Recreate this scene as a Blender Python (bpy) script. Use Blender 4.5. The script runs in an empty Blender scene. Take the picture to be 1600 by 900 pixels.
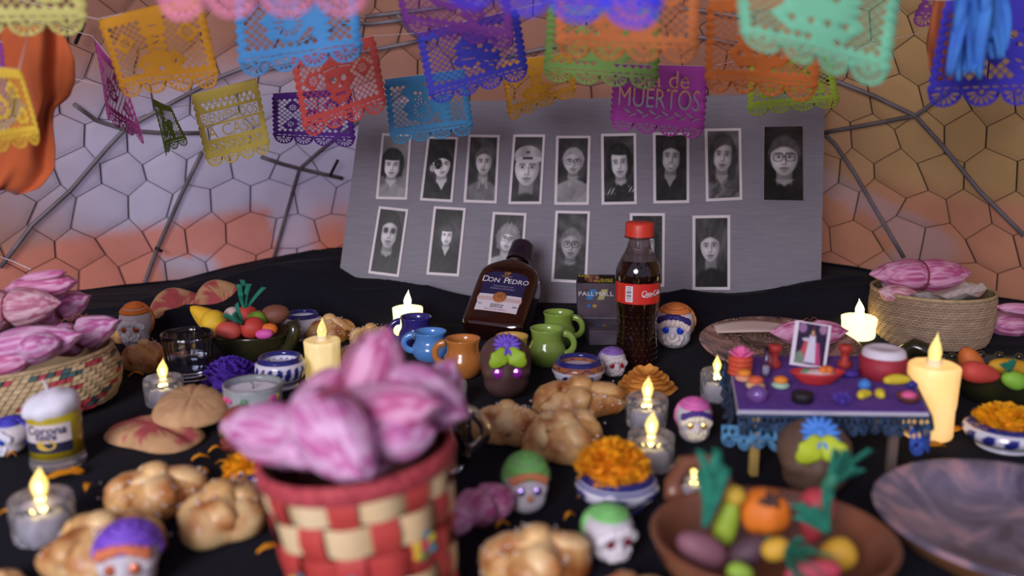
import bpy, bmesh, math, random
import numpy as np
from mathutils import Vector, Matrix, Euler
from math import sin, cos, pi, tan, atan, sqrt, radians as RAD

random.seed(7)
rng = np.random.default_rng(7)
sc = bpy.context.scene
COL = sc.collection
# ---------------------------------------------------------------- camera
CAM_H, PITCH, FPX = 0.33, RAD(12), 1400.0
cd = bpy.data.cameras.new('camera')
cam = bpy.data.objects.new('camera', cd)
COL.objects.link(cam)
cam.location = (0, 0, CAM_H)
cam.rotation_euler = (pi / 2 - PITCH, 0, 0)
cd.sensor_width = 36
cd.lens = 36 * FPX / 1600
cd.clip_start = 0.02
cd.dof.use_dof = True
cd.dof.focus_distance = 1.22
cd.dof.aperture_fstop = 3.0
sc.camera = cam
# ---------------------------------------------------------------- world, lights, exposure
sc.view_settings.view_transform = 'Standard'
sc.view_settings.look = 'None'
sc.view_settings.gamma = 1
sc.view_settings.use_curve_mapping = False
sc.view_settings.exposure = 0.0
wd = bpy.data.worlds.new('sky')
sc.world = wd
wd.use_nodes = True
bg = wd.node_tree.nodes['Background']
bg.inputs[0].default_value = (0.62, 0.58, 0.80, 1)
bg.inputs[1].default_value = 0.50


def area_light(name, loc, target, size, energy, color):
    ld = bpy.data.lights.new(name, 'AREA')
    ld.shape = 'DISK'
    ld.size = size
    ld.energy = energy
    ld.color = color
    o = bpy.data.objects.new(name, ld)
    COL.objects.link(o)
    o.location = loc
    o.rotation_euler = (Vector(target) - Vector(loc)).to_track_quat('-Z', 'Y').to_euler()
    return o


# soft daylight that enters by the open front of the dome, and daylight on the outside of the lining
area_light('daylight_opening', (-0.85, -1.5, 0.95), (0.0, 1.2, 0.15), 1.1, 57, (0.97, 0.92, 1.0))
area_light('daylight_outside', (-1.5, 2.9, 1.0), (-0.4, 1.4, 0.2), 0.9, 14, (0.78, 0.78, 1.0))


# ---------------------------------------------------------------- pixel helpers (photo 1600 x 900)
def ray(px, py):
    v = (450 - py) / FPX
    return np.array([(px - 800) / FPX, cos(PITCH) + sin(PITCH) * v, -sin(PITCH) + cos(PITCH) * v])


def tab(px, py, z=0.0):
    d = ray(px, py)
    t = (z - CAM_H) / d[2]
    return Vector((d[0] * t, d[1] * t, z))


def aty(px, py, Y):
    d = ray(px, py)
    t = Y / d[1]
    return Vector((d[0] * t, Y, CAM_H + d[2] * t))


def mpp(p):
    return (p[1] * cos(PITCH) + (CAM_H - p[2]) * sin(PITCH)) / FPX


def ztop(p, py):
    return CAM_H - p[1] * tan(PITCH + atan((py - 450) / FPX))


def base(px, pyf, wpx, z=0.0):
    """centre of a round foot whose front edge shows at (px, pyf) and whose width is wpx; also metres per pixel"""
    dep = PITCH + atan((pyf - 450) / FPX)
    p = tab(px, pyf - wpx * 0.5 * sin(dep) * 0.95, z)
    return p, mpp(p)


# ---------------------------------------------------------------- materials
def lin(c):
    c = c / 255.0
    return c / 12.92 if c <= 0.04045 else ((c + 0.055) / 1.055) ** 2.4


def C(r, g, b):
    return (lin(r), lin(g), lin(b), 1.0)


MATS = {}


def mat(name, col, rough=0.55, metal=0.0, trans=0.0, emit=None, es=0.0, col2=None, nscale=40.0, contrast=(0.35, 0.65),
        stretch=(1, 1, 1), bump=0.0, bscale=120.0, coat=0.0, vcol=False, ior=1.45, sss=0.0, tl=0.0, sheen=0.0, spec=0.5):
    if name in MATS:
        return MATS[name]
    m = bpy.data.materials.new(name)
    m.use_nodes = True
    nt = m.node_tree
    b = nt.nodes['Principled BSDF']
    b.inputs['Base Color'].default_value = col
    b.inputs['Roughness'].default_value = rough
    b.inputs['Metallic'].default_value = metal
    b.inputs['Transmission Weight'].default_value = trans
    b.inputs['IOR'].default_value = ior
    b.inputs['Coat Weight'].default_value = coat
    b.inputs['Coat Roughness'].default_value = 0.08
    b.inputs['Specular IOR Level'].default_value = spec
    if sheen:
        b.inputs['Sheen Weight'].default_value = sheen
    if sss:
        b.inputs['Subsurface Weight'].default_value = sss
        b.inputs['Subsurface Radius'].default_value = (0.01, 0.006, 0.004)
        b.inputs['Subsurface Scale'].default_value = 0.6
    if emit:
        b.inputs['Emission Color'].default_value = emit
        b.inputs['Emission Strength'].default_value = es
    src = None
    tc = mp = None
    if col2 or bump:
        tc = nt.nodes.new('ShaderNodeTexCoord')
        mp = nt.nodes.new('ShaderNodeMapping')
        mp.inputs['Scale'].default_value = stretch
        nt.links.new(tc.outputs['Object'], mp.inputs['Vector'])
    if vcol:
        at = nt.nodes.new('ShaderNodeAttribute')
        at.attribute_name = 'Col'
        src = at.outputs['Color']
    if col2:
        n = nt.nodes.new('ShaderNodeTexNoise')
        n.inputs['Scale'].default_value = nscale
        n.inputs['Detail'].default_value = 4
        nt.links.new(mp.outputs['Vector'], n.inputs['Vector'])
        mr = nt.nodes.new('ShaderNodeMapRange')
        mr.inputs['From Min'].default_value = contrast[0]
        mr.inputs['From Max'].default_value = contrast[1]
        nt.links.new(n.outputs['Fac'], mr.inputs['Value'])
        mx = nt.nodes.new('ShaderNodeMix')
        mx.data_type = 'RGBA'
        if vcol:
            mx.blend_type = 'MULTIPLY'
        nt.links.new(mr.outputs['Result'], mx.inputs[0])
        if src:
            nt.links.new(src, mx.inputs[6])
        else:
            mx.inputs[6].default_value = col
        mx.inputs[7].default_value = col2
        src = mx.outputs[2]
    if src:
        nt.links.new(src, b.inputs['Base Color'])
    if bump:
        n2 = nt.nodes.new('ShaderNodeTexNoise')
        n2.inputs['Scale'].default_value = bscale
        n2.inputs['Detail'].default_value = 3
        nt.links.new(mp.outputs['Vector'], n2.inputs['Vector'])
        bp = nt.nodes.new('ShaderNodeBump')
        bp.inputs['Strength'].default_value = bump
        bp.inputs['Distance'].default_value = 0.002
        nt.links.new(n2.outputs['Fac'], bp.inputs['Height'])
        nt.links.new(bp.outputs['Normal'], b.inputs['Normal'])
    if tl:
        t = nt.nodes.new('ShaderNodeBsdfTranslucent')
        t.inputs['Color'].default_value = col
        if src:
            nt.links.new(src, t.inputs['Color'])
        ms = nt.nodes.new('ShaderNodeMixShader')
        ms.inputs[0].default_value = tl
        out = nt.nodes['Material Output']
        nt.links.new(b.outputs[0], ms.inputs[1])
        nt.links.new(t.outputs[0], ms.inputs[2])
        nt.links.new(ms.outputs[0], out.inputs['Surface'])
    MATS[name] = m
    return m


# ---------------------------------------------------------------- geometry helpers: a geo is (verts Nx3, faces, colours or None)
def G(v, f, c=None):
    return (np.asarray(v, float).reshape(-1, 3), f, c)


def J(*gs):
    vs, fs, cs, n = [], [], [], 0
    anyc = any(g[2] is not None for g in gs)
    for v, f, c in gs:
        vs.append(v)
        fs += [tuple(i + n for i in q) for q in f]
        if anyc:
            cs.append(c if c is not None else np.ones((len(v), 3)) * 0.5)
        n += len(v)
    return (np.vstack(vs), fs, np.vstack(cs) if anyc else None)


def T(g, loc=(0, 0, 0), rot=(0, 0, 0), s=(1, 1, 1)):
    if isinstance(s, (int, float)):
        s = (s, s, s)
    m = np.array(Euler(rot).to_matrix())
    return ((g[0] * np.array(s)) @ m.T + np.array(loc), g[1], g[2])


def X(g, M):
    m = np.array(M)
    return (g[0] @ m[:3, :3].T + m[:3, 3], g[1], g[2])


def tint(g, col):
    return (g[0], g[1], np.tile(np.array(col[:3]), (len(g[0]), 1)))


def lathe(prof, n=32, wob=None):
    v, f = [], []
    for r, z in prof:
        for k in range(n):
            a = 2 * pi * k / n
            rr = r * (wob(a, z) if wob else 1)
            v.append((rr * cos(a), rr * sin(a), z))
    for j in range(len(prof) - 1):
        for k in range(n):
            a, b = j * n + k, j * n + (k + 1) % n
            f.append((a, b, b + n, a + n))
    if prof[0][0] > 1e-6 and False:
        pass
    return G(v, f)


def grid(fn, nu, nv, wrap_u=False):
    v = [fn(i / (nu if wrap_u else nu - 1), j / (nv - 1)) for j in range(nv) for i in range(nu)]
    f = []
    for j in range(nv - 1):
        for i in range(nu if wrap_u else nu - 1):
            a, b = j * nu + i, j * nu + (i + 1) % nu
            f.append((a, b, b + nu, a + nu))
    return G(v, f)


def ell(rx, ry, rz, n=16, m=10, loc=(0, 0, 0), rot=(0, 0, 0)):
    v = [(0, 0, -rz)]
    for j in range(1, m):
        p = -pi / 2 + pi * j / m
        for k in range(n):
            a = 2 * pi * k / n
            v.append((rx * cos(p) * cos(a), ry * cos(p) * sin(a), rz * sin(p)))
    v.append((0, 0, rz))
    f = []
    for k in range(n):
        f.append((0, 1 + (k + 1) % n, 1 + k))
        e = 1 + (m - 2) * n
        f.append((len(v) - 1, e + k, e + (k + 1) % n))
    for j in range(m - 2):
        for k in range(n):
            a, b = 1 + j * n + k, 1 + j * n + (k + 1) % n
            f.append((a, b, b + n, a + n))
    return T(G(v, f), loc, rot)


def tube(pts, r, n=8, closed=False, flat=1.0, caps=True):
    P = [Vector(p) for p in pts]
    N = len(P)
    rs = [r] * N if isinstance(r, (int, float)) else list(r)
    v, f = [], []
    up = Vector((0, 0, 1))
    prev = None
    for i in range(N):
        a = P[(i - 1) % N] if (closed or i > 0) else P[i]
        b = P[(i + 1) % N] if (closed or i < N - 1) else P[i]
        t = (b - a)
        t = t.normalized() if t.length > 1e-9 else Vector((0, 0, 1))
        if prev is None:
            s = t.cross(up)
            if s.length < 1e-3:
                s = t.cross(Vector((1, 0, 0)))
        else:
            s = prev - t * prev.dot(t)
            if s.length < 1e-6:
                s = t.cross(up)
        s.normalize()
        prev = s
        w = s.cross(t)
        for k in range(n):
            an = 2 * pi * k / n
            v.append(tuple(P[i] + (s * cos(an) + w * sin(an) * flat) * rs[i]))
    M = N if closed else N - 1
    for i in range(M):
        for k in range(n):
            a, b = i * n + k, i * n + (k + 1) % n
            c2, d = ((i + 1) % N) * n + (k + 1) % n, ((i + 1) % N) * n + k
            f.append((a, b, c2, d))
    if caps and not closed:
        f.append(tuple(range(n))[::-1])
        f.append(tuple((N - 1) * n + k for k in range(n)))
    return G(v, f)


def rbox(sx, sy, sz, b=0.002, loc=(0, 0, 0), rot=(0, 0, 0)):
    """chamfered box centred on its middle"""
    v, idx = [], {}
    for i, x in enumerate((-1, 1)):
        for j, y in enumerate((-1, 1)):
            for k, z in enumerate((-1, 1)):
                for ax in range(3):
                    h = [sx / 2, sy / 2, sz / 2]
                    p = [x * (h[0] - b), y * (h[1] - b), z * (h[2] - b)]
                    p[ax] = (x, y, z)[ax] * h[ax]
                    idx[(x, y, z, ax)] = len(v)
                    v.append(p)
    f = []
    q = lambda *k: idx[k]
    for s in (-1, 1):
        f.append((q(s, -1, -1, 0), q(s, 1, -1, 0), q(s, 1, 1, 0), q(s, -1, 1, 0))[::s])
        f.append((q(-1, s, -1, 1), q(-1, s, 1, 1), q(1, s, 1, 1), q(1, s, -1, 1))[::s])
        f.append((q(-1, -1, s, 2), q(1, -1, s, 2), q(1, 1, s, 2), q(-1, 1, s, 2))[::s])
    for a in (-1, 1):
        for c in (-1, 1):
            f.append((q(a, c, -1, 0), q(a, c, 1, 0), q(a, c, 1, 1), q(a, c, -1, 1))[::a * c])
            f.append((q(a, -1, c, 0), q(a, 1, c, 0), q(a, 1, c, 2), q(a, -1, c, 2))[::-a * c])
            f.append((q(-1, a, c, 1), q(1, a, c, 1), q(1, a, c, 2), q(-1, a, c, 2))[::a * c])
    for x in (-1, 1):
        for y in (-1, 1):
            for z in (-1, 1):
                f.append((q(x, y, z, 0), q(x, y, z, 1), q(x, y, z, 2))[::x * y * z])
    return T(G(v, f), loc, rot)


def star(ells, n=40, m=26, ctr=(0, 0, 0.3), p=10, dents=(), zmin=None, noise=0.0, seed=0):
    """star-shaped smooth union of ellipsoids [(cx,cy,cz,rx,ry,rz)] seen from ctr; dents: (dir, depth, sigma)"""
    c0 = np.array(ctr, float)
    D = []
    for j in range(m + 1):
        ph = -pi / 2 + pi * j / m
        for k in range(n):
            a = 2 * pi * k / n
            D.append((cos(ph) * cos(a), cos(ph) * sin(a), sin(ph)))
    D = np.array(D)
    acc = np.zeros(len(D))
    for e in ells:
        ce, re = np.array(e[:3]), np.array(e[3:6])
        o = (c0 - ce) / re
        d = D / re
        A = (d * d).sum(1)
        B = (d * o).sum(1)
        Cc = (o * o).sum() - 1
        disc = B * B - A * Cc
        t = np.where(disc > 0, (-B + np.sqrt(np.maximum(disc, 0))) / A, 0)
        acc += np.maximum(t, 0) ** p
    r = acc ** (1.0 / p)
    for dr, dep, sg in dents:
        dr = np.array(dr, float)
        dr /= np.linalg.norm(dr)
        ang = np.arccos(np.clip(D @ dr, -1, 1))
        r = r - dep * np.exp(-(ang / sg) ** 2)
    if noise:
        lr = np.random.default_rng(seed)
        for _ in range(7):
            k = lr.normal(size=3) * 5
            r = r * (1 + noise / 3 * np.sin(D @ k + lr.uniform(0, 6)))
    V = c0 + D * r[:, None]
    if zmin is not None:
        V[:, 2] = np.maximum(V[:, 2], zmin)
    f = []
    for j in range(m):
        for k in range(n):
            a, b = j * n + k, j * n + (k + 1) % n
            f.append((a, b, b + n, a + n))
    return G(V, f)


def surf_hit(g, pt, d):
    """vertex of g that lies farthest along direction d from pt (for setting trim on a body)"""
    v = g[0] - np.array(pt)
    L = np.linalg.norm(v, axis=1) + 1e-9
    d = np.array(d, float)
    d /= np.linalg.norm(d)
    i = np.argmax((v @ d) / L)
    return g[0][i]


def prism(poly, z0, z1):
    n = len(poly)
    v = [(x, y, z0) for x, y in poly] + [(x, y, z1) for x, y in poly]
    f = [tuple(range(n))[::-1], tuple(range(n, 2 * n))]
    f += [(i, (i + 1) % n, n + (i + 1) % n, n + i) for i in range(n)]
    return G(v, f)


# ---------------------------------------------------------------- object helpers
def part(name, g, m, parent=None, loc=(0, 0, 0), rot=(0, 0, 0), smooth=True, label=None, kind=None):
    me = bpy.data.meshes.new(name)
    me.from_pydata([tuple(map(float, p)) for p in g[0]], [], g[1])
    if g[2] is not None:
        ca = me.color_attributes.new('Col', 'FLOAT_COLOR', 'POINT')
        c4 = np.ones((len(g[0]), 4), np.float32)
        c4[:, :3] = g[2]
        ca.data.foreach_set('color', c4.ravel())
    if smooth:
        me.polygons.foreach_set('use_smooth', [True] * len(me.polygons))
    me.update()
    me.materials.append(m)
    o = bpy.data.objects.new(name, me)
    COL.objects.link(o)
    o.location = loc
    o.rotation_euler = rot
    if parent is not None:
        o.parent = parent
    if label:
        o['label'] = label
    if kind:
        o['kind'] = kind
    return o


def tag(o, label, cat, group=None):
    o['label'] = label
    o['category'] = cat
    if group:
        o['group'] = group
    return o


def thing(name, label, cat, loc=(0, 0, 0), rot=0.0, group=None):
    o = bpy.data.objects.new(name, None)
    o.empty_display_size = 0.02
    COL.objects.link(o)
    o.location = loc
    o.rotation_euler = rot if isinstance(rot, (tuple, list, Euler)) else (0, 0, rot)
    return tag(o, label, cat, group)


def auto_smooth(o, ang=35):
    me = o.data
    me.set_sharp_from_angle(angle=RAD(ang))
    return o


def text_geo(s, size, shear=0.0, bold=0.0, space=1.0, align='CENTER'):
    cu = bpy.data.curves.new('t', 'FONT')
    cu.body = s
    cu.size = size
    cu.align_x = align
    cu.align_y = 'CENTER'
    cu.shear = shear
    cu.offset = bold
    cu.space_character = space
    cu.resolution_u = 3
    o = bpy.data.objects.new('t', cu)
    COL.objects.link(o)
    bpy.context.view_layer.update()
    dg = bpy.context.evaluated_depsgraph_get()
    me = o.evaluated_get(dg).to_mesh()
    v = np.array([tuple(q.co) for q in me.vertices])
    f = [tuple(p.vertices) for p in me.polygons]
    o.evaluated_get(dg).to_mesh_clear()
    bpy.data.objects.remove(o)
    bpy.data.curves.remove(cu)
    return G(v, f)


def text_loops(s, size, bold=0.0, space=1.0):
    cu = bpy.data.curves.new('t', 'FONT')
    cu.body = s
    cu.size = size
    cu.align_x = 'CENTER'
    cu.align_y = 'CENTER'
    cu.offset = bold
    cu.space_character = space
    o = bpy.data.objects.new('t', cu)
    COL.objects.link(o)
    bpy.context.view_layer.update()
    dg = bpy.context.evaluated_depsgraph_get()
    c = o.to_curve(dg)
    loops = []
    for sp in c.splines:
        pts = []
        bp = sp.bezier_points
        n = len(bp)
        for i in range(n):
            p0, p1, p2, p3 = bp[i].co, bp[i].handle_right, bp[(i + 1) % n].handle_left, bp[(i + 1) % n].co
            straight = (p1 - p0).cross(p3 - p0).length < 1e-7 and (p2 - p0).cross(p3 - p0).length < 1e-7
            for t in ((0,) if straight else (0, 0.33, 0.67)):
                q = p0 * (1 - t) ** 3 + p1 * 3 * t * (1 - t) ** 2 + p2 * 3 * t * t * (1 - t) + p3 * t ** 3
                pts.append((q.x, q.y))
        if len(pts) > 2:
            loops.append(pts)
    o.to_curve_clear()
    bpy.data.objects.remove(o)
    bpy.data.curves.remove(cu)
    return loops


def fill_loops(loops):
    """flat sheet bounded by the outer loop with the inner loops cut out"""
    cu = bpy.data.curves.new('c', 'CURVE')
    cu.dimensions = '2D'
    cu.fill_mode = 'BOTH'
    for lp in loops:
        s = cu.splines.new('POLY')
        s.points.add(len(lp) - 1)
        for p, q in zip(s.points, lp):
            p.co = (q[0], q[1], 0, 1)
        s.use_cyclic_u = True
    o = bpy.data.objects.new('c', cu)
    COL.objects.link(o)
    bpy.context.view_layer.update()
    dg = bpy.context.evaluated_depsgraph_get()
    me = o.evaluated_get(dg).to_mesh()
    v = np.array([tuple(q.co) for q in me.vertices])
    f = [tuple(p.vertices) for p in me.polygons]
    o.evaluated_get(dg).to_mesh_clear()
    bpy.data.objects.remove(o)
    bpy.data.curves.remove(cu)
    return G(v, f)


def frame_matrix(A, B, up=(0, 0, 1)):
    """local +X runs from A to B, local Z near up, origin midway"""
    A, B = Vector(A), Vector(B)
    x = (B - A).normalized()
    u = Vector(up)
    y = u.cross(x)
    if y.length < 1e-3:
        y = Vector((0, 1, 0)).cross(x)
    y.normalize()
    z = x.cross(y)
    m = Matrix((x, y, z)).transposed().to_4x4()
    m.translation = (A + B) / 2
    return m
# ================================================================ THE SETTING: domed lining, netting, frame, floor, table
DC = np.array([0.0, 0.70, -0.10])
DR = np.array([1.17, 1.03, 0.96])


def dome(th, ph, off=0.0):
    n = np.array([sin(th) * cos(ph), cos(th) * cos(ph), sin(ph)])
    return DC + (DR - off) * n


def dome_ray(px, py, off=0.012):
    d = ray(px, py)
    o = (np.array([0, 0, CAM_H]) - DC) / (DR - off)
    dd = d / (DR - off)
    A, B, Cc = dd @ dd, dd @ o, o @ o - 1
    t = (-B + sqrt(max(B * B - A * Cc, 0))) / A
    return Vector(np.array([0, 0, CAM_H]) + d * t)


def sstep(a, b, x):
    t = min(max((x - a) / (b - a), 0), 1)
    return t * t * (3 - 2 * t)


WHITE_S, CORAL_S, TAN_S, GOLD_S = np.array(C(208, 200, 216)[:3]), np.array(C(232, 146, 120)[:3]), np.array(C(190, 136, 110)[:3]), np.array(C(212, 172, 112)[:3])  # cloth tones: bluish light mixed into the white, upper-left shade into the tan


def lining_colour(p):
    """dyed cloth sheets of the lining: coral low down, white in the middle, tan and golden above; cool light and upper-left shade are mixed into these tones"""
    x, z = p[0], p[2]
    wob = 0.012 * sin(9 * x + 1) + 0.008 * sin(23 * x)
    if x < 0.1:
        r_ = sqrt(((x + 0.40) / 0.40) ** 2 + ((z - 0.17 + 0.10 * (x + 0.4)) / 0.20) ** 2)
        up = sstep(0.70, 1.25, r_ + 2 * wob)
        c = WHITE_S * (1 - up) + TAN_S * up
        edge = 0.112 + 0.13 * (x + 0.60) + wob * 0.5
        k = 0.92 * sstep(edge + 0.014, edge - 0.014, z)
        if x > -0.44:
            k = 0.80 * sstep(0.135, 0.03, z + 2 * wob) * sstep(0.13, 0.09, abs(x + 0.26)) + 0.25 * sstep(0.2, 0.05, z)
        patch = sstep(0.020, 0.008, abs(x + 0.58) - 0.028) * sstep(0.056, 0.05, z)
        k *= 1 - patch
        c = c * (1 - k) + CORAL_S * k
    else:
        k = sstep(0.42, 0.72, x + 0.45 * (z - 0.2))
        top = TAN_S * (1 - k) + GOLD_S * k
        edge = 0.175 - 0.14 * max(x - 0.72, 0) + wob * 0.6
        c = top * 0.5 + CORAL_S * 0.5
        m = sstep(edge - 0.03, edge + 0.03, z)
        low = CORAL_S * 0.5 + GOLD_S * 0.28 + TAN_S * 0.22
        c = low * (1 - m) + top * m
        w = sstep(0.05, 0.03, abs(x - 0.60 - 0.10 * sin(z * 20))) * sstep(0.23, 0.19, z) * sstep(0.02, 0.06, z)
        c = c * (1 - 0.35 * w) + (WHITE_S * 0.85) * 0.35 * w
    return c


CELL = 0.072
hexv, hexf, hexc = [], [], []
edges = {}
SA, SB = 1.10, 0.95           # metres of arc per radian
jit = {}


def corner(a, b):
    k = (round(a / CELL * 12), round(b / CELL * 12))
    if k not in jit:
        r = random.Random(k[0] * 7919 + k[1] * 104729)
        jit[k] = (a + r.uniform(-1, 1) * CELL * 0.15, b + r.uniform(-1, 1) * CELL * 0.13)
    return k


rr = CELL / sqrt(3)
rows = int(RAD(60) * SB / (1.5 * rr)) + 5
colsn = int(RAD(100) * SA / CELL)
for j in range(-3, rows):
    for i in range(-colsn, colsn + 1):
        ca, cb = (i + 0.5 * (j % 2)) * CELL, j * 1.5 * rr
        ks = [corner(ca + rr * sin(RAD(60 * k)), cb + rr * cos(RAD(60 * k))) for k in range(6)]
        cs = [jit[k] for k in ks]
        for k in range(6):
            e = tuple(sorted((ks[k], ks[(k + 1) % 6])))
            edges[e] = (k in (1, 4))
        mid = (sum(c[0] for c in cs) / 6, sum(c[1] for c in cs) / 6)
        ring = []
        for k in range(6):
            for t in (0, 0.5):
                ring.append((cs[k][0] * (1 - t) + cs[(k + 1) % 6][0] * t, cs[k][1] * (1 - t) + cs[(k + 1) % 6][1] * t))
        n0 = len(hexv)
        depth = 0.0042 * random.uniform(0.4, 1.4)
        prof = [(1.0, 0.0), (0.9, 0.42), (0.66, 0.82), (0.33, 0.97)]
        for s, hgt in prof:
            for q in ring:
                a, b = mid[0] + (q[0] - mid[0]) * s, mid[1] + (q[1] - mid[1]) * s
                p = dome(a / SA, b / SB, depth * hgt)
                hexv.append(p)
        hexv.append(dome(mid[0] / SA, mid[1] / SB, depth))
        for r_ in range(3):
            for k in range(12):
                hexf.append((n0 + r_ * 12 + k, n0 + r_ * 12 + (k + 1) % 12, n0 + (r_ + 1) * 12 + (k + 1) % 12, n0 + (r_ + 1) * 12 + k))
        for k in range(12):
            hexf.append((n0 + 36 + k, n0 + 36 + (k + 1) % 12, n0 + 48))
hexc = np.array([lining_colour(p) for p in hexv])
M_LIN = mat('dyed_cloth_with_light', (0.7, 0.6, 0.6, 1), rough=0.9, vcol=True, col2=(0.86, 0.84, 0.84, 1), nscale=9, tl=0.42, bump=0.15, bscale=60)
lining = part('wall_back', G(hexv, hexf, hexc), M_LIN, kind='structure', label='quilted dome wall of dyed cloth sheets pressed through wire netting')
# crown of the dome above the netted part
cap = grid(lambda u, v: tuple(dome(RAD(-100 + 200 * u), RAD(56 + 34 * v), 0.0)), 40, 10)
M_CAP = mat('crown_cloth', C(200, 150, 120), rough=0.9, tl=0.4)
part('ceiling', cap, M_CAP, kind='structure', label='tan cloth crown of the dome')
# wire netting
wv = []
for (ka, kb), twisted in edges.items():
    pa, pb = jit[ka], jit[kb]
    pts = []
    for t in (0, 0.5, 1):
        a, b = pa[0] * (1 - t) + pb[0] * t, pa[1] * (1 - t) + pb[1] * t
        pts.append(dome(a / SA, b / SB, 0.0035))
    wv.append(tube(pts, 0.0011 if twisted else 0.00055, 4, caps=False))
M_WIRE = mat('dark_wire', C(70, 62, 60), rough=0.5, metal=0.6)
net = part('wire_netting', J(*wv), M_WIRE, kind='stuff')
tag(net, 'dark hexagonal wire netting stretched over the dome wall', 'netting')

# steel rods of the dome frame
M_ROD = mat('grey_rod', C(128, 122, 130), rough=0.55, metal=0.2, col2=C(98, 90, 92), nscale=15)
M_BLACKPL = mat('black_plastic', C(22, 21, 24), rough=0.4)
frame = thing('dome_frame', 'grey metal rod frame of the dome, tied to the netting', 'frame', (0, 1.5, 0))
rods = [
    [(0, 418), (50, 352), (110, 298), (170, 228), (196, 201), (270, 160), (345, 120), (420, 90), (520, 42)],
    [(116, 163), (150, 188), (200, 204), (255, 208), (312, 208)],
    [(212, 480), (246, 388), (285, 300), (316, 238)],
    [(424, 418), (446, 340), (468, 264), (505, 232), (560, 190), (612, 155), (668, 120)],
    [(408, 245), (440, 256), (470, 264), (536, 279)],
    [(1288, 207), (1350, 196), (1430, 181), (1462, 158), (1500, 130)],
    [(1240, 100), (1300, 124), (1370, 152), (1430, 181), (1470, 225), (1530, 298), (1600, 368)],
    [(1286, 207), (1305, 226), (1335, 270), (1372, 334), (1412, 402)],
    [(532, 36), (580, 37), (640, 30)], [(570, 26), (640, 18), (700, 10)], [(400, 112), (500, 92), (600, 75), (665, 62)],
    [(620, 20), (640, 50), (668, 66)], [(790, 90), (830, 80), (880, 70), (960, 100)], [(1060, 12), (1108, 18), (1180, 30)], [(1070, 55), (1110, 60), (1180, 75)],
]
for pl in rods:
    P = [dome_ray(x, y, 0.010) for x, y in pl]
    pts = []
    for a, b in zip(P[:-1], P[1:]):
        for t in (0, 0.5):
            pts.append(a.lerp(b, t))
    pts.append(P[-1])
    part('rod', tube([p - Vector((0, 1.5, 0)) for p in pts], 0.0036, 8), M_ROD, frame)
for (x, y), (x2, y2) in [((242, 387), (254, 393)), ((428, 404), (446, 404)), ((516, 274), (528, 250)), ((1292, 128), (1300, 122)), ((118, 68), (132, 36))]:
    a, b = dome_ray(x, y, 0.016), dome_ray(x2, y2, 0.02)
    part('zip_tie', tube([a - Vector((0, 1.5, 0)), b - Vector((0, 1.5, 0))], 0.0028, 6), M_BLACKPL, frame)

# floor and table
M_FLOOR = mat('floor_concrete', C(120, 114, 112), rough=0.9, col2=C(96, 92, 92), nscale=4)
part('floor', grid(lambda u, v: (-4 + 8 * u, -3 + 7 * v, -0.75), 2, 2), M_FLOOR, kind='structure')
M_TWOOD = mat('table_wood', C(120, 84, 56), rough=0.6, col2=C(90, 60, 40), nscale=8, stretch=(1, 12, 12))
tbl = thing('table', 'wide altar table hidden under the black cloth', 'table', (0, 0.95, -0.75))
arc = [(DR[0] * 0.955 * sin(a), 0.70 + DR[1] * 0.955 * cos(a) - 0.95) for a in np.linspace(RAD(94), RAD(-94), 40)]
part('tabletop', prism([(-1.0, -0.73), (1.0, -0.73)] + arc, 0.715, 0.745), M_TWOOD, tbl, smooth=False)
for lx, ly in ((-0.85, -0.62), (0.85, -0.62), (-0.60, 0.32), (0.60, 0.32)):
    part('leg', rbox(0.05, 0.05, 0.714, 0.004, (lx, ly, 0.357)), M_TWOOD, tbl, smooth=False)


def ridge_py(px):
    """photo row where the rucked back of the cloth ends"""
    xs = [-200, 0, 60, 215, 300, 400, 460, 520, 560, 640, 760, 900, 1040, 1130, 1230, 1280, 1330, 1400, 1520, 1700]
    ys = [500, 500, 490, 482, 455, 428, 416, 416, 440, 452, 466, 470, 466, 462, 450, 442, 440, 450, 490, 500]
    return float(np.interp(px, xs, ys))


def cloth_z(x, y):
    px = 800 + x / (1.38 * cos(PITCH) + 0.06) * FPX
    p = Vector((x, 1.385 - 0.12 * x * x, 0))
    zr = max(ztop(p, ridge_py(px)), 0.0) + 0.004
    yb = p.y
    k = sstep(yb - 0.19, yb - 0.02, y)
    rdg = lambda t: (1 - abs(sin(t))) ** 2
    fold = 0.014 * rdg(17 * y + 3.2 * x + 1.3 * sin(4 * x) + 0.4) + 0.008 * rdg(38 * y - 5 * x + sin(9 * x)) + 0.005 * rdg(11 * x + 24 * y)
    z = zr * k ** 1.4 + fold * sstep(yb - 0.20, yb - 0.09, y) * (0.55 + 0.6 * min(zr / 0.04, 1)) * (1 - 0.5 * sstep(yb - 0.04, yb, y))
    z += 0.0006 * sin(11 * x + 6 * y) + 0.0005 * sin(23 * y + 3)
    return z


def cloth_pt(u, v):
    x = -1.06 + 2.12 * u
    y0, y1 = 0.20, 1.72
    if v < 0.08:
        t = v / 0.08
        return (x, y0 - 0.015 + 0.012 * sin(30 * x) * (1 - t), -0.5 + 0.5 * t)
    t = (v - 0.08) / 0.92
    y = y0 + 0.92 * t / 0.35 if t < 0.35 else 1.12 + (y1 - 1.12) * (t - 0.35) / 0.65
    z = cloth_z(x, y)
    if y > 1.36 - 0.12 * x * x:
        z *= 1 - 0.3 * sstep(1.38 - 0.12 * x * x, 1.5, y)
    if y > 0.5:                                           # stay inside the dome wall
        q = 1 - ((z + 0.10) / (DR[2] - 0.02)) ** 2
        ymax = 0.70 + (DR[1] - 0.02) * sqrt(max(q - (x / (DR[0] - 0.02)) ** 2, 0))
        xm = (DR[0] - 0.02) * sqrt(max(q, 0))
        x = max(-xm, min(xm, x))
        if y > 0.70:
            y = min(y, ymax)
    return (x, y, z - 0.001)


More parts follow.
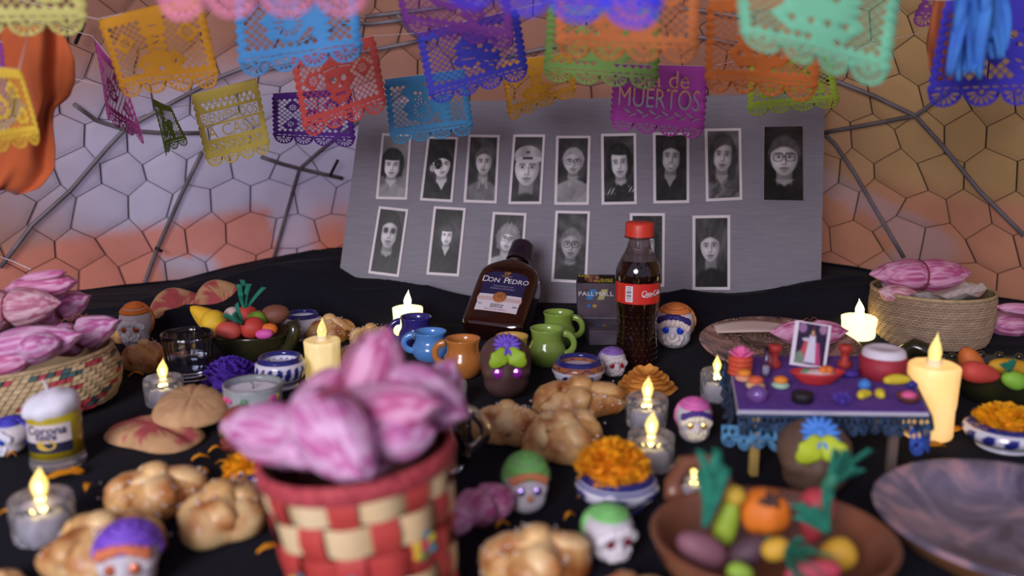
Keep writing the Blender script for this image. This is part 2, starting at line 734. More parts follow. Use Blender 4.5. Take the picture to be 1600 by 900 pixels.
M_CLOTH = mat('black_cloth', C(22, 22, 31), rough=0.95, col2=C(29, 29, 39), nscale=500, bump=0.2, bscale=900, sheen=0.02, spec=0.1)
tag(part('tablecloth', grid(cloth_pt, 240, 190), M_CLOTH), 'black cloth covering the altar table, rucked up against the dome wall', 'tablecloth')

# ---------------------------------------------------------------- grey portrait board
BY, BLEAN = 1.345, 0.36


def onboard(px, py, off=0.0):
    d = ray(px, py)
    # plane y = BY + BLEAN*z - off
    t = (BY + BLEAN * CAM_H - off) / (d[1] - BLEAN * d[2])
    return Vector((d[0] * t, d[1] * t, CAM_H + d[2] * t))


bc = [onboard(524, 474), onboard(1282, 474), onboard(1289, 145), onboard(565, 162)]
bn = Vector((0, -1, BLEAN)).normalized()
bv = [tuple(p) for p in bc] + [tuple(p - bn * 0.005) for p in bc]
M_BOARD = mat('grey_board', C(134, 132, 143), rough=0.75, col2=C(126, 124, 136), nscale=30, stretch=(1, 1, 14), bump=0.05, bscale=60)
bo = Vector((0, BY, 0.0))
board = part('portrait_board', G(np.array(bv) - np.array(bo), [(0, 1, 2, 3), (7, 6, 5, 4), (0, 4, 5, 1), (1, 5, 6, 2), (2, 6, 7, 3), (3, 7, 4, 0)]), M_BOARD, loc=bo, smooth=False)
tag(board, 'large grey board leaning against the dome, carrying rows of portraits', 'board')

# portraits: flat black-and-white prints, tones worked out on a fine grid
M_PRINT = mat('photo_print', (0.5, 0.5, 0.5, 1), rough=0.45, vcol=True)
M_PAPER = mat('white_photo_paper', C(222, 216, 222), rough=0.6)


def portrait_tone(U, V, p):
    """U across 0..1, V down 0..2; returns grey 0..1"""
    lr = np.random.default_rng(p['seed'])
    nz = np.zeros_like(U)
    for k in range(8):
        f = lr.normal(size=2) * (2 + 1.3 * k)
        nz += np.sin(U * f[0] * 2 + V * f[1] * 2 + lr.uniform(0, 6)) / (1 + 0.7 * k)
    nz /= 3
    fx, fy, fw, fh = p['face']
    fw, fh = fw * 1.10, fh * 1.06
    tl = p.get('tilt', 0.0)
    du, dv = U - fx, V - fy
    x = (du * cos(tl) + dv * sin(tl)) / fw
    y = (-du * sin(tl) + dv * cos(tl)) / fh
    S = lambda d, s=0.08: 1 / (1 + np.exp(np.clip(d / s * 4, -40, 40)))
    E = lambda cx, cy, rx, ry: np.sqrt(((x - cx) / rx) ** 2 + ((y - cy) / ry) ** 2) - 1
    g = p.get('bg', 0.22) + 0.10 * nz * p.get('smoke', 1.0) + 0.10 * np.exp(-((U - 0.75) ** 2 + (V - 0.5) ** 2) * 5) * p.get('smoke', 1)
    lay = lambda g, m, c: g * (1 - m) + c * m
    ht = p.get('hairtone', 0.10)
    hs = p.get('hair', 'short')
    hn = ht + 0.025 * np.sin(9 * x + 5 * y + 6 * nz) + 0.04 * nz
    if hs == 'long':
        g = lay(g, S(E(0, 0.45, 1.45, 1.9), 0.12), hn)
    elif hs == 'bob':
        g = lay(g, S(E(0, -0.15, 1.42, 1.38), 0.10), hn)
    elif hs == 'curly':
        g = lay(g, S(E(0, -0.2, 1.5, 1.35) + 0.08 * np.sin(11 * x) * np.sin(9 * y), 0.12), hn)
    elif hs == 'back':
        g = lay(g, S(E(0, -0.2, 1.10, 1.15), 0.08), hn)
    elif hs == 'short':
        g = lay(g, S(E(0, -0.22, 1.16, 1.12), 0.08), hn)
    # shoulders and clothes
    ct = p.get('cloth', 0.15)
    sh = (y - 1.65) - 0.35 * x * x * 0.6 * (1 - 0.2 * np.tanh(abs(x)))
    sm = S(-(y - (1.45 + 0.22 * np.abs(x) ** 1.6)), 0.15)
    cl = ct + 0.06 * nz + 0.04 * np.sin(4 * x + 3 * y + 5 * nz) * p.get('pat', 0.5)
    skin = min(p.get('skin', 0.62) * 1.28, 0.92)
    neck = S(np.maximum(np.abs(x) - 0.58, np.abs(y - 1.1) - 0.75), 0.10)
    g = lay(g, neck, skin * 0.62 - 0.08 * x)
    g = lay(g, sm, cl)
    v = p.get('neckline', 0.5)
    if v > 0:
        nk = S(np.maximum((y - 1.3) * 0.9 - v * (1 - np.abs(x) * 1.7), 1.25 - y), 0.10)
        g = lay(g, nk, skin * 0.80)
    if p.get('collar'):
        for s in (-1, 1):
            m = S(np.maximum(np.abs(x - s * (0.35 + 0.25 * (y - 1.5))) - 0.16, np.abs(y - 1.75) - 0.45), 0.08)
            g = lay(g, m, p['collar'])
    # face: a rounded form lit from one side
    fm = S(np.sqrt((x / (1.0 - 0.10 * np.clip(y, 0, 1.2))) ** 2 + y ** 2) - 1, 0.05)
    side = p.get('side', -1)
    sh = skin * (1.0 - 0.20 * x * x * 0.9 + 0.16 * side * x - 0.12 * np.clip(y, -1, 1) ** 2)
    sh += 0.05 * np.exp(-((x / 0.35) ** 2 + ((y + 0.5) / 0.3) ** 2)) + 0.06 * np.exp(-(((np.abs(x) - 0.45) / 0.25) ** 2 + ((y - 0.22) / 0.22) ** 2))
    sh -= 0.20 * np.exp(-((x - 0.12 * side * -1) / 0.09) ** 2) * S(np.abs(y - 0.12) - 0.22, 0.1)
    sh += 0.10 * np.exp(-((x + 0.02) / 0.07) ** 2) * S(np.abs(y - 0.05) - 0.30, 0.1)
    g = lay(g, fm, sh)
    dk = lambda m, amt: g * (1 - m * amt)
    for s in (-1, 1):
        ex = s * 0.40 + p.get('turn', 0) * 0.12
        g = g * (1 - 0.30 * np.exp(-(((x - ex) / 0.27) ** 2 + ((y + 0.10) / 0.16) ** 2)) * fm)      # socket
        g = lay(g, S(E(ex, -0.08, 0.16, 0.06), 0.25) * 0.35, 0.75)
        g = g * (1 - 0.75 * S(E(ex, -0.08, 0.075, 0.075), 0.3))
        g = g * (1 - 0.80 * S(np.maximum(np.abs(x - ex) - 0.24, np.abs(y + 0.27 - 0.12 * np.abs(x - ex)) - 0.018), 0.08))
        g = g * (1 - 0.5 * S(E(ex * 0.25 + 0.0, 0.36, 0.07, 0.045), 0.4))
    mx = p.get('turn', 0) * 0.10
    g = g * (1 - 0.62 * S(np.maximum(np.abs(x - mx) - 0.34, np.abs(y - 0.58 + 0.03 * np.cos(8 * x)) - 0.026), 0.07))
    if p.get('smile'):
        g = lay(g, S(E(mx, 0.60, 0.30, 0.055), 0.25) * 0.8, 0.85)
    else:
        g = g * (1 - 0.30 * S(E(mx, 0.66, 0.24, 0.08), 0.3))
    g = g * (1 - 0.25 * np.exp(-((x / 0.3) ** 2 + ((y - 0.80) / 0.06) ** 2)) * fm)
    # front hair
    if hs in ('short', 'bob', 'back', 'long', 'curly'):
        hl = p.get('hairline', -0.62)
        part_ = p.get('parting', 0.0)
        fr = S(y - hl - 0.28 * (x - part_) ** 2 * (1.4 if hs != 'bob' else -0.3), 0.08) * S(np.sqrt(x * x * 0.82 + y * y * 0.80) - 1.12, 0.08)
        g = lay(g, fr, hn + 0.05)
        if hs in ('long', 'bob', 'curly'):
            for s in (-1, 1):
                g = lay(g, S(np.maximum(np.abs(x - s * 1.05) - 0.20, np.abs(y - 0.1) - 0.8), 0.12), hn)
    if p.get('cap'):
        g = lay(g, S(np.maximum(E(0, -0.72, 1.12, 0.62), y + 0.60), 0.06), 0.62 + 0.06 * np.sin(5 * x))
        g = lay(g, S(np.maximum(E(0.1, -0.52, 1.15, 0.22), -(y + 0.72)), 0.06), 0.72)
        g = lay(g, S(E(0.0, -0.95, 0.20, 0.10), 0.1), 0.35)
        g = lay(g, S(np.maximum(np.abs(x) - 0.42, np.abs(y + 0.60) - 0.07), 0.05), 0.18)
    if p.get('glasses'):
        for s in (-1, 1):
            d = np.abs(np.maximum(np.abs(x - s * 0.43) / 0.36, np.abs(y + 0.06) / 0.22) - 1)
            d = np.abs(np.sqrt((np.abs((x - s * 0.43) / 0.37)) ** 3 + (np.abs((y + 0.06) / 0.24)) ** 3) - 1)
            g = g * (1 - p['glasses'] * S(d - 0.12, 0.08))
        g = g * (1 - p['glasses'] * S(np.maximum(np.abs(x) - 0.09, np.abs(y + 0.12) - 0.03), 0.05))
    if p.get('darkeyes'):
        for s in (-1, 1):
            g = g * (1 - 0.88 * np.exp(-(((x - s * 0.42) / 0.26) ** 2 + ((y + 0.10) / 0.17) ** 2) ** 1.5))
    if p.get('petaleye'):
        d = np.sqrt((x + 0.38) ** 2 + (y + 0.12) ** 2)
        an = np.arctan2(y + 0.12, x + 0.38)
        g = lay(g, S(d - 0.46 - 0.05 * np.cos(12 * an), 0.05), 0.06)
        g = lay(g, S(np.abs(d - 0.30) - 0.015, 0.03), 0.35)
        g = lay(g, S(d - 0.07, 0.03), 0.5)
    if p.get('flower'):
        d = np.sqrt((x + 1.0) ** 2 + (y - 0.2) ** 2)
        g = lay(g, S(d - 0.32 - 0.06 * np.sin(9 * np.arctan2(y - 0.2, x + 1.0)), 0.06), 0.66 + 0.1 * nz)
    if p.get('stripes'):
        g = lay(g, S(np.abs(np.mod((x + y) * 2.6, 1.0) - 0.5) - 0.14, 0.1) * sm * S(-(np.abs(x) - 0.75), 0.1) * S(np.abs(y - 1.8) - 0.35, 0.1), 0.75)
    g = np.clip(g, 0, 1)
    g = g * 1.08 + 0.02 * nz
    return np.clip(g, 0.02, 0.95)


PH = [
    ([(597, 208), (643, 210), (636, 312), (587, 311)], dict(seed=1, face=(0.42, 0.98, 0.30, 0.36), hair='bob', hairline=-0.45, hairtone=0.10, cloth=0.50, neckline=0.5, skin=0.66, bg=0.42), 'portrait print of a person with dark fringe and pale blouse, leftmost of the upper row'),
    ([(668, 213), (716, 214), (707, 316), (656, 313)], dict(seed=2, face=(0.56, 0.88, 0.30, 0.36), tilt=-0.10, hair='back', hairtone=0.06, cloth=0.10, neckline=0.8, skin=0.78, petaleye=1, flower=1, turn=1, bg=0.12), 'portrait print of a person with a painted black petal eye and hair flower'),
    ([(732, 210), (781, 211), (776, 318), (724, 316)], dict(seed=3, face=(0.55, 0.80, 0.26, 0.36), hair='back', hairtone=0.30, hairline=-0.72, cloth=0.38, neckline=0.5, collar=0.52, skin=0.58, bg=0.17), 'portrait print of a person with pulled back hair and light open collar'),
    ([(802, 210), (852, 210), (846, 319), (794, 319)], dict(seed=4, face=(0.50, 0.98, 0.40, 0.50), hair='none', cap=1, cloth=0.16, neckline=0.0, skin=0.62, bg=0.22), 'portrait print of a person in a pale baseball cap'),
    ([(869, 212), (923, 212), (920, 320), (866, 320)], dict(seed=5, face=(0.52, 0.76, 0.28, 0.34), hair='short', hairline=-0.74, hairtone=0.55, cloth=0.52, neckline=0.2, skin=0.55, glasses=0.5, bg=0.15), 'portrait print of a white haired person with glasses in a pale round-neck top'),
    ([(939, 209), (994, 208), (995, 319), (940, 320)], dict(seed=6, face=(0.52, 0.84, 0.28, 0.40), tilt=-0.08, hair='bob', hairline=-0.58, parting=0.5, hairtone=0.06, cloth=0.12, neckline=0.3, skin=0.60, stripes=1, bg=0.16), 'portrait print of a person with dark hair in a striped-shoulder dark jacket'),
    ([(1020, 207), (1077, 207), (1077, 317), (1021, 318)], dict(seed=7, face=(0.50, 0.68, 0.29, 0.42), tilt=0.06, hair='long', hairtone=0.12, cloth=0.10, neckline=0.7, skin=0.52, smile=1, bg=0.14), 'portrait print of a smiling person with long dark hair'),
    ([(1101, 201), (1158, 200), (1160, 312), (1103, 315)], dict(seed=8, face=(0.48, 0.74, 0.30, 0.44), tilt=0.08, hair='long', hairtone=0.22, hairline=-0.7, parting=0.3, cloth=0.34, neckline=0.5, skin=0.56, pat=2, bg=0.30), 'portrait print of a young person with parted hair and fur collar'),
    ([(1194, 198), (1254, 197), (1255, 314), (1193, 313)], dict(seed=9, face=(0.52, 0.86, 0.32, 0.44), hair='short', hairtone=0.24, hairline=-0.66, cloth=0.06, neckline=0.3, skin=0.55, glasses=0.75, bg=0.07), 'borderless dark portrait print of a person with glasses, rightmost on the board'),
    ([(592, 322), (638, 327), (623, 433), (575, 427)], dict(seed=10, face=(0.48, 0.72, 0.31, 0.46), hair='long', hairtone=0.07, hairline=-0.64, cloth=0.14, neckline=0.3, skin=0.55, darkeyes=1, bg=0.14), 'portrait print of a person with blackened eye sockets and long dark hair'),
    ([(678, 322), (728, 325), (717, 432), (666, 429)], dict(seed=11, face=(0.50, 0.84, 0.20, 0.26), hair='bob', hairtone=0.20, hairline=-0.5, cloth=0.07, neckline=0.9, skin=0.66, bg=0.14), 'portrait print of a person with short hair in a black v-neck top'),
    ([(770, 331), (823, 333), (815, 442), (760, 438)], dict(seed=12, face=(0.50, 0.78, 0.24, 0.32), tilt=0.12, hair='curly', hairtone=0.48, hairline=-0.52, cloth=0.60, neckline=0.5, skin=0.62, glasses=0.6, bg=0.16), 'portrait print of a grey curly haired person with glasses, above the leaning bottle'),
    ([(868, 329), (922, 330), (917, 443), (861, 440)], dict(seed=13, face=(0.50, 0.96, 0.28, 0.38), hair='short', hairtone=0.36, hairline=-0.7, cloth=0.10, neckline=0.2, skin=0.46, glasses=0.7, bg=0.20), 'portrait print of a stern person with dark glasses in a black jacket'),
    ([(984, 333), (1039, 333), (1038, 448), (985, 447)], dict(seed=14, face=(0.46, 0.86, 0.29, 0.42), hair='long', hairtone=0.10, hairline=-0.64, cloth=0.16, neckline=0.3, skin=0.60, bg=0.16), 'portrait print half hidden behind the red capped bottle'),
    ([(1082, 337), (1141, 336), (1141, 453), (1082, 453)], dict(seed=15, face=(0.46, 0.84, 0.27, 0.40), tilt=-0.05, hair='back', hairtone=0.20, hairline=-0.66, cloth=0.06, neckline=0.0, skin=0.58, bg=0.20), 'portrait print of a person with hair tied back in a black high-neck top'),
]
NU, NV = 50, 100
for q, prm, lab in PH:
    P3 = [np.array(onboard(x, y, 0.0022)) for x, y in q]
    o0 = sum(P3) / 4
    bil = lambda u, v: P3[0] * (1 - u) * (1 - v) + P3[1] * u * (1 - v) + P3[2] * u * v + P3[3] * (1 - u) * v - o0
    t = thing('portrait_photo', lab, 'photo', tuple(o0), 0, 'portraits on the grey board')
    th = np.array(bn) * -0.0012
    fr = [bil(0, 0), bil(1, 0), bil(1, 1), bil(0, 1)]
    bevel = prm['seed'] != 9
    part('paper', G([*fr, *[p + th for p in fr]], [(3, 2, 1, 0), (4, 5, 6, 7), (0, 1, 5, 4), (1, 2, 6, 5), (2, 3, 7, 6), (3, 0, 4, 7)]), M_PAPER, t, smooth=False)
    bu, bvv = (0.075, 0.038) if bevel else (0.002, 0.002)
    us, vs = np.linspace(0, 1, NU), np.linspace(0, 1, NV)
    UU, VV = np.meshgrid(us, vs)
    tone = portrait_tone(UU, VV * 2, prm)
    uu, vv = bu + UU * (1 - 2 * bu), bvv + VV * (1 - 2 * bvv)
    pts = (P3[0][None, None] * ((1 - uu) * (1 - vv))[..., None] + P3[1][None, None] * (uu * (1 - vv))[..., None] + P3[2][None, None] * (uu * vv)[..., None] + P3[3][None, None] * ((1 - uu) * vv)[..., None]) - o0 + np.array(bn) * 0.0004
    f = [(j * NU + i, (j + 1) * NU + i, (j + 1) * NU + i + 1, j * NU + i + 1) for j in range(NV - 1) for i in range(NU - 1)]
    tl_ = np.where(tone <= 0.04045, tone / 12.92, ((tone + 0.055) / 1.055) ** 2.4)
    part('print', G(pts.reshape(-1, 3), f, np.repeat(tl_.reshape(-1, 1), 3, 1) * np.array([0.98, 0.97, 1.03])), M_PRINT, t)
# ================================================================ CUT-PAPER BANNERS
def circ(cx, cy, r, n=10, ry=None, rot=0.0):
    ry = ry or r
    return [(cx + r * cos(a) * cos(rot) - ry * sin(a) * sin(rot), cy + r * cos(a) * sin(rot) + ry * sin(a) * cos(rot)) for a in [2 * pi * k / n for k in range(n)]]


def petal(cx, cy, a, r0, r1, w):
    """tear-shaped slot pointing along angle a (y runs down)"""
    out = []
    for t, s in ((0, 0.35), (0.45, 0.8), (0.8, 1.0), (1.0, 0.45)):
        out.append((r0 + (r1 - r0) * t, s * w))
    pts = out + [(x, -y) for x, y in out[::-1]]
    return [(cx + x * cos(a) - y * sin(a), cy + x * sin(a) + y * cos(a)) for x, y in pts]


_bcache = {}


def slice_sheet(g, A):
    """extra cuts across the flat sheet so that it can bend smoothly"""
    bm = bmesh.new()
    vs = [bm.verts.new(p) for p in g[0]]
    for f in g[1]:
        try:
            bm.faces.new([vs[i] for i in f])
        except ValueError:
            pass
    for ax, n, top in ((0, 12, 1.0), (1, 5, A)):
        for k in range(1, n):
            co = [0, 0, 0]
            no = [0, 0, 0]
            co[ax] = top * k / n + 0.0013
            no[ax] = 1
            bmesh.ops.bisect_plane(bm, geom=bm.verts[:] + bm.edges[:] + bm.faces[:], dist=1e-6, plane_co=co, plane_no=no)
    bm.verts.index_update()
    r = G([tuple(v.co) for v in bm.verts], [tuple(v.index for v in f.verts) for f in bm.faces])
    bm.free()
    return r


def banner_geo(style):
    if style in _bcache:
        return _bcache[style]
    A = {'welcome': 0.98, 'muertos': 0.80}.get(style, 0.86)
    ns = 4
    R_ = 0.5 / ns
    out = [(0, 0), (1, 0)]
    nb = 9
    yb = A - R_
    for k in range(nb):                                   # right edge, small bumps
        y0, y1 = 0.05 + (yb - 0.05) * k / nb, 0.05 + (yb - 0.05) * (k + 1) / nb
        out += [(1 - 0.004, y0), (1 + 0.016, y0 + (y1 - y0) * 0.3), (1 + 0.016, y0 + (y1 - y0) * 0.7)]
    for s in range(ns - 1, -1, -1):
        cx = R_ + 2 * R_ * s
        for k in range(9):
            a = RAD(4) + RAD(172) * k / 8
            out.append((cx + R_ * cos(a), yb + R_ * 0.95 * sin(a)))
    for k in range(nb - 1, -1, -1):
        y0, y1 = 0.05 + (yb - 0.05) * k / nb, 0.05 + (yb - 0.05) * (k + 1) / nb
        out += [(-0.016, y0 + (y1 - y0) * 0.7), (-0.016, y0 + (y1 - y0) * 0.3), (0.004, y0)]
    holes = []
    for s in range(ns):
        cx = R_ + 2 * R_ * s
        holes.append(circ(cx, yb + 0.004, 0.017, 8))
        for k in range(7):
            a = RAD(8) + RAD(164) * k / 6
            holes.append(petal(cx, yb + 0.004, a, 0.036, 0.098, 0.0115))
    solid = []                                            # (cx, cy, rx, ry) kept as paper
    det = []

    def flower(cx, cy, r=0.055):
        solid.append((cx, cy, r * 1.25, r * 1.25))
        for k in range(8):
            det.append(petal(cx, cy, 2 * pi * k / 8, r * 0.28, r * 0.95, r * 0.17))
        det.append(circ(cx, cy, r * 0.13, 6))
    if style == 'skullhat':
        solid += [(0.5, 0.36, 0.155, 0.16), (0.5, 0.24, 0.20, 0.035), (0.5, 0.15, 0.10, 0.08), (0.5, 0.50, 0.10, 0.07)]
        det += [circ(0.44, 0.35, 0.034), circ(0.56, 0.35, 0.034), [(0.5, 0.39), (0.475, 0.44), (0.525, 0.44)]]
        det += [[(0.33 + 0.034 * k, 0.235 - 0.02 * sin(pi * k / 10)) for k in range(11)] + [(0.67 - 0.034 * k, 0.248 - 0.02 * sin(pi * k / 10)) for k in range(11)]]
        det += [[(0.44 + 0.03 * k, 0.49), (0.455 + 0.03 * k, 0.49), (0.455 + 0.03 * k, 0.525), (0.44 + 0.03 * k, 0.525)] for k in range(4)]
        flower(0.20, 0.30), flower(0.80, 0.30)
    elif style == 'skeleton':
        solid += [(0.36, 0.22, 0.13, 0.12), (0.42, 0.44, 0.20, 0.13), (0.62, 0.42, 0.12, 0.05), (0.70, 0.36, 0.06, 0.05), (0.70, 0.52, 0.05, 0.10)]
        det += [circ(0.36, 0.22, 0.022), circ(0.42, 0.23, 0.022), [(0.38, 0.26), (0.41, 0.26), (0.395, 0.285)], circ(0.35, 0.30, 0.012, 6), circ(0.39, 0.31, 0.012, 6), circ(0.43, 0.30, 0.012, 6)]
        det += [petal(0.42, 0.44, RAD(20 + 28 * k), 0.06, 0.115, 0.010) for k in range(13)]
        det += [circ(0.71, 0.34, 0.014, 6)]
    elif style == 'bigskull':
        solid += [(0.54, 0.31, 0.20, 0.15), (0.54, 0.17, 0.13, 0.08), (0.66, 0.51, 0.10, 0.09), (0.45, 0.44, 0.13, 0.05)]
        det += [circ(0.58, 0.31, 0.030), circ(0.69, 0.29, 0.026), [(0.63, 0.36), (0.61, 0.40), (0.655, 0.40)]]
        det += [circ(0.44, 0.30, 0.05, 12, 0.006, 0.3), circ(0.44, 0.43, 0.08, 12, 0.007, 0.15), circ(0.62, 0.51, 0.03, 8, 0.008, 0.5), circ(0.70, 0.53, 0.03, 8, 0.008, 0.5), circ(0.66, 0.57, 0.03, 8, 0.008, 0.5)]
    elif style == 'birds':
        solid += [(0.5, 0.40, 0.075, 0.17), (0.38, 0.56, 0.085, 0.07), (0.62, 0.56, 0.085, 0.07), (0.5, 0.20, 0.11, 0.08)]
        det += [circ(0.36, 0.56, 0.016, 8), circ(0.64, 0.56, 0.016, 8), circ(0.5, 0.30, 0.045, 12, 0.007, 0.3), circ(0.5, 0.36, 0.045, 12, 0.007, -0.3), circ(0.5, 0.42, 0.045, 12, 0.007, 0.3), circ(0.5, 0.19, 0.05, 12, 0.008, 0.0)]
        flower(0.19, 0.30), flower(0.81, 0.30)
    elif style == 'church':
        solid += [(0.5, 0.50, 0.30, 0.10), (0.32, 0.34, 0.045, 0.14), (0.68, 0.34, 0.045, 0.14), (0.5, 0.36, 0.09, 0.10)]
        det += [circ(0.32, 0.49, 0.020, 8, 0.026), circ(0.44, 0.49, 0.020, 8, 0.026), circ(0.56, 0.49, 0.020, 8, 0.026), circ(0.68, 0.49, 0.020, 8, 0.026)]
    elif style == 'flowers':
        flower(0.25, 0.25), flower(0.75, 0.25), flower(0.5, 0.42, 0.085), flower(0.22, 0.52, 0.05), flower(0.78, 0.52, 0.05)
    y_lo, y_hi = 0.10, yb - 0.055
    if style in ('welcome', 'muertos'):
        def letters(txt, cy, size, wmax, hsc=1.0, bold=0.0):
            L = text_loops(txt, size, bold)
            P = np.array([p for l in L for p in l])
            w = P[:, 0].max() - P[:, 0].min()
            mx, my = (P[:, 0].max() + P[:, 0].min()) / 2, (P[:, 1].max() + P[:, 1].min()) / 2
            k = wmax / w
            return [[(0.5 + (x - mx) * k, cy - (y - my) * k * hsc) for x, y in l] for l in L]
        if style == 'welcome':
            for k in range(9):
                for r_ in range(2):
                    cx, cy = 0.14 + 0.09 * k + 0.045 * (r_ % 2), 0.16 + 0.052 * r_
                    if cx < 0.92:
                        det.append([(cx - 0.034, cy), (cx, cy - 0.040), (cx + 0.034, cy), (cx, cy + 0.040)])
            det.append([(0.06, 0.28), (0.94, 0.28), (0.94, 0.42), (0.06, 0.42)])
            det += letters('BIENVENIDOS', 0.35, 0.2, 0.85, 1.25)
            det.append([(0.09, 0.45), (0.91, 0.45), (0.91, 0.62), (0.09, 0.62)])
            det += letters('A CASA', 0.535, 0.2, 0.78, 0.98, 0.006)
            for k in range(6):
                cx = 0.16 + 0.136 * k
                det += [circ(cx, 0.70, 0.045, 10, 0.011, 0.6), circ(cx + 0.05, 0.745, 0.040, 10, 0.010, -0.7), circ(cx - 0.02, 0.775, 0.012, 6)]
        else:
            det += letters('Día de', 0.155, 0.2, 0.62, 1.15)
            det += letters('MUERTOS', 0.375, 0.2, 0.88, 1.62, 0.009)
            for k in range(6):
                cx = 0.16 + 0.136 * k
                det += [circ(cx, 0.54, 0.050, 10, 0.012, 0.5), circ(cx + 0.06, 0.585, 0.045, 10, 0.010, -0.5)]
    else:
        p = 0.070
        h = 0.0285
        r0 = 0
        y = y_lo + h
        row = 0
        while y + h < y_hi:
            x = 0.075 + (p / 2 if row % 2 else 0)
            while x + h < 0.945:
                cs = [(x - h, y), (x, y - h), (x + h, y), (x, y + h)]
                ok = all(((cx - sx) / rx) ** 2 + ((cy - sy) / ry) ** 2 > 0.86 for sx, sy, rx, ry in solid for cx, cy in cs + [(x, y)])
                if ok:
                    holes.append(cs)
                x += p
            y += p / 2
            row += 1
        for k in range(14):
            cx = 0.07 + 0.066 * k
            holes.append([(cx - 0.022, yb - 0.040), (cx + 0.022, yb - 0.040), (cx + 0.022, yb - 0.028), (cx - 0.022, yb - 0.028)])
    g = slice_sheet(fill_loops([out] + holes + det), A)
    v = g[0].copy()
    v[:, 1] /= A
    _bcache[style] = (v, g[1], None)
    return _bcache[style]


def paper(rgb):
    g = sum(rgb) / 3
    rgb = tuple(int(0.985 * (0.92 * c + 0.08 * g)) for c in rgb)
    return mat('tissue_%d_%d_%d' % rgb, C(*rgb), rough=0.8, tl=0.16, col2=tuple(min(1, c * 0.88) for c in C(*rgb)[:3]) + (1,), nscale=25)


BN = []


def banner(style, rgb, q, Y, lab, bend=0.006, Yb=None, twist=0.0):
    """q: photo corners TL, TR, BR, BL; Y: distance of the four corners (one number or four)"""
    Ys = Y if isinstance(Y, (tuple, list)) else (Y, Y, Y, Y)
    P = [np.array(aty(x, y, yy)) for (x, y), yy in zip(q, Ys)]
    g = banner_geo(style)
    o0 = (P[0] + P[1]) / 2
    u, v = g[0][:, 0:1], g[0][:, 1:2]
    pts = P[0] * (1 - u) * (1 - v) + P[1] * u * (1 - v) + P[2] * u * v + P[3] * (1 - u) * v
    nrm = np.cross(P[1] - P[0], P[3] - P[0])
    nrm /= np.linalg.norm(nrm)
    k = random.uniform(0, 6)
    pts = pts + nrm * (bend * np.sin(u * 5.0 + k + 1.5 * v) * (0.35 + v) + twist * (v ** 2) * (u - 0.5))
    o = part('cut_paper_banner', G(pts - o0, g[1]), paper(rgb), loc=tuple(o0), smooth=True)
    sm = o.modifiers.new('thickness', 'SOLIDIFY')
    sm.thickness = 0.0003
    tag(o, lab, 'paper banner', 'cut-paper banners')
    BN.append((P[0], P[1]))
    return o


# front strings, nearest the camera
banner('flowers', (218, 212, 116), [(-95, -120), (128, -118), (126, 55), (-92, 64)], 0.76, 'pale yellow cut-paper banner, out of focus in the top left corner')
banner('birds', (246, 140, 176), [(242, -225), (566, -225), (572, 24), (250, 36)], 0.52, 'pink cut-paper banner, out of focus at the top edge')
banner('bigskull', (58, 60, 246), [(690, -235), (1026, -225), (1028, 52), (690, 10)], 0.50, 'vivid blue cut-paper banner, out of focus at the top edge')
banner('church', (128, 218, 172), [(1150, -72), (1416, -60), (1388, 142), (1160, 76)], 0.66, 'mint green cut-paper banner, out of focus above the board corner')
# middle strings
banner('birds', (240, 166, 34), [(152, 30), (312, -6), (340, 134), (196, 158)], (0.98, 0.98, 0.96, 0.96), 'golden orange cut-paper banner with flowers and lattice, upper left')
banner('skeleton', (70, 148, 214), [(366, -42), (552, -50), (568, 96), (374, 124)], 0.90, 'sky blue cut-paper banner hanging behind the pink one')
banner('bigskull', (118, 44, 142), [(606, -70), (790, -52), (802, 80), (640, 54)], (0.90, 0.88, 0.88, 0.90), 'dark purple cut-paper banner overlapping the indigo one')
banner('birds', (226, 126, 62), [(868, -68), (1092, -66), (1086, 102), (872, 92)], 0.80, 'light orange cut-paper banner behind the vivid blue one')
banner('church', (228, 118, 44), [(1106, 0), (1300, -10), (1268, 162), (1100, 142)], (0.92, 0.92, 0.94, 0.94), 'deep orange cut-paper banner beside the mint green one')
banner('bigskull', (62, 52, 196), [(1478, 0), (1668, -20), (1660, 164), (1452, 170)], 0.88, 'indigo cut-paper banner with scalloped foot in the top right corner')
banner('flowers', (124, 48, 136), [(1484, -80), (1640, -60), (1560, 60), (1420, 44)], (1.02, 0.98, 0.98, 1.02), 'folded purple cut-paper banner behind the blue crepe tassel')
banner('flowers', (238, 196, 52), [(-52, 100), (30, 108), (62, 226), (-24, 246)], 0.80, 'yellow cut-paper banner hanging in front of the orange drape')
banner('skeleton', (150, 48, 158), [(-64, 50), (4, 66), (20, 190), (-54, 205)], 0.86, 'purple cut-paper banner cut off by the left edge')
# back strings
banner('flowers', (206, 72, 172), [(144, 56), (186, 108), (222, 232), (170, 182)], (1.18, 1.02, 1.04, 1.16), 'magenta cut-paper banner turned edge-on beside the golden orange one', bend=0.004)
banner('skeleton', (132, 172, 58), [(236, 154), (268, 168), (290, 226), (256, 247)], (1.15, 1.20, 1.22, 1.17), 'green cut-paper banner curled edge-on below the golden orange one', bend=0.004)
banner('welcome', (234, 210, 92), [(299, 148), (400, 122), (424, 240), (328, 264)], 1.20, 'yellow cut-paper banner lettered with a welcome greeting', bend=0.003)
banner('flowers', (100, 44, 160), [(426, 146), (548, 138), (554, 232), (428, 224)], 1.27, 'violet cut-paper banner behind the red one', bend=0.003)
banner('skullhat', (222, 82, 74), [(456, 88), (584, 56), (606, 174), (478, 218)], 1.10, 'red cut-paper banner showing a skull in a hat', bend=0.003)
banner('skeleton', (72, 158, 216), [(601, 124), (726, 108), (740, 212), (612, 228)], 1.22, 'turquoise cut-paper banner showing a skeleton dancer, over the top portraits', bend=0.003)
banner('bigskull', (66, 66, 204), [(652, 52), (808, 14), (826, 124), (676, 166)], 1.02, 'indigo cut-paper banner showing a grinning skull', bend=0.003)
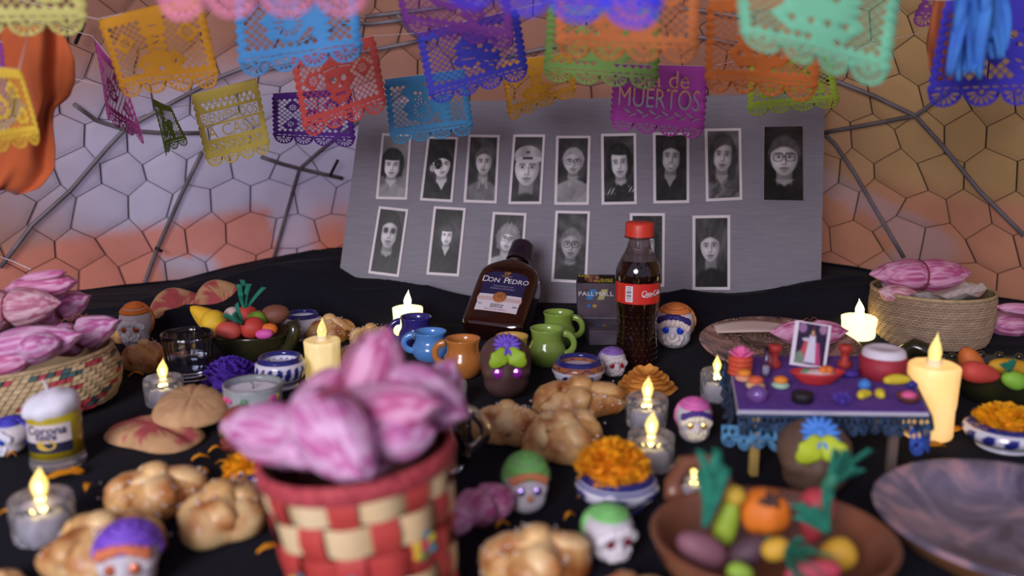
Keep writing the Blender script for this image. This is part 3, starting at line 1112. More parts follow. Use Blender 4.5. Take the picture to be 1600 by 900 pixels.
banner('birds', (240, 172, 40), [(782, 96), (892, 82), (898, 150), (794, 192)], (1.26, 1.20, 1.20, 1.26), 'amber cut-paper banner hanging at the top edge of the board', bend=0.004)
banner('church', (136, 180, 86), [(858, 6), (1032, 12), (1026, 142), (850, 128)], 1.0, 'leaf green cut-paper banner behind the light orange one', bend=0.003)
banner('muertos', (188, 66, 176), [(962, 100), (1106, 104), (1098, 220), (954, 204)], 1.16, 'magenta cut-paper banner with cut-out capital letters', bend=0.003)
banner('flowers', (168, 196, 52), [(1170, 92), (1298, 86), (1310, 168), (1168, 184)], 1.24, 'lime green cut-paper banner in front of the board corner', bend=0.004)
M_STRING = mat('white_thread', C(214, 206, 210), rough=0.8)


def string(pts, lab, r=0.0004):
    c = sum((Vector(p) for p in pts), Vector()) / len(pts)
    o = part('banner_string', tube([Vector(p) - c for p in pts], r, 5), M_STRING, loc=c)
    tag(o, lab, 'string', 'strings holding the banners')


def run(ids, lab, end=(0.25, 0.05, 0.06)):
    pts = []
    for i in ids:
        pts += [BN[i][0], BN[i][1]]
    a, b = Vector(pts[0]), Vector(pts[-1])
    def inside(q, p0):
        for k in range(20):
            v = (np.array(q) - DC) / (DR - 0.02)
            if v @ v < 1:
                break
            q = q.lerp(p0, 0.15)
        return tuple(q)
    pts = [inside(a + Vector((-0.25, 0.05, 0.06)), a)] + [tuple(p) for p in pts] + [inside(b + Vector(end), b)]
    string(pts, lab)


run([0, 1, 2, 3], 'white string carrying the four nearest banners')
run([4, 5, 6, 7, 8, 9], 'white string carrying the middle row of banners')
run([13, 15, 17, 19], 'white string running from the magenta edge-on banner to the indigo skull banner')
run([14, 16, 18, 20, 22, 23], 'white string carrying the rearmost row of banners')
run([12, 11], 'white string of the two banners at the left edge', (0.02, 0.10, 0.20))
string([aty(0, 401, 1.25), aty(22, 409, 1.24), aty(48, 421, 1.22)], 'pale loose thread above the left heap of tamales', 0.0009)

# ---------------------------------------------------------------- hanging cloths
def drape(name, rows, Y, m, lab, cat, folds=5, dep=0.02, nu=40, nv=40):
    """rows: (py, px left, px right)"""
    ys = [r[0] for r in rows]
    c = aty((rows[0][1] + rows[0][2]) / 2, rows[0][0], Y)

    def fn(u, v):
        py = ys[0] + (ys[-1] - ys[0]) * v
        l = np.interp(py, ys, [r[1] for r in rows])
        r = np.interp(py, ys, [r[2] for r in rows])
        yy = Y + dep * sin(pi * 2 * folds * u * 0.5 + 2.2 * v + 0.8 * sin(6 * v)) * (0.4 + 0.6 * sin(pi * u)) - dep * 1.2 * sin(pi * u) + 0.0035 * sin(15 * u + 3 * sin(5 * v) + 4 * v)
        p = aty(l + (r - l) * u, py + 4 * sin(9 * u) * v, yy)
        return tuple(p - c)
    o = part(name, grid(fn, nu, nv), m, loc=c)
    s = o.modifiers.new('thickness', 'SOLIDIFY')
    s.thickness = 0.0012
    return tag(o, lab, cat)


M_ORANGE = mat('orange_felt', C(196, 98, 50), rough=0.95, col2=C(178, 84, 42), nscale=12, sheen=0.1)
drape('orange_drape', [(40, 0, 92), (70, 2, 108), (92, 6, 116), (125, 14, 117), (150, 28, 108), (168, 44, 84), (182, 34, 82), (205, 10, 84), (230, -15, 87), (262, -28, 86), (292, -36, 64), (300, -40, 40)], 0.97, M_ORANGE, 'orange cloth bunched and hanging at the left edge', 'cloth', 2.6, 0.008)
M_ORANGE2 = mat('rust_crepe', C(190, 106, 66), rough=0.95, tl=0.2)
drape('orange_crepe_strip', [(-40, 1468, 1520), (20, 1456, 1512), (70, 1448, 1508), (110, 1452, 1498), (126, 1462, 1490)], 0.98, M_ORANGE2, 'rust orange crepe strip behind the blue tassel, top right', 'crepe', 3, 0.012, 16, 20)
tas = thing('crepe_tassel', 'light blue crepe tassel hanging in the top right corner', 'tassel', aty(1530, -40, 0.78))
M_BLUEC = mat('blue_crepe', C(84, 158, 236), rough=0.85, tl=0.3, col2=C(70, 120, 220), nscale=30)
for k in range(13):
    x0 = 1498 + 5.2 * k
    x1 = 1482 + 7.0 * k + random.uniform(-8, 8)
    yb = random.uniform(88, 128) if k < 9 else random.uniform(60, 95)
    Yk = 0.78 + random.uniform(-0.012, 0.012)

    def fn(u, v, x0=x0, x1=x1, yb=yb, Yk=Yk, k=k):
        w = 5 + 6 * sin(pi * min(v * 0.9 + 0.1, 1))
        xc = x0 + (x1 - x0) * v + 7 * sin(3.2 * v + k)
        return tuple(aty(xc + (u - 0.5) * 2 * w, -40 + (yb + 40) * v, Yk + 0.006 * sin(5 * v + k) + 0.003 * sin(u * 4 + k)) - tas.location)
    o = part('crepe_strand', grid(fn, 5, 14), M_BLUEC, tas)
    s = o.modifiers.new('thickness', 'SOLIDIFY')
    s.thickness = 0.0005
# ================================================================ BUILDERS
def husk_mat(k):
    a = [C(232, 186, 220), C(226, 166, 200), C(226, 186, 196)][k % 3]
    b = [C(192, 100, 160), C(188, 88, 140), C(190, 112, 140)][k % 3]
    return mat('pink_husk_%d' % (k % 3), a, rough=0.6, col2=b, nscale=7.0, stretch=(1.2, 26, 26), contrast=(0.43, 0.60), bump=0.7, bscale=12, tl=0.08)


M_TIE = mat('husk_tie', C(132, 54, 76), rough=0.8)
M_TIE2 = mat('brown_tie', C(128, 70, 50), rough=0.8)


def tamal(A, B, R, lab, seed=0, two=True, group=None, tie=M_TIE, flat=0.8, bow=False, parent=None, pinch=0.40):
    """corn-husk parcel from A to B, tied round the middle"""
    L = (Vector(B) - Vector(A)).length
    M = frame_matrix(A, B)
    lr = random.Random(seed)
    n, m = 40, 44
    ph = [lr.uniform(0, 6) for _ in range(6)]

    def rad(u):
        r = max(sin(pi * min(max(u, 0), 1)), 0) ** 0.60
        if two:
            r *= 1 - pinch * math.exp(-((u - 0.5) / 0.060) ** 2)
        return r * (1 + 0.06 * sin(7 * u + ph[0]))

    def fn(a_, u):
        a = 2 * pi * a_
        r = R * rad(u)
        e = abs(u - 0.5) * 2
        fl = flat * (1 - 0.45 * max(e - 0.75, 0) / 0.25)
        wd = 1 + 0.35 * max(e - 0.80, 0) / 0.2
        rid = 1 + 0.030 * sin(9 * a + ph[1] + 2 * u) + 0.018 * sin(17 * a + ph[2]) + 0.04 * sin(2 * a + ph[3] + 5 * u)
        x = (u - 0.5) * L + 0.03 * L * sin(2 * a + ph[4]) * max(e - 0.8, 0) * 5
        return (x, r * rid * cos(a) * wd, r * rid * sin(a) * fl + R * 0.10 * sin(3 * u + ph[5]))
    t = thing('tamal', lab, 'tamal', M.translation, M.to_euler(), group)
    part('husk', grid(fn, n, m, True), husk_mat(seed), t)
    if two:
        rr_ = R * rad(0.5) * 1.07
        pts = [(0.0006 * sin(3 * a), rr_ * cos(a), rr_ * flat * sin(a) + R * 0.1 * sin(1.5 + ph[5])) for a in [2 * pi * k / 24 for k in range(24)]]
        part('tie', tube(pts, R * 0.045, 6, True), tie, t)
        if bow:
            for s in (-1, 1):
                pts = [(s * R * 0.2 * k, s * R * 0.1 * sin(k), rr_ * flat + R * 0.14 + R * 0.20 * sin(k * 1.4) + R * 0.05 * k) for k in range(5)]
                part('tie_end', tube(pts, R * 0.03, 5), tie, t)
    return t


# ---------------------------------------------------------------- bread of the dead
def crust(k):
    return mat('bread_crust_%d' % (k % 3), [C(226, 186, 126), C(218, 172, 110), C(232, 198, 142)][k % 3], rough=0.45, col2=[C(170, 98, 46), C(150, 84, 40), C(184, 116, 60)][k % 3], nscale=42, contrast=(0.40, 0.64), coat=0.12, bump=0.25, bscale=90)


M_SUGAR = mat('sugar_grain', C(240, 234, 236), rough=0.4)


def bread(px, pyf, wpx, lab, seed=0, hr=0.46, rz=0.0, sugar=110, z=0.0, dr=0.85, group='breads of the dead', tilt=(0, 0), kind='bread_roll'):
    p, s = base(px, pyf, wpx * 0.9, z)
    w = wpx * s
    lr = random.Random(seed)
    h = w * hr * 0.76
    t = thing(kind, lab, 'bread', p, (tilt[0], tilt[1], rz), group)
    es = [(0, 0, h * 0.30, w * 0.40, w * 0.40 * dr, h * 0.56)]
    nl = 4
    for k in range(nl):
        a = 2 * pi * k / nl + lr.uniform(-0.3, 0.3)
        es.append((w * 0.25 * cos(a), w * 0.25 * dr * sin(a), h * 0.30, w * 0.27, w * 0.27 * dr, h * lr.uniform(0.44, 0.58)))
    g = star(es, 44, 28, (0, 0, h * 0.25), 16, (), 0.0, 0.03, seed)
    part('bun', g, crust(seed), t)
    ctr = np.array((0, 0, h * 0.25))
    nb = 4
    a0 = lr.uniform(0, 1.5)
    for k in range(nb):
        a = a0 + 2 * pi * k / nb + lr.uniform(-0.2, 0.2)
        pts, rs = [], []
        for q in range(9):
            el = RAD(82 - 74 * q / 8)
            d = (cos(el) * cos(a + 0.14 * sin(q)), cos(el) * sin(a + 0.14 * sin(q)), sin(el))
            hit = surf_hit(g, ctr, d)
            pts.append(ctr + (hit - ctr) * 0.95)
            kn = 0.86 + 0.24 * abs(cos(pi * (q / 8) * 1.5 + 0.3))
            rs.append(w * 0.125 * kn * (1 if 0 < q < 8 else 0.6))
        part('bone_strip', tube(pts, rs, 14, flat=0.50), crust(seed + 1), t)
    top = surf_hit(g, ctr, (0.05, 0, 1))
    part('knob', ell(w * 0.13, w * 0.12, w * 0.085, 16, 10, top + np.array((0, 0, w * 0.025))), crust(seed + 2), t)
    if sugar:
        gs = []
        cand = [i for i in range(len(g[0])) if g[0][i][2] > h * 0.35]
        for q in range(sugar):
            v = g[0][lr.choice(cand)]
            d = v - ctr
            pp = ctr + d * (1.06 + lr.uniform(0, 0.10)) + np.array([lr.uniform(-1, 1), lr.uniform(-1, 1), 0]) * w * 0.03
            r = lr.uniform(0.6, 1.3) * w * 0.0125
            gs.append(T(G([(r, 0, 0), (-r, 0, 0), (0, r, 0), (0, -r, 0), (0, 0, r), (0, 0, -r)], [(0, 2, 4), (2, 1, 4), (1, 3, 4), (3, 0, 4), (2, 0, 5), (1, 2, 5), (3, 1, 5), (0, 3, 5)]), pp, (lr.uniform(0, 3), lr.uniform(0, 3), 0)))
        part('sugar', J(*gs), M_SUGAR, t, smooth=False, kind='stuff')
    return t


def cookie(px, py, lpx, wpx, lab, rz=0.0, red=True, z=0.0, seed=0, tilt=(0, 0), shape='heart', grooves=False, hr=0.16):
    """flat biscuit centred on the photo point"""
    p = tab(px, py, z)
    s = mpp(p)
    L, W = lpx * s, wpx * s
    t = thing('biscuit', lab, 'biscuit', p, (tilt[0], tilt[1], rz), 'biscuits')
    lr = random.Random(seed)
    H = L * hr

    def outline(a):
        if shape == 'heart':
            return 0.5 * (1 + 0.16 * cos(2 * a) - 0.16 * max(cos(a), 0) ** 8 + 0.07 * cos(3 * a + 0.8))
        return 0.5 * (1 + 0.04 * cos(3 * a + 1))
    rings = [(0.0, H), (0.25, H * 0.99), (0.5, H * 0.94), (0.72, H * 0.82), (0.88, H * 0.58), (0.97, H * 0.28), (1.0, H * 0.10), (0.93, 0.0), (0.4, 0.0), (0, 0.0)]
    v, f, c = [], [], []
    n = 56
    ca, cb = np.array(C(204, 162, 118)[:3]), np.array(C(184, 62, 84)[:3])
    for r, zz in rings:
        for k in range(n):
            a = 2 * pi * k / n
            o = outline(a) * r
            x, y = o * cos(a) * L, o * sin(a) * W
            dz = 0
            if grooves and zz > H * 0.3:
                dz = -H * 0.12 * max(cos(x / L * 40), 0) ** 3
            if shape == 'heart':
                dz -= H * 0.3 * math.exp(-(y / (W * 0.06)) ** 2) * (1 if zz > H * 0.3 else 0) * (1 if x > 0 else 0.2)
            v.append((x, y, max(zz + dz, 0)))
            nz = sin(x / L * 13 + seed) + sin(y / W * 11 + 2 * seed) + lr.uniform(-1.0, 1.0)
            k_ = 1.0 if (red and r < 0.9 and zz > H * 0.3 and nz > -0.4) else 0.0
            c.append(ca * (1 - k_ * 0.85) + cb * k_ * 0.85)
    for j in range(len(rings) - 1):
        for k in range(n):
            a, b = j * n + k, j * n + (k + 1) % n
            f.append((a, a + n, b + n, b))
    m = mat('biscuit_crumb', (0.6, 0.4, 0.3, 1), rough=0.8, vcol=True, col2=(0.80, 0.76, 0.72, 1), nscale=60, bump=0.3, bscale=200)
    part('biscuit_body', G(v, f, np.array(c)), m, t)
    if red:
        gs = []
        for q in range(90):
            a, r = lr.uniform(0, 6.28), sqrt(lr.uniform(0, 0.6))
            x, y = outline(a) * r * cos(a) * L, outline(a) * r * sin(a) * W
            rr_ = lr.uniform(0.6, 1.2) * L * 0.006
            gs.append(rbox(rr_, rr_, rr_, rr_ * 0.2, (x, y, H * (1.0 - 0.35 * r ** 3)), (q, q * 2, 0)))
        part('red_sugar', J(*gs), mat('red_sugar', C(196, 60, 90), rough=0.5), t, smooth=False, kind='stuff')
    return t


# ---------------------------------------------------------------- sugar and chocolate skulls
def skull(px, pyf, wpx, lab, base_m, rz=0.0, eye=None, trim=None, teeth=None, cap=None, hair=None, band=None, nose=None, hr=1.02, group='sugar skulls', leaves=None, flower=None, z=0.0, cheeks=None):
    p, s = base(px, pyf, wpx * 0.8, z)
    w = wpx * s
    t = thing('sugar_skull', lab, 'skull', p, rz, group)
    h = w * hr
    es = [(0, 0.05 * w, h * 0.60, w * 0.48, w * 0.50, h * 0.40), (0, -0.10 * w, h * 0.27, w * 0.41, w * 0.36, h * 0.28), (0, -0.14 * w, h * 0.45, w * 0.44, w * 0.36, h * 0.22)]
    ctr = (0, 0, h * 0.45)
    dn = []
    for sx in (-1, 1):
        dn.append(((sx * 0.36, -1, 0.06), w * 0.06, 0.24))
        dn.append(((sx * 0.62, -1, -0.34), w * 0.035, 0.22))
    g = star(es, 48, 34, ctr, 14, dn, 0.0)
    part('cranium', g, base_m, t)
    H_ = lambda d: surf_hit(g, ctr, d)
    if eye:
        me = mat('gem_%d_%d_%d' % eye, C(*eye), rough=0.08, coat=1.0, metal=0.35)
        for sx in (-1, 1):
            q = H_((sx * 0.36, -1, 0.06))
            part('eye_gem', ell(w * 0.10, w * 0.06, w * 0.10, 8, 5, q + np.array((0, -w * 0.01, 0))), me, t, smooth=False)
    if nose:
        mn = mat('icing_%d_%d_%d' % nose, C(*nose), rough=0.55)
        q = H_((0, -1, -0.16))
        part('nose', ell(w * 0.07, w * 0.09, w * 0.10, 10, 8, q), mn, t)

    def icing_row(name, dirs, col, r, sq=(1, 1, 1.3)):
        m = mat('icing_%d_%d_%d' % col, C(*col), rough=0.55)
        gs = []
        for k, d in enumerate(dirs):
            q = H_(d)
            gs.append(ell(r * sq[0], r * sq[1], r * sq[2], 8, 6, q, (0, 0.35 if k % 2 else 0.15, 0)))
        part(name, J(*gs), m, t)
    if trim:
        icing_row('icing_fringe', [(x, -1, 0.52 - 0.22 * x * x) for x in np.linspace(-1.05, 1.05, 11)], trim, w * 0.088)
    if teeth:
        icing_row('icing_teeth', [(x, -1, -0.46 + 0.08 * x * x) for x in np.linspace(-0.50, 0.50, 7)], teeth, w * 0.070)
        icing_row('icing_teeth', [(x, -1, -0.64 + 0.05 * x * x) for x in np.linspace(-0.45, 0.45, 6)], teeth, w * 0.062)
    if band:
        icing_row('icing_band', [(x, -0.9, 0.80 - 0.15 * x * x) for x in np.linspace(-1.0, 1.0, 14)], band, w * 0.10, (1.1, 1, 0.8))
    if cap:
        m = mat('icing_%d_%d_%d' % cap, C(*cap), rough=0.55)
        gs = []
        for k in range(10):
            el = 0.25 + 0.135 * k
            full = el > 0.62
            pts = []
            for a in (np.linspace(0, 2 * pi, 30) if full else np.linspace(-0.05 * pi, 1.05 * pi, 20)):
                pts.append(H_((cos(a) * cos(el), sin(a) * cos(el), sin(el))))
            gs.append(tube(pts, w * 0.055, 6))
        part('icing_cap', J(*gs), m, t)
    if hair:
        m = mat('icing_%d_%d_%d' % hair, C(*hair), rough=0.55)
        gs = []
        for sx in (-1, 1):
            for k in range(5):
                pts = []
                for el in np.linspace(1.50, -0.45, 16):
                    a = sx * (0.30 + 0.30 * k) + 0.06 * sin(el * 14 + k)
                    pts.append(H_((sx * cos(a) * cos(el), (abs(sin(a))) * cos(el), sin(el))))
                gs.append(tube(pts, w * 0.052, 6))
        for el in (0.92, 1.04, 1.16, 1.28, 1.40, 1.52):
            gs.append(tube([H_((cos(a) * cos(el), sin(a) * cos(el), sin(el))) for a in np.linspace(0, 2 * pi, 26)], w * 0.05, 6))
        part('icing_hair', J(*gs), m, t)
    if leaves:
        m = mat('icing_%d_%d_%d' % leaves, C(*leaves), rough=0.5)
        for sx in (-1, 1):
            q = H_((sx * 0.14, -0.7, 1.0))

            def fn(u, v, sx=sx):
                a = v * w * 0.40
                wd = w * 0.17 * sin(pi * min(v * 0.93 + 0.05, 1)) ** 0.7 * (1 + 0.1 * sin(16 * v))
                return (sx * (a * 0.62) + (u - 0.5) * 2 * wd * 0.75 - sx * w * 0.05, -0.02 * w - 0.08 * w * sin(pi * v) + abs(u - 0.5) * w * 0.05 - w * 0.12 * v, -a * 0.72 + (u - 0.5) * 2 * wd * 0.5 * sx + w * 0.02)
            o = part('icing_leaf', T(grid(fn, 7, 12), q), m, t)
            sm = o.modifiers.new('thickness', 'SOLIDIFY')
            sm.thickness = w * 0.03
    if flower:
        m = mat('icing_%d_%d_%d' % flower, C(*flower), rough=0.5)
        q = H_((0, -0.50, 1.0))
        gs = [ell(w * 0.09, w * 0.09, w * 0.07, 8, 6)]
        for k in range(14):
            a = 2 * pi * k / 14
            gs.append(ell(w * 0.15, w * 0.040, w * 0.045, 8, 6, (cos(a) * w * 0.12, sin(a) * w * 0.12, 0), (0, -0.25, a)))
        part('icing_flower', T(J(*gs), q, (0.7, 0, 0)), m, t)
    return t


M_SUGARSK = mat('pressed_sugar', C(214, 208, 214), rough=0.5, sss=0.2, col2=C(196, 190, 198), nscale=60, bump=0.2, bscale=400)
M_CHOC = mat('chocolate', C(92, 66, 64), rough=0.38, col2=C(78, 54, 52), nscale=20)
M_AMARANTH = mat('clay_red_skull', C(150, 74, 54), rough=0.7, col2=C(110, 48, 36), nscale=30)


# ---------------------------------------------------------------- electric candles
M_FLAME = mat('led_flame', C(255, 240, 190), rough=0.1, emit=C(250, 224, 130), es=0.42, trans=0.55, ior=1.3)
M_FLAME_HOT = mat('led_flame_bright', C(255, 246, 200), rough=0.2, emit=C(255, 238, 160), es=4.0)
M_FLAME_DIM = mat('led_flame_unlit', C(244, 226, 170), rough=0.12, trans=0.55, emit=C(255, 225, 140), es=0.45)
M_LED = mat('led_core', C(255, 240, 180), emit=C(255, 226, 130), es=9.0)
M_ACRYL = mat('clear_acrylic', C(238, 238, 248), rough=0.05, trans=0.88, ior=1.42)
M_FROST = mat('frosted_acrylic', C(226, 224, 236), rough=0.4, trans=0.5, ior=1.3)
M_INNER = mat('white_cup', C(206, 204, 216), rough=0.6)


def flame_geo(r, h, n=14):
    pr = []
    for k in range(13):
        t_ = k / 12
        pr.append((r * (sin(pi * min(t_ * 0.62 + 0.20, 1)) if t_ < 0.42 else (1 - t_) / 0.58 * 0.98 * (1 + 0.25 * sin(pi * (t_ - 0.42) / 0.58) - 0.35 * (t_ - 0.42) / 0.58)), t_ * h))
    pr[-1] = (r * 0.03, h)
    g = lathe(pr, n)
    v = g[0].copy()
    v[:, 0] += r * 0.35 * (v[:, 2] / h) ** 3
    return G(v, g[1])


def tealight(px, pyf, wpx, lab, z=0.0, hr=0.72, group='clear acrylic tea lights', fpy=None):
    p, s = base(px, pyf, wpx, z)
    w = wpx * s
    R_, H_ = w / 2, w * hr
    t = thing('tea_light', lab, 'candle', p, random.uniform(0, 3), group)
    n = 24
    v, f = [], []
    rings = [(0.0, 0.0), (0.90, 0.0), (0.94, H_ * 0.06), (0.97, H_ * 0.30), (0.99, H_ * 0.58), (1.0, H_ * 0.86), (0.97, H_ * 0.96), (0.90, H_), (0.55, H_ * 0.975), (0.30, H_ * 0.965), (0.0, H_ * 0.965)]
    for j, (r, zz) in enumerate(rings):
        for k in range(n):
            a = 2 * pi * (k + 0.5 * (j % 2)) / n
            rr_ = R_ * r * (1 - 0.075 * (1 if (k + j) % 2 and 1 < j < 6 else 0))
            v.append((rr_ * cos(a), rr_ * sin(a), zz))
    for j in range(len(rings) - 1):
        for k in range(n):
            a, b, c_, d = j * n + k, j * n + (k + 1) % n, (j + 1) * n + (k + 1) % n, (j + 1) * n + k
            if j % 2:
                f += [(a, b, c_), (a, c_, d)]
            else:
                f += [(a, b, d), (b, c_, d)]
    part('cut_cup', G(v, f), M_ACRYL, t, smooth=False)
    part('inner_cup', lathe([(0.0, H_ * 0.03), (R_ * 0.62, H_ * 0.03), (R_ * 0.62, H_ * 0.46), (R_ * 0.50, H_ * 0.58), (0.0, H_ * 0.60)], 20), M_INNER, t)
    fr, fh = R_ * 0.27, w * 0.52
    part('flame', T(flame_geo(fr, fh), (0, 0, H_ * 0.97)), M_FLAME, t)
    part('light_core', ell(fr * 0.55, fr * 0.55, fr * 0.5, 10, 6, (0, 0, H_ * 0.80)), M_LED, t)
    part('light_core', ell(fr * 0.35, fr * 0.35, fr * 0.8, 10, 6, (0, 0, H_ * 0.97 + fh * 0.3)), M_LED, t)
    return t


def pillar(px, pyf, wpx, pytop, lab, body_m, flame_m=M_FLAME, z=0.0, fh=None, seed=0):
    """electric pillar candle with wax drips"""
    p, s = base(px, pyf, wpx, z)
    R_ = wpx * s / 2
    H_ = ztop(p, pytop) - z
    lr = random.Random(seed)
    t = thing('electric_candle', lab, 'candle', p, lr.uniform(0, 3))
    drips = [(lr.uniform(0, 6.28), lr.uniform(0.25, 0.7), lr.uniform(0.10, 0.16)) for _ in range(9)]

    def wob(a, zz):
        k = 1 + 0.012 * sin(5 * a + 20 * zz)
        for da, ln, wd in drips:
            dd = (a - da + pi) % (2 * pi) - pi
            if zz > H_ * (1 - ln):
                k += 0.035 * math.exp(-(dd / wd) ** 2)
        return k
    pr = [(0.0, 0.0), (R_ * 0.97, 0.0), (R_, H_ * 0.03)] + [(R_ * (1 - 0.03 * sin(pi * q / 10)), H_ * (0.03 + 0.93 * q / 11)) for q in range(1, 12)] + [(R_ * 0.97, H_ * 0.985), (R_ * 0.9, H_), (R_ * 0.75, H_ * 0.985), (R_ * 0.3, H_ * 0.975), (0, H_ * 0.975)]
    part('wax_body', lathe(pr, 48, wob), body_m, t)
    fr = R_ * 0.27
    part('flame', T(flame_geo(fr, fh or R_ * 1.15), (0, 0, H_ * 0.97)), flame_m, t)
    part('collar', lathe([(fr * 1.15, 0), (fr * 1.15, fr * 0.9), (fr * 0.8, fr * 1.0)], 14), M_FROST, t, (0, 0, H_ * 0.972))
    return t


# ---------------------------------------------------------------- clay mugs and painted pots
def mug(px, pyf, wpx, pytop, rgb, lab, hang=0.0, z=0.0):
    p, s = base(px, pyf, wpx * 0.8, z)
    R_ = wpx * s / 2
    H_ = ztop(p, pytop) - z
    t = thing('clay_mug', lab, 'mug', p, hang, 'small glazed clay mugs')
    m = mat('glaze_%d_%d_%d' % rgb, C(*rgb), rough=0.18, coat=0.5, col2=tuple(c * 0.82 for c in C(*rgb)[:3]) + (1,), nscale=30)
    pr = [(0, 0), (0.66, 0), (0.74, 0.03), (0.90, 0.14), (0.99, 0.28), (1.0, 0.40), (0.95, 0.52), (0.84, 0.62), (0.80, 0.70), (0.80, 0.80), (0.84, 0.92), (0.885, 0.98), (0.87, 1.0), (0.82, 0.985), (0.75, 0.90), (0.72, 0.74), (0.80, 0.58), (0.88, 0.40), (0.80, 0.20), (0.5, 0.1), (0, 0.09)]
    part('body', lathe([(r * R_, zz * H_) for r, zz in pr], 40), m, t)
    pts = []
    for k in range(13):
        a = RAD(100 - 205 * k / 12)
        pts.append((R_ * 0.92 + R_ * 0.50 * cos(a) * (1 if cos(a) > 0 else 0.6), 0, H_ * 0.60 + H_ * 0.27 * sin(a)))
    part('handle', tube(pts, [R_ * (0.13 + 0.03 * abs(k - 6) / 6) for k in range(13)], 12, flat=1.25), m, t)
    return t


def pot_geo(R_, H_, prof, colfn, n=96):
    # refine profile
    P = []
    for (r0, z0), (r1, z1) in zip(prof[:-1], prof[1:]):
        k = max(1, int(sqrt((r1 - r0) ** 2 + (z1 - z0) ** 2) / 0.035))
        for q in range(k):
            P.append((r0 + (r1 - r0) * q / k, z0 + (z1 - z0) * q / k))
    P.append(prof[-1])
    g = lathe([(r * R_, zz * H_) for r, zz in P], n)
    c = []
    for j, (r, zz) in enumerate(P):
        for k in range(n):
            c.append(colfn(2 * pi * k / n, zz, j / len(P)))
    return G(g[0], g[1], np.array(c))


M_TALA = mat('painted_glaze', (0.8, 0.8, 0.9, 1), rough=0.15, vcol=True, coat=0.4)
WHITE_G, BLUE_G, RUST_G = np.array(C(214, 212, 226)[:3]), np.array(C(38, 44, 124)[:3]), np.array(C(168, 100, 52)[:3])
POT_PROF = [(0, 0), (0.62, 0), (0.66, 0.06), (0.62, 0.12), (0.80, 0.28), (0.95, 0.46), (1.0, 0.62), (0.96, 0.78), (0.86, 0.90), (0.84, 0.96), (0.78, 1.0), (0.70, 0.985), (0.66, 0.92), (0.70, 0.80), (0.70, 0.70), (0, 0.70)]


def tala_col(style, nk=14):
    def fn(a, zz, t):
        if t > 0.80:
            return WHITE_G * 0.95
        if zz > 0.86:
            return BLUE_G * 0.8
        c = WHITE_G
        if style == 'leaf':
            q = (a * nk / (2 * pi)) % 1.0 - 0.5
            dy = (zz - 0.56) / 0.22
            if ((q - 0.10 * dy) / 0.33) ** 2 + dy ** 2 < 1:
                c = BLUE_G
            if 0.24 < zz < 0.28 or 0.15 < zz < 0.17:
                c = BLUE_G * 1.3
        elif style == 'scroll':
            s_ = sin(a * 6) * 0.12 + 0.50
            if abs(zz - s_) < 0.07 or (((a * 6 / (2 * pi)) % 1.0 - 0.5) / 0.20) ** 2 + ((zz - 0.60) / 0.10) ** 2 < 1:
                c = BLUE_G
            if zz < 0.14 or abs(zz - 0.80) < 0.03:
                c = BLUE_G * 1.2
        elif style == 'rust':
            if 0.66 < zz < 0.86:
                c = RUST_G
                if abs(zz - 0.75 - 0.06 * sin(a * 10)) < 0.018:
                    c = BLUE_G * 0.5
            elif ((a * 7 / (2 * pi)) % 1.0 - 0.5) ** 2 / 0.06 + ((zz - 0.45) / 0.16) ** 2 < 1:
                c = BLUE_G * 0.7
        elif style == 'dots':
            if (((a * 9 / (2 * pi)) % 1.0 - 0.5) / 0.28) ** 2 + ((zz - 0.58) / 0.11) ** 2 < 1 and not ((((a * 9 / (2 * pi)) % 1.0 - 0.5) / 0.12) ** 2 + ((zz - 0.58) / 0.05) ** 2 < 1):
                c = BLUE_G
            if abs(zz - 0.36) < 0.025:
                c = BLUE_G
        return c
    return fn


def pot(px, pyf, wpx, pytop, style, lab, bloom=None, z=0.0, nk=14):
    p, s = base(px, pyf, wpx * 0.62, z)
    R_ = wpx * s / 2
    H_ = ztop(p, pytop) - z
    t = thing('painted_pot', lab, 'pot', p, random.uniform(0, 3), 'blue and white painted pots')
    part('pot_body', pot_geo(R_, H_, POT_PROF, tala_col(style, nk)), M_TALA, t)
    part('filling', lathe([(R_ * 0.70, H_ * 0.74), (R_ * 0.3, H_ * 0.75), (0, H_ * 0.75)], 24), mat('salt_filling', C(206, 204, 216), rough=0.8), t)
    return t, p, R_, H_


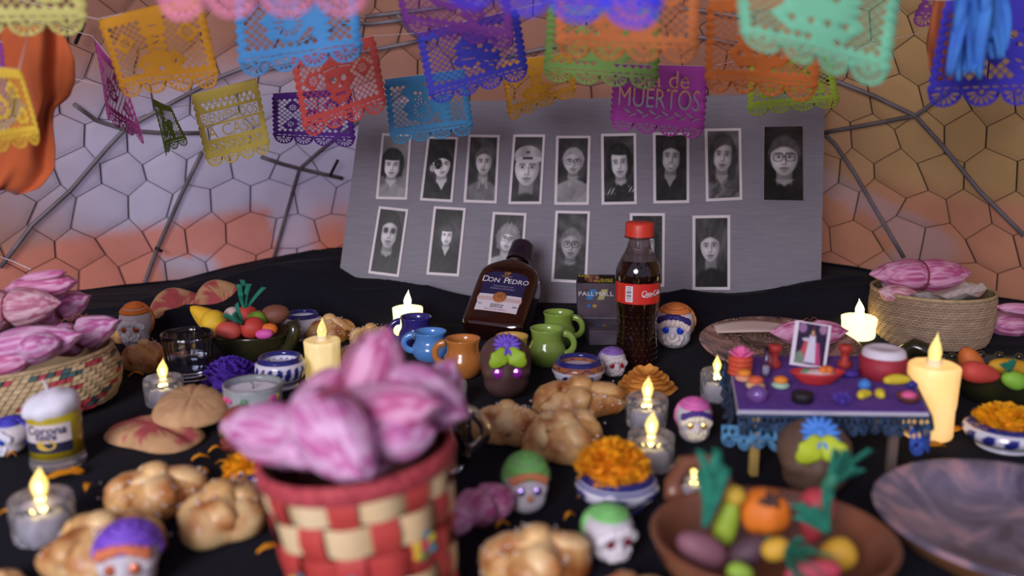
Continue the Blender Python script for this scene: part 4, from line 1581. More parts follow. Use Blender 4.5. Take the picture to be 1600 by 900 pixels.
def bloom(px, py, wpx, lab, z, rgb=(240, 160, 24), dome_h=0.55, n=230, seed=0, parent_pos=None):
    """ruffled marigold head of many curled petals"""
    p = parent_pos if parent_pos is not None else tab(px, py, z)
    s = mpp(p)
    R_ = wpx * s / 2
    lr = random.Random(seed)
    t = thing('marigold', lab, 'flower', p, 0, 'marigold heads')
    gs = []
    for k in range(n):
        u = sqrt((k + 0.5) / n)
        a = k * 2.39996 + lr.uniform(-0.2, 0.2)
        el = (1 - u * u)
        c = Vector((R_ * 0.86 * u * cos(a), R_ * 0.86 * u * sin(a), R_ * dome_h * sqrt(max(el, 0)) * lr.uniform(0.86, 1.05)))
        tilt = u * 1.0 + lr.uniform(-0.7, 0.7)
        pw, pl = R_ * lr.uniform(0.12, 0.18), R_ * lr.uniform(0.22, 0.34)

        def fn(uu, vv):
            x = (uu - 0.5) * 2 * pw * (0.5 + 0.7 * vv)
            zz = vv * pl
            y = pl * 0.35 * vv * vv + abs(uu - 0.5) * pw * 0.8 * sin(7 * uu + k)
            return (x, y, zz + pw * 0.25 * sin(12 * uu + k) * vv)
        q = grid(fn, 4, 3)
        q = T(q, (0, 0, -pl * 0.4), (-tilt, 0, 0))
        q = T(q, c, (0, 0, a - pi / 2 + lr.uniform(-0.9, 0.9)))
        kk = lr.uniform(0.80, 1.08)
        gs.append(tint(q, [x * kk * (1.0 if i != 1 else lr.uniform(0.85, 1.1)) for i, x in enumerate(C(*rgb)[:3])]))
    m = mat('marigold_petal', (0.9, 0.4, 0.02, 1), rough=0.7, vcol=True, tl=0.2)
    part('petals', J(*gs), m, t, kind='stuff')
    part('heart', ell(R_ * 0.80, R_ * 0.80, R_ * dome_h * 0.75, 18, 10), mat('marigold_heart_%d_%d_%d' % rgb, C(rgb[0], int(rgb[1] * 0.9), rgb[2]), rough=0.8), t)
    return t


def paper_flower(px, pyf, wpx, rgb, lab, layers=4, hr=0.5, spread=1.0, petals=9, z=0.0, fold=False):
    p, s = base(px, pyf, wpx, z)
    R_ = wpx * s / 2
    t = thing('paper_flower', lab, 'paper flower', p, 0.3)
    m = mat('crepe_%d_%d_%d' % rgb, C(*rgb), rough=0.85, tl=0.15, col2=tuple(c * 0.75 for c in C(*rgb)[:3]) + (1,), nscale=60, stretch=(1, 1, 0.3))
    for L in range(layers):
        k0 = L / max(layers - 1, 1)
        for q in range(petals):
            a = 2 * pi * (q + 0.5 * (L % 2)) / petals + random.uniform(-0.12, 0.12)
            ln = R_ * (1.0 - 0.52 * k0) * random.uniform(0.9, 1.05)
            rise = R_ * hr * (0.10 + 1.5 * k0)
            wd = ln * (0.85 if not fold else 0.50)

            def fn(u, v):
                ww = wd * (sin(pi * (0.12 + 0.68 * v))) * (1 + 0.10 * sin(19 * u + q))
                r = v * ln
                zz = R_ * 0.04 + rise * v ** (0.8 + 0.4 * k0) * (1.0 if k0 > 0.2 else 0.55) + R_ * 0.05 * sin(11 * u + q + 4 * v) * v
                return (r, (u - 0.5) * 2 * ww, zz + 0.4 * wd * (abs(u - 0.5) * 2) ** 2 * (0.3 if not fold else 0.9))
            g = T(grid(fn, 9, 7), (0, 0, 0), (0, 0, a))
            part('petal', g, m, t)
    part('heart', ell(R_ * 0.3, R_ * 0.3, R_ * hr * 0.9, 12, 8, (0, 0, R_ * hr * 0.9)), m, t)
    return t


def ruffle_flower(px, pyf, wpx, rgb, lab, rings=8, hr=0.62, waves=15, disc=False):
    p, s = base(px, pyf, wpx)
    R_ = wpx * s / 2
    t = thing('paper_flower', lab, 'paper flower', p, 0.3)
    m = mat('crepe_%d_%d_%d' % rgb, C(*rgb), rough=0.85, tl=0.15, col2=tuple(c * 0.8 for c in C(*rgb)[:3]) + (1,), nscale=60)
    for L in range(rings):
        k = L / (rings - 1)
        ph = random.uniform(0, 6)

        def fn(u, v):
            a = 2 * pi * u
            if disc:
                ro = R_ * (1.0 - 0.62 * k) * (1 + 0.035 * sin(5 * a + ph))
                r = ro * (0.15 + 0.85 * v)
                z = R_ * hr * (0.02 + 0.95 * k ** 0.8) + R_ * 0.16 * v * v * (0.3 + k) + R_ * 0.03 * v * v * sin(5 * a + ph) + R_ * 0.025 * v * v * sin(8 * a + 2 * ph)
            else:
                r0 = R_ * (0.90 - 0.86 * k)
                r = r0 + R_ * 0.20 * v * (1 - 0.8 * k) + R_ * (0.02 + 0.07 * v) * sin(waves * a * (1 - 0.5 * k) + ph + 2 * v)
                z = R_ * hr * (0.05 + 0.85 * sqrt(1 - (1 - k) ** 2)) + R_ * 0.30 * v - R_ * 0.12 * (1 - k) * v * v + R_ * 0.05 * v * sin(9 * a + ph)
            return (r * cos(a), r * sin(a), max(z, 0.0005))
        part('petal_ring', grid(fn, 90, 7), m, t)
    part('heart', ell(R_ * 0.7, R_ * 0.7, R_ * hr * 0.8, 20, 10, (0, 0, R_ * hr * 0.1 + R_ * hr * 0.8 * 0.0)), m, t)
    return t


# ---------------------------------------------------------------- marzipan fruit and vegetables, each a thing of its own
def marz(rgb):
    return mat('marzipan_%d_%d_%d' % rgb, C(*rgb), rough=0.6, col2=tuple(c * 0.84 for c in C(*rgb)[:3]) + (1,), nscale=60, sss=0.0)


M_GREENP = mat('green_crepe', C(42, 138, 112), rough=0.85, tl=0.15, col2=C(30, 108, 88), nscale=80)


def tuft(parent, loc, dirn, L, n=9, seed=0, spread=0.5, m=None, w=0.0028):
    lr = random.Random(seed)
    d0 = Vector(dirn).normalized()
    sx = d0.cross(Vector((0, 1, 0.2))).normalized()
    sy = d0.cross(sx).normalized()
    for k in range(n):
        a, b = lr.uniform(-spread, spread), lr.uniform(-spread, spread)
        d = (d0 + sx * a + sy * b).normalized()
        cr = sx if abs(d.dot(sx)) < 0.8 else sy
        ll = L * lr.uniform(0.7, 1.05)
        bend = lr.uniform(-0.25, 0.25)

        def fn(u, v):
            q = Vector(loc) + d * ll * v + cr * ((u - 0.5) * 2 * w * (0.6 + 0.6 * v)) + sx * bend * ll * v * v + Vector((0, 0, -0.10 * ll * v * v))
            return tuple(q)
        o = part('leaf', grid(fn, 3, 7), m or M_GREENP, parent)
        sm = o.modifiers.new('thickness', 'SOLIDIFY')
        sm.thickness = 0.0004


def fruit(px, py, Yz, lpx, wpx, rgb, lab, ang=0.0, taper=0.0, name='marzipan_fruit', cat='fruit', stem=None, depth=None, yaw=0.0, tips=1.0, group='marzipan fruit', bumpy=0.0, ribs=0):
    """solid of revolution round local X, centred at photo point (px,py) on distance Yz; ang: tilt in the picture plane"""
    p = aty(px, py, Yz)
    s = mpp(p)
    L, W = lpx * s, wpx * s
    t = thing(name, lab, cat, p, (0, -ang, yaw), group)

    def fn(a_, u):
        a = 2 * pi * a_
        e = 2 * u - 1
        r = (1 - abs(e) ** 2.2) ** 0.5 if abs(e) < 1 else 0
        r *= W / 2 * (1 + taper * e) / (1 + abs(taper) * 0.35)
        r *= 1 + bumpy * sin(5 * a + 9 * u) + (0.05 * cos(ribs * a) if ribs else 0)
        return (e * L / 2, r * cos(a), r * sin(a))
    part('flesh', grid(fn, 24, 18, True), marz(rgb), t)
    if stem:
        part('stem', tube([(L * 0.46, 0, 0), (L * 0.53, 0.0, W * 0.02), (L * 0.60, 0, W * 0.06)], [W * 0.10, W * 0.05, W * 0.06], 6), marz(stem), t)
    return t
# ================================================================ BASKETS
def woven_basket(loc, rb, rt, h, n, rows, colfn, name, lab, tilt=(0, 0), belly=0.08, slant=0.5, sq=0.0, rimcol=None, rz=0.0):
    t = thing(name, lab, 'basket', loc, (tilt[0], tilt[1], rz))

    def S(a, zt, off=0.0):
        r = rb + (rt - rb) * zt + belly * rb * sin(pi * min(zt * 1.05, 1))
        k = 1 + sq * cos(4 * a)
        return np.array([(r * k + off) * cos(a), (r * k + off) * sin(a), zt * h])
    vs, fs, cs = [], [], []
    lr = random.Random(3)
    for j in range(rows):
        for i in range(n):
            a0, a1 = 2 * pi * (i + slant * j) / n, 2 * pi * (i + 1 + slant * j) / n
            sk = 2 * pi * slant / n
            z0, z1 = j / rows, (j + 1) / rows
            c = np.array(colfn(i, j)) * lr.uniform(0.85, 1.1)
            k0 = len(vs)
            raised = 0.0016 if (i + j) % 2 else 0.0009
            for (a, zz) in ((a0, z0), (a1, z0), (a1 + sk, z1), (a0 + sk, z1)):
                vs.append(S(a, zz))
            for (u, w_) in ((0.15, 0.12), (0.85, 0.12), (0.85, 0.88), (0.15, 0.88)):
                a = a0 + (a1 - a0) * u + sk * w_
                vs.append(S(a, z0 + (z1 - z0) * w_, raised * (1.3 if u > 0.5 else 0.7)))
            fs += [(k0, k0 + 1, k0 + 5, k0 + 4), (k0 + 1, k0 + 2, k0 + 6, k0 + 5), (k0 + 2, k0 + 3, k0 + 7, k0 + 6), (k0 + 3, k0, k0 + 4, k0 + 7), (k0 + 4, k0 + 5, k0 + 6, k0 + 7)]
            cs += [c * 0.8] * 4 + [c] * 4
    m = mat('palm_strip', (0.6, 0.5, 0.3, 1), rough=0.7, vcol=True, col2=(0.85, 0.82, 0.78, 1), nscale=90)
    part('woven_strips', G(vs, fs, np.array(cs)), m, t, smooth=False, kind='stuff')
    rc = rimcol or C(190, 164, 124)
    ring = [S(2 * pi * k / 60, 1.0) + np.array((0, 0, 0.001 * sin(30 * 2 * pi * k / 60))) for k in range(60)]
    part('rim', tube(ring, 0.0026, 8, True), mat(name + '_rim', rc, rough=0.75, col2=tuple(c * 0.7 for c in rc[:3]) + (1,), nscale=120), t)
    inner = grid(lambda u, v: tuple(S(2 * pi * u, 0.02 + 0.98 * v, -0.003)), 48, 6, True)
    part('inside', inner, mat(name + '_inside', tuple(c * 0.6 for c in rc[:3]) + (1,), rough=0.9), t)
    part('bottom', lathe([(0, 0.001), (rb * 0.98, 0.001)], 40), mat(name + '_inside', rc), t)
    return t


TANC, REDC, GRNC = C(196, 172, 132)[:3], C(176, 58, 72)[:3], C(62, 94, 92)[:3]


def left_pattern(i, j):
    k = (i - j // 2) % 22
    if 2 <= k < 9:
        if j % 4 == 0 and k < 5:
            return REDC
        if j % 4 == 1 and 3 <= k < 6:
            return GRNC
        if j % 4 == 2 and 5 <= k < 8:
            return REDC
    if k in (14, 15) and j < 9 and j % 3 != 2:
        return GRNC if j % 2 else REDC
    if j <= 2 and 9 <= k < 16:
        return REDC if (k + j) % 3 else GRNC
    if j == 10 and k % 5 < 3:
        return REDC if k % 2 else GRNC
    return TANC


pL, sL = base(70, 668, 210)
rL = 112 * sL
hL = ztop(pL, 556)
woven_basket(pL, rL * 0.92, rL * 1.0, hL, 64, 12, left_pattern, 'palm_basket', 'woven palm basket with red and green pattern at the left edge', belly=0.10, slant=0.5, sq=0.015, tilt=(0.0, -0.10))
# its heap of tamales
def tml(p1, p2, Y, R, lab, seed, **k):
    Ys = Y if isinstance(Y, tuple) else (Y, Y)
    A, B = aty(*p1, Ys[0]), aty(*p2, Ys[1])
    return tamal(A, B, R * mpp((A + B) / 2), lab, seed, **k)


yl = pL.y
GL = 'tamales in the palm basket'
tml((-62, 486), (92, 476), (yl - 0.00, yl + 0.0), 36, 'pale pink tamal tied in the middle, at the left edge of the heap', 2, group=GL, flat=0.95)
tml((-40, 556), (128, 520), (yl - 0.05, yl - 0.05), 32, 'pink tamal lying in front on the left palm basket rim', 0, group=GL, two=False, flat=0.9)
tml((60, 548), (186, 498), (yl + 0.01, yl + 0.02), 34, 'bright pink tamal with a pointed tip overhanging the right side of the palm basket', 0, group=GL, tie=M_TIE2, bow=True)
tml((10, 452), (120, 438), (yl + 0.03, yl + 0.03), 24, 'magenta tamal on top of the left heap', 1, group=GL, two=False)
tml((30, 436), (104, 424), (yl + 0.02, yl + 0.02), 10, 'small rolled pink husk crowning the left heap', 1, group=GL, two=False)
tml((40, 500), (140, 460), (yl + 0.04, yl + 0.06), 32, 'pink tamal with a brown tie in the middle of the left heap', 0, group=GL, tie=M_TIE2)
tml((-30, 575), (50, 556), (yl - 0.06, yl - 0.06), 26, 'small ruffled pink tamal low at the left edge', 1, group=GL, two=False)
tml((26, 548), (96, 530), (yl - 0.075, yl - 0.065), 26, 'mauve tamal knob at the front of the left heap', 0, group=GL, two=False)

# right basket, plain palm
pR, sR = base(1450, 548, 165)
hR = ztop(pR, 452)
woven_basket(pR, 82 * sR, 88 * sR, hR, 90, 20, lambda i, j: np.array(C(178, 152, 128)[:3]) * (0.85 if (j % 4 == 0) else 1.0), 'plain_palm_basket', 'plain tan palm basket holding tamales at the right', belly=0.05, slant=1.6)
yr = pR.y
GR_ = 'tamales around the plain palm basket'
tml((1362, 430), (1516, 424), (yr + 0.01, yr + 0.01), 33, 'large pink tamal with double tie lying on top of the plain palm basket', 1, group=GR_, flat=0.8, pinch=0.16)
tml((1372, 452), (1440, 470), (yr - 0.02, yr - 0.03), 20, 'cream husk packet inside the plain palm basket', 2, group=GR_, two=False)
wp = thing('paper_napkin', 'crumpled white paper in the plain palm basket', 'paper', (pR.x, pR.y, hR * 0.70))
part('paper', grid(lambda u, v: ((82 * sR) * 0.92 * sqrt(v) * cos(2 * pi * u), (82 * sR) * 0.92 * sqrt(v) * sin(2 * pi * u), 0.026 * v + 0.004 * sin(9 * u * 2 * pi + 8 * v)), 36, 9, True), mat('napkin', C(206, 194, 190), rough=0.9), wp)
tml((1530, 505), (1660, 502), (yr + 0.00, yr + 0.0), 30, 'pink tamal tied with a maroon strip lying at the right edge', 1, group=GR_, pinch=0.2)
fp = tml((1556, 480), (1640, 486), (yr - 0.05, yr - 0.05), 13, 'maroon folded husk strip on the tamal at the right edge', 1, group=GR_, two=False)

# ---------------------------------------------------------------- chequered front basket
pB, sB = base(592, 1000, 220)
rimz = ztop(pB, 702)
rB0, rB1 = 118 * sB, 0
sRim = mpp(Vector((pB.x, pB.y, rimz)))
rB1 = 143 * sRim
bk = thing('chequered_basket', 'red and cream chequered basket heaped with tamales in the foreground', 'basket', pB, (0, RAD(-6), 0.0))
NS, NBAND = 16, 5
M_CREAM = mat('cream_strip', C(228, 204, 160), rough=0.55, col2=C(216, 186, 138), nscale=30, stretch=(1, 1, 0.2))
M_RED = mat('red_strip', C(196, 74, 66), rough=0.55, col2=C(180, 58, 56), nscale=30)


def RB(zt):
    return rB0 + (rB1 - rB0) * zt


for i in range(NS):                                    # upright stakes
    a0 = 2 * pi * i / NS

    def fn(u, v, i=i, a0=a0):
        da = (u - 0.5) * 2 * pi / NS * 0.74
        q = v * NBAND
        off = 0.0024 * cos(pi * (q - 0.5) + pi * (i % 2))
        r = RB(v) + off + 0.0008
        return (r * cos(a0 + da), r * sin(a0 + da), v * rimz * 0.96)
    part('stake', grid(fn, 4, 31), M_RED, bk)
for j in range(NBAND):
    z0, z1 = j / NBAND + 0.008, (j + 1) / NBAND - 0.008

    def fn(u, v, j=j, z0=z0, z1=z1):
        a = 2 * pi * u
        off = -0.0024 * cos(NS / 2 * a + pi * (j % 2))
        zt = z0 + (z1 - z0) * v
        r = RB(zt) + off * 1.15 + 0.0006 * sin(pi * v)
        return (r * cos(a), r * sin(a), zt * rimz * 0.96)
    part('band', grid(fn, 176, 4, True), M_RED if j == 2 else M_CREAM, bk)
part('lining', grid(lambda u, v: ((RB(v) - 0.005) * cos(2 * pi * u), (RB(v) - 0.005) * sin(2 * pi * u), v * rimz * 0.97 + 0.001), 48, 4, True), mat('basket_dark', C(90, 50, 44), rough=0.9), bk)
part('bottom', lathe([(0, 0.001), (rB0, 0.001)], 40), M_RED, bk)
for k in range(5):
    rr_ = RB(0.95 + 0.018 * k) + 0.0028 - 0.0004 * abs(k - 2)
    part('rim_coil', tube([(rr_ * cos(a), rr_ * sin(a), rimz * (0.925 + 0.019 * k)) for a in [2 * pi * q / 64 for q in range(64)]], 0.0024, 8, True), mat('red_rim', C(192, 78, 84), rough=0.7, col2=C(160, 52, 62), nscale=200), bk)
for a, zt in ((-1.62, 0.42), (-2.28, 0.40), (-0.75, 0.56), (-1.0, 0.17)):
    for q, (dx, dz, col) in enumerate([(0, 0, (206, 70, 96)), (-0.006, 0.002, (226, 200, 70)), (0.006, 0.003, (214, 196, 66)), (0.002, 0.007, (60, 120, 140)), (-0.002, -0.006, (70, 130, 80)), (0.006, -0.004, (70, 140, 150)), (-0.006, -0.004, (222, 190, 60))]):
        r = RB(zt) + 0.0032
        aa = a + dx / r
        part('painted_dab', ell(0.0036, 0.0008, 0.0030, 10, 6, (r * cos(aa), r * sin(aa), zt * rimz * 0.96 + dz), (0, 0, aa + pi / 2)), mat('dab_%d_%d_%d' % col, C(*col), rough=0.5), bk)
yB = pB.y
GF = 'tamales in the chequered basket'
tml((350, 664), (530, 690), (yB + 0.02, yB - 0.01), 53, 'pale mauve tamal pointing out over the left rim of the chequered basket', 0, group=GF, two=False, flat=0.9)
tml((474, 612), (570, 742), (yB - 0.02, yB - 0.085), 61, 'pink tamal with its tip hanging over the front rim of the chequered basket', 0, group=GF, two=False, flat=0.9)
tml((505, 640), (690, 628), (yB - 0.005, yB - 0.035), 53, 'broad pink tamal lying across the middle of the chequered basket', 1, group=GF, two=False)
tml((545, 655), (604, 512), (yB + 0.01, yB + 0.03), 53, 'upright pink tamal forming the peak of the foreground heap', 1, group=GF, two=False, flat=0.9)
tml((590, 590), (730, 646), (yB + 0.03, yB + 0.0), 53, 'pink tamal at the right shoulder of the foreground heap', 0, group=GF, two=False, flat=0.9)
tml((640, 680), (706, 560), (yB + 0.05, yB + 0.06), 48, 'lilac tamal at the back right of the chequered basket', 0, group=GF, two=False)
tml((428, 706), (530, 700), (yB - 0.05, yB - 0.05), 33, 'small white and mauve tamal end inside the left of the chequered basket', 0, group=GF, two=False)
tml((570, 700), (680, 668), (yB - 0.045, yB - 0.03), 40, 'lilac tamal tucked inside the front of the chequered basket', 0, group=GF, two=False)
tml((466, 660), (548, 578), (yB - 0.005, yB + 0.02), 50, 'dark pink tamal beside the peak of the foreground heap', 1, group=GF, two=False)
tml((540, 690), (620, 720), (yB - 0.02, yB - 0.03), 46, 'pink tamal buried at the core of the chequered basket', 1, group=GF, two=False)
kn = thing('husk_tie_string', 'reddish husk string knotted across the foreground tamales', 'string', aty(528, 612, yB - 0.055))
for d1 in ((-68, 62), (56, 52), (40, -80), (-50, 24)):
    part('strand', tube([aty(528 + d1[0] * t_, 608 + d1[1] * t_ - 10 * sin(pi * t_), yB - 0.062 + 0.03 * t_ * t_) - kn.location for t_ in np.linspace(0, 1, 8)], 0.0014, 6), M_TIE, kn)
tml((712, 806), (798, 768), (0.622, 0.668), 40, 'pink tamal lying on the cloth right of the chequered basket', 1, flat=0.8)
tml((688, 812), (742, 812), (0.615, 0.615), 27, 'lilac tamal end squeezed beside the chequered basket', 0, two=False)
# ================================================================ BOTTLES, PACKS, GLASSES
def wrap(g, R_, a0, z0):
    """bend flat XY text round a cylinder of radius R_ facing angle a0"""
    v = g[0]
    a = a0 + v[:, 0] / R_
    return G(np.stack([R_ * np.cos(a), R_ * np.sin(a), v[:, 1] + z0], 1), g[1])


M_TXTW = mat('white_print', C(226, 222, 228), rough=0.5)
M_TXTK = mat('black_print', C(30, 28, 32), rough=0.5)
M_GOLD = mat('gold_print', C(190, 132, 72), rough=0.4)
# --- cola bottle
pC, s_ = base(993, 578, 66)
RC = 34.5 * s_
HC = ztop(pC, 347)
cb_ = thing('cola_bottle', 'small plastic cola bottle with a red cap and red label', 'bottle', pC)
pr = [(0, 0.0), (0.70, 0.0), (0.86, 0.012), (0.94, 0.04), (0.93, 0.10), (0.90, 0.17), (0.86, 0.25), (0.86, 0.31), (0.90, 0.38), (0.95, 0.43), (0.965, 0.46)]
pr2 = [(0.985, 0.46), (0.985, 0.60)]
pr3 = [(0.97, 0.60), (1.0, 0.63), (0.99, 0.67), (0.93, 0.71), (0.80, 0.745)]
pr4 = [(0.80, 0.745), (0.64, 0.79), (0.53, 0.83), (0.46, 0.87), (0.44, 0.895), (0.60, 0.897), (0.60, 0.905), (0.44, 0.907)]
M_COLA = mat('cola_liquid', C(24, 10, 8), rough=0.06, coat=1.0, col2=C(40, 16, 10), nscale=10)
dep_w = lambda a, z: 1 + 0.022 * cos(5 * a) * max(0, 1 - z / (HC * 0.42))
part('bottle_body', lathe([(r * RC, z * HC) for r, z in pr], 60, dep_w), M_COLA, cb_)
part('bottle_shoulder', lathe([(r * RC, z * HC) for r, z in pr3], 48), M_COLA, cb_)
part('bottle_neck', lathe([(r * RC, z * HC) for r, z in pr4], 40), mat('bottle_plastic', C(170, 150, 150), rough=0.08, trans=0.85, ior=1.2), cb_)
part('liquid_top', lathe([(0.80 * RC, 0.742 * HC), (0, 0.742 * HC)], 32), M_COLA, cb_)
lb = part('label', lathe([(r * RC * 1.005, z * HC) for r, z in pr2], 60), mat('red_label', C(206, 48, 40), rough=0.35), cb_)
gs = []
for j in range(9):
    for k in range(22):
        z = HC * (0.06 + 0.038 * j)
        a = 2 * pi * (k + 0.5 * (j % 2)) / 22
        r = np.interp(z / HC, [q[1] for q in pr], [q[0] for q in pr]) * RC * dep_w(a, z)
        gs.append(ell(0.0011, 0.0011, 0.0011, 6, 4, (r * cos(a), r * sin(a), z)))
part('grip_dots', J(*gs), M_COLA, cb_, kind='stuff')
capR = 0.62 * RC
part('cap', lathe([(capR * 1.02, 0.908 * HC), (capR * 1.02, 0.916 * HC), (capR, 0.918 * HC), (capR, 0.985 * HC), (capR * 0.93, 1.0 * HC), (0, 1.0 * HC)], 80, lambda a, z: 1 + (0.018 if (int(a / (2 * pi) * 80) % 2) else 0)), mat('red_cap', C(214, 62, 44), rough=0.4), cb_)
part('cap_ring', lathe([(capR * 1.03, 0.897 * HC), (capR * 1.06, 0.9 * HC), (capR * 1.03, 0.906 * HC)], 40), mat('dark_ring', C(90, 30, 24), rough=0.4), cb_)
RL_ = RC * 0.99 * 1.005
zl = 0.53 * HC


def stroke(pts, r=0.00055):
    return tube([(x, y, 0) for x, y in pts], r, 5, flat=0.4)


def script(unit):
    """flowing white lettering drawn as strokes: C o c a - C o l a"""
    S_ = []

    def arc(cx, cy, rx, ry, a0, a1, n=12):
        return [(cx + rx * cos(RAD(a0 + (a1 - a0) * k / n)), cy + ry * sin(RAD(a0 + (a1 - a0) * k / n))) for k in range(n + 1)]
    S_.append(arc(0.0, 0.5, 0.55, 0.75, 50, 320, 18) + [(0.55, -0.05)])
    S_.append([(0.35, 1.2), (0.6, 1.1), (0.7, 0.85)])
    S_.append(arc(0.95, 0.28, 0.26, 0.34, 90, 450))
    S_.append(arc(1.65, 0.28, 0.26, 0.34, 60, 310))
    S_.append(arc(2.25, 0.28, 0.26, 0.34, 60, 420) + [(2.48, 0.1), (2.62, -0.08), (2.8, 0.0)])
    S_.append([(2.80, 0.35), (3.05, 0.38)])
    S_.append(arc(3.75, 0.5, 0.55, 0.75, 50, 320, 18) + [(4.3, -0.05)])
    S_.append([(-0.3, -0.35), (0.8, -0.55), (2.0, -0.42), (3.0, -0.55)])
    S_.append(arc(4.65, 0.28, 0.26, 0.34, 90, 450))
    S_.append([(5.2, 0.0), (5.15, 0.9), (5.3, 1.25), (5.4, 0.9), (5.2, 0.1), (5.35, -0.08), (5.5, 0.0)])
    S_.append(arc(5.85, 0.28, 0.26, 0.34, 60, 420) + [(6.1, 0.05), (6.25, -0.05), (6.4, 0.05)])
    return J(*[stroke([((x + 0.22 * y) * unit, y * unit) for x, y in q]) for q in S_])


g = script(0.0042)
g = T(g, (0, -0.001, 0))
v = g[0]
a = -pi / 2 + 0.12 + v[:, 0] / RL_
rr_ = RL_ + 0.0004 + v[:, 2]
part('lettering', G(np.stack([rr_ * np.cos(a), rr_ * np.sin(a), v[:, 1] + zl], 1), g[1]), M_TXTW, lb)
bar = []
for k in range(15):
    if k % 2 == 0 or k in (5, 9):
        bar.append(wrap(T(G([(0, 0, 0), (0.0062, 0, 0), (0.0062, 0.00075, 0), (0, 0.00075, 0)], [(0, 1, 2, 3)]), (-0.0031, -0.008 + 0.0011 * k, 0)), RL_ + 0.0006, -pi / 2 - 0.52, zl))
pch = wrap(grid(lambda u, v: ((u - 0.5) * 0.0094, (v - 0.5) * 0.0195, 0), 8, 3), RL_ + 0.0003, -pi / 2 - 0.52, zl)
part('barcode_patch', pch, M_TXTW, lb)
part('barcode', J(*bar), M_TXTK, lb)

# --- flat brandy flask leaning on the board
pD = tab(770, 522, 0.012)
ax = Vector((0.045, 0.132, 0.106)).normalized()
xw = Vector((1, -0.22, 0)) - ax * Vector((1, -0.22, 0)).dot(ax)
xw.normalize()
nz_ = xw.cross(ax)
if nz_.y > 0:
    nz_ = -nz_
Md = Matrix((xw, -nz_, ax)).transposed()
bd = thing('brandy_bottle', 'flat brandy flask with a dark blue label, leaning back on the board', 'bottle', pD, Md.to_euler())
BW, BT, BL = 0.090, 0.044, 0.128


def flask(u, v):
    """v 0..1 up the bottle"""
    prof = [(0, 0.86, 0.0), (0.02, 0.97, 0.0), (0.05, 1.0, 0.0), (0.55, 0.985, 0.0), (0.62, 0.95, 0.05), (0.68, 0.83, 0.2), (0.74, 0.62, 0.5), (0.78, 0.44, 0.9), (0.82, 0.36, 1), (0.9, 0.35, 1), (1.0, 0.35, 1)]
    w = np.interp(v, [q[0] for q in prof], [q[1] for q in prof])
    rd = np.interp(v, [q[0] for q in prof], [q[2] for q in prof])
    a = 2 * pi * u
    e = 0.32 + 0.68 * rd
    cx, cy = cos(a), sin(a)
    x = math.copysign(abs(cx) ** e, cx) * BW / 2 * w
    wt = min(1.0, w * 1.25) if rd < 1 else 0
    ty = BT / 2 * (w if rd == 0 else max(min(w * 1.1, 1) * (1 - rd), 0)) + (BW / 2 * w) * rd
    y = math.copysign(abs(cy) ** e, cy) * ty
    return (x, y, v * BL / 0.8)


M_BRANDY = mat('brandy_glass', C(30, 12, 10), rough=0.07, coat=1.0, col2=C(48, 20, 14), nscale=12)
g = grid(flask, 64, 60, True)
part('flask', g, M_BRANDY, bd)
part('flask_base', G([flask(k / 64, 0) for k in range(64)], [tuple(range(64))]), M_BRANDY, bd)
nr = BW / 2 * 0.35
part('cap', lathe([(nr * 1.12, 0.83 * BL / 0.8), (nr * 1.15, 0.86 * BL / 0.8), (nr * 1.05, 0.87 * BL / 0.8), (nr * 1.12, 0.88 * BL / 0.8), (nr * 1.12, 1.03 * BL / 0.8), (nr * 1.03, 1.05 * BL / 0.8), (0, 1.05 * BL / 0.8)], 40), mat('dark_cap', C(30, 24, 40), rough=0.25, coat=0.4), bd)
yf = -BT / 2 - 0.0006
LW = 0.074


def lrect(x0, x1, z0, z1, d=0.0, top=1.0):
    n = 10
    v = [(x0 + (x1 - x0) * k / n, yf - d + 0.0030 * abs(((x0 + (x1 - x0) * k / n)) / 0.037) ** 6, z) for z in (z0, z1) for k in range(n + 1)]
    return G(v, [(k, k + 1, n + 2 + k, n + 1 + k) for k in range(n)])


l1 = part('label', lrect(-LW / 2, LW / 2, 0.052, 0.096), mat('navy_label', C(38, 36, 78), rough=0.5), bd)
l2 = part('label', lrect(-LW / 2, LW / 2, 0.022, 0.052), mat('white_label', C(212, 204, 214), rough=0.5), bd)
part('label_stripe', lrect(-LW * 0.46, LW * 0.46, 0.0405, 0.0475, 0.0002), mat('beige_stripe', C(196, 172, 172), rough=0.5), l2)


def flat_text(txt, size, x, z, m, parent, d=0.0006, shear=0.0, bold=0.0, wmax=None):
    g = text_geo(txt, size, shear, bold)
    if wmax:
        k = wmax / (g[0][:, 0].max() - g[0][:, 0].min())
        g = T(g, s=(k, 1, 1))
    v = g[0]
    return part('lettering', G(np.stack([v[:, 0] + x, np.full(len(v), yf - d), v[:, 1] + z], 1), g[1]), m, parent, smooth=False)


flat_text('D', 0.0150, -0.0285, 0.0780, M_TXTW, l1)
flat_text('ON', 0.0115, -0.0165, 0.0772, M_TXTW, l1)
flat_text('P', 0.0150, 0.0015, 0.0780, M_TXTW, l1)
flat_text('EDRO', 0.0115, 0.0195, 0.0772, M_TXTW, l1)
flat_text('MADURADO EN', 0.0040, 0, 0.0670, mat('lilac_print', C(150, 140, 180)), l1)
flat_text('BARRICA DE ROBLE', 0.0040, 0, 0.0625, mat('lilac_print', C(150, 140, 180)), l1)
flat_text('RESERVA', 0.0040, 0.0, 0.0860, M_GOLD, l1, wmax=0.016)
flat_text('DP', 0.0070, 0, 0.0915, M_GOLD, l1, bold=0.0002)
seal = part('seal', T(lathe([(0, 0.0012), (0.0085, 0.0012), (0.0098, 0.0006), (0.0098, 0)], 32), (0, yf - 0.0002, 0.0475), (pi / 2, 0, 0)), mat('copper_seal', C(176, 112, 66), rough=0.45), l2)
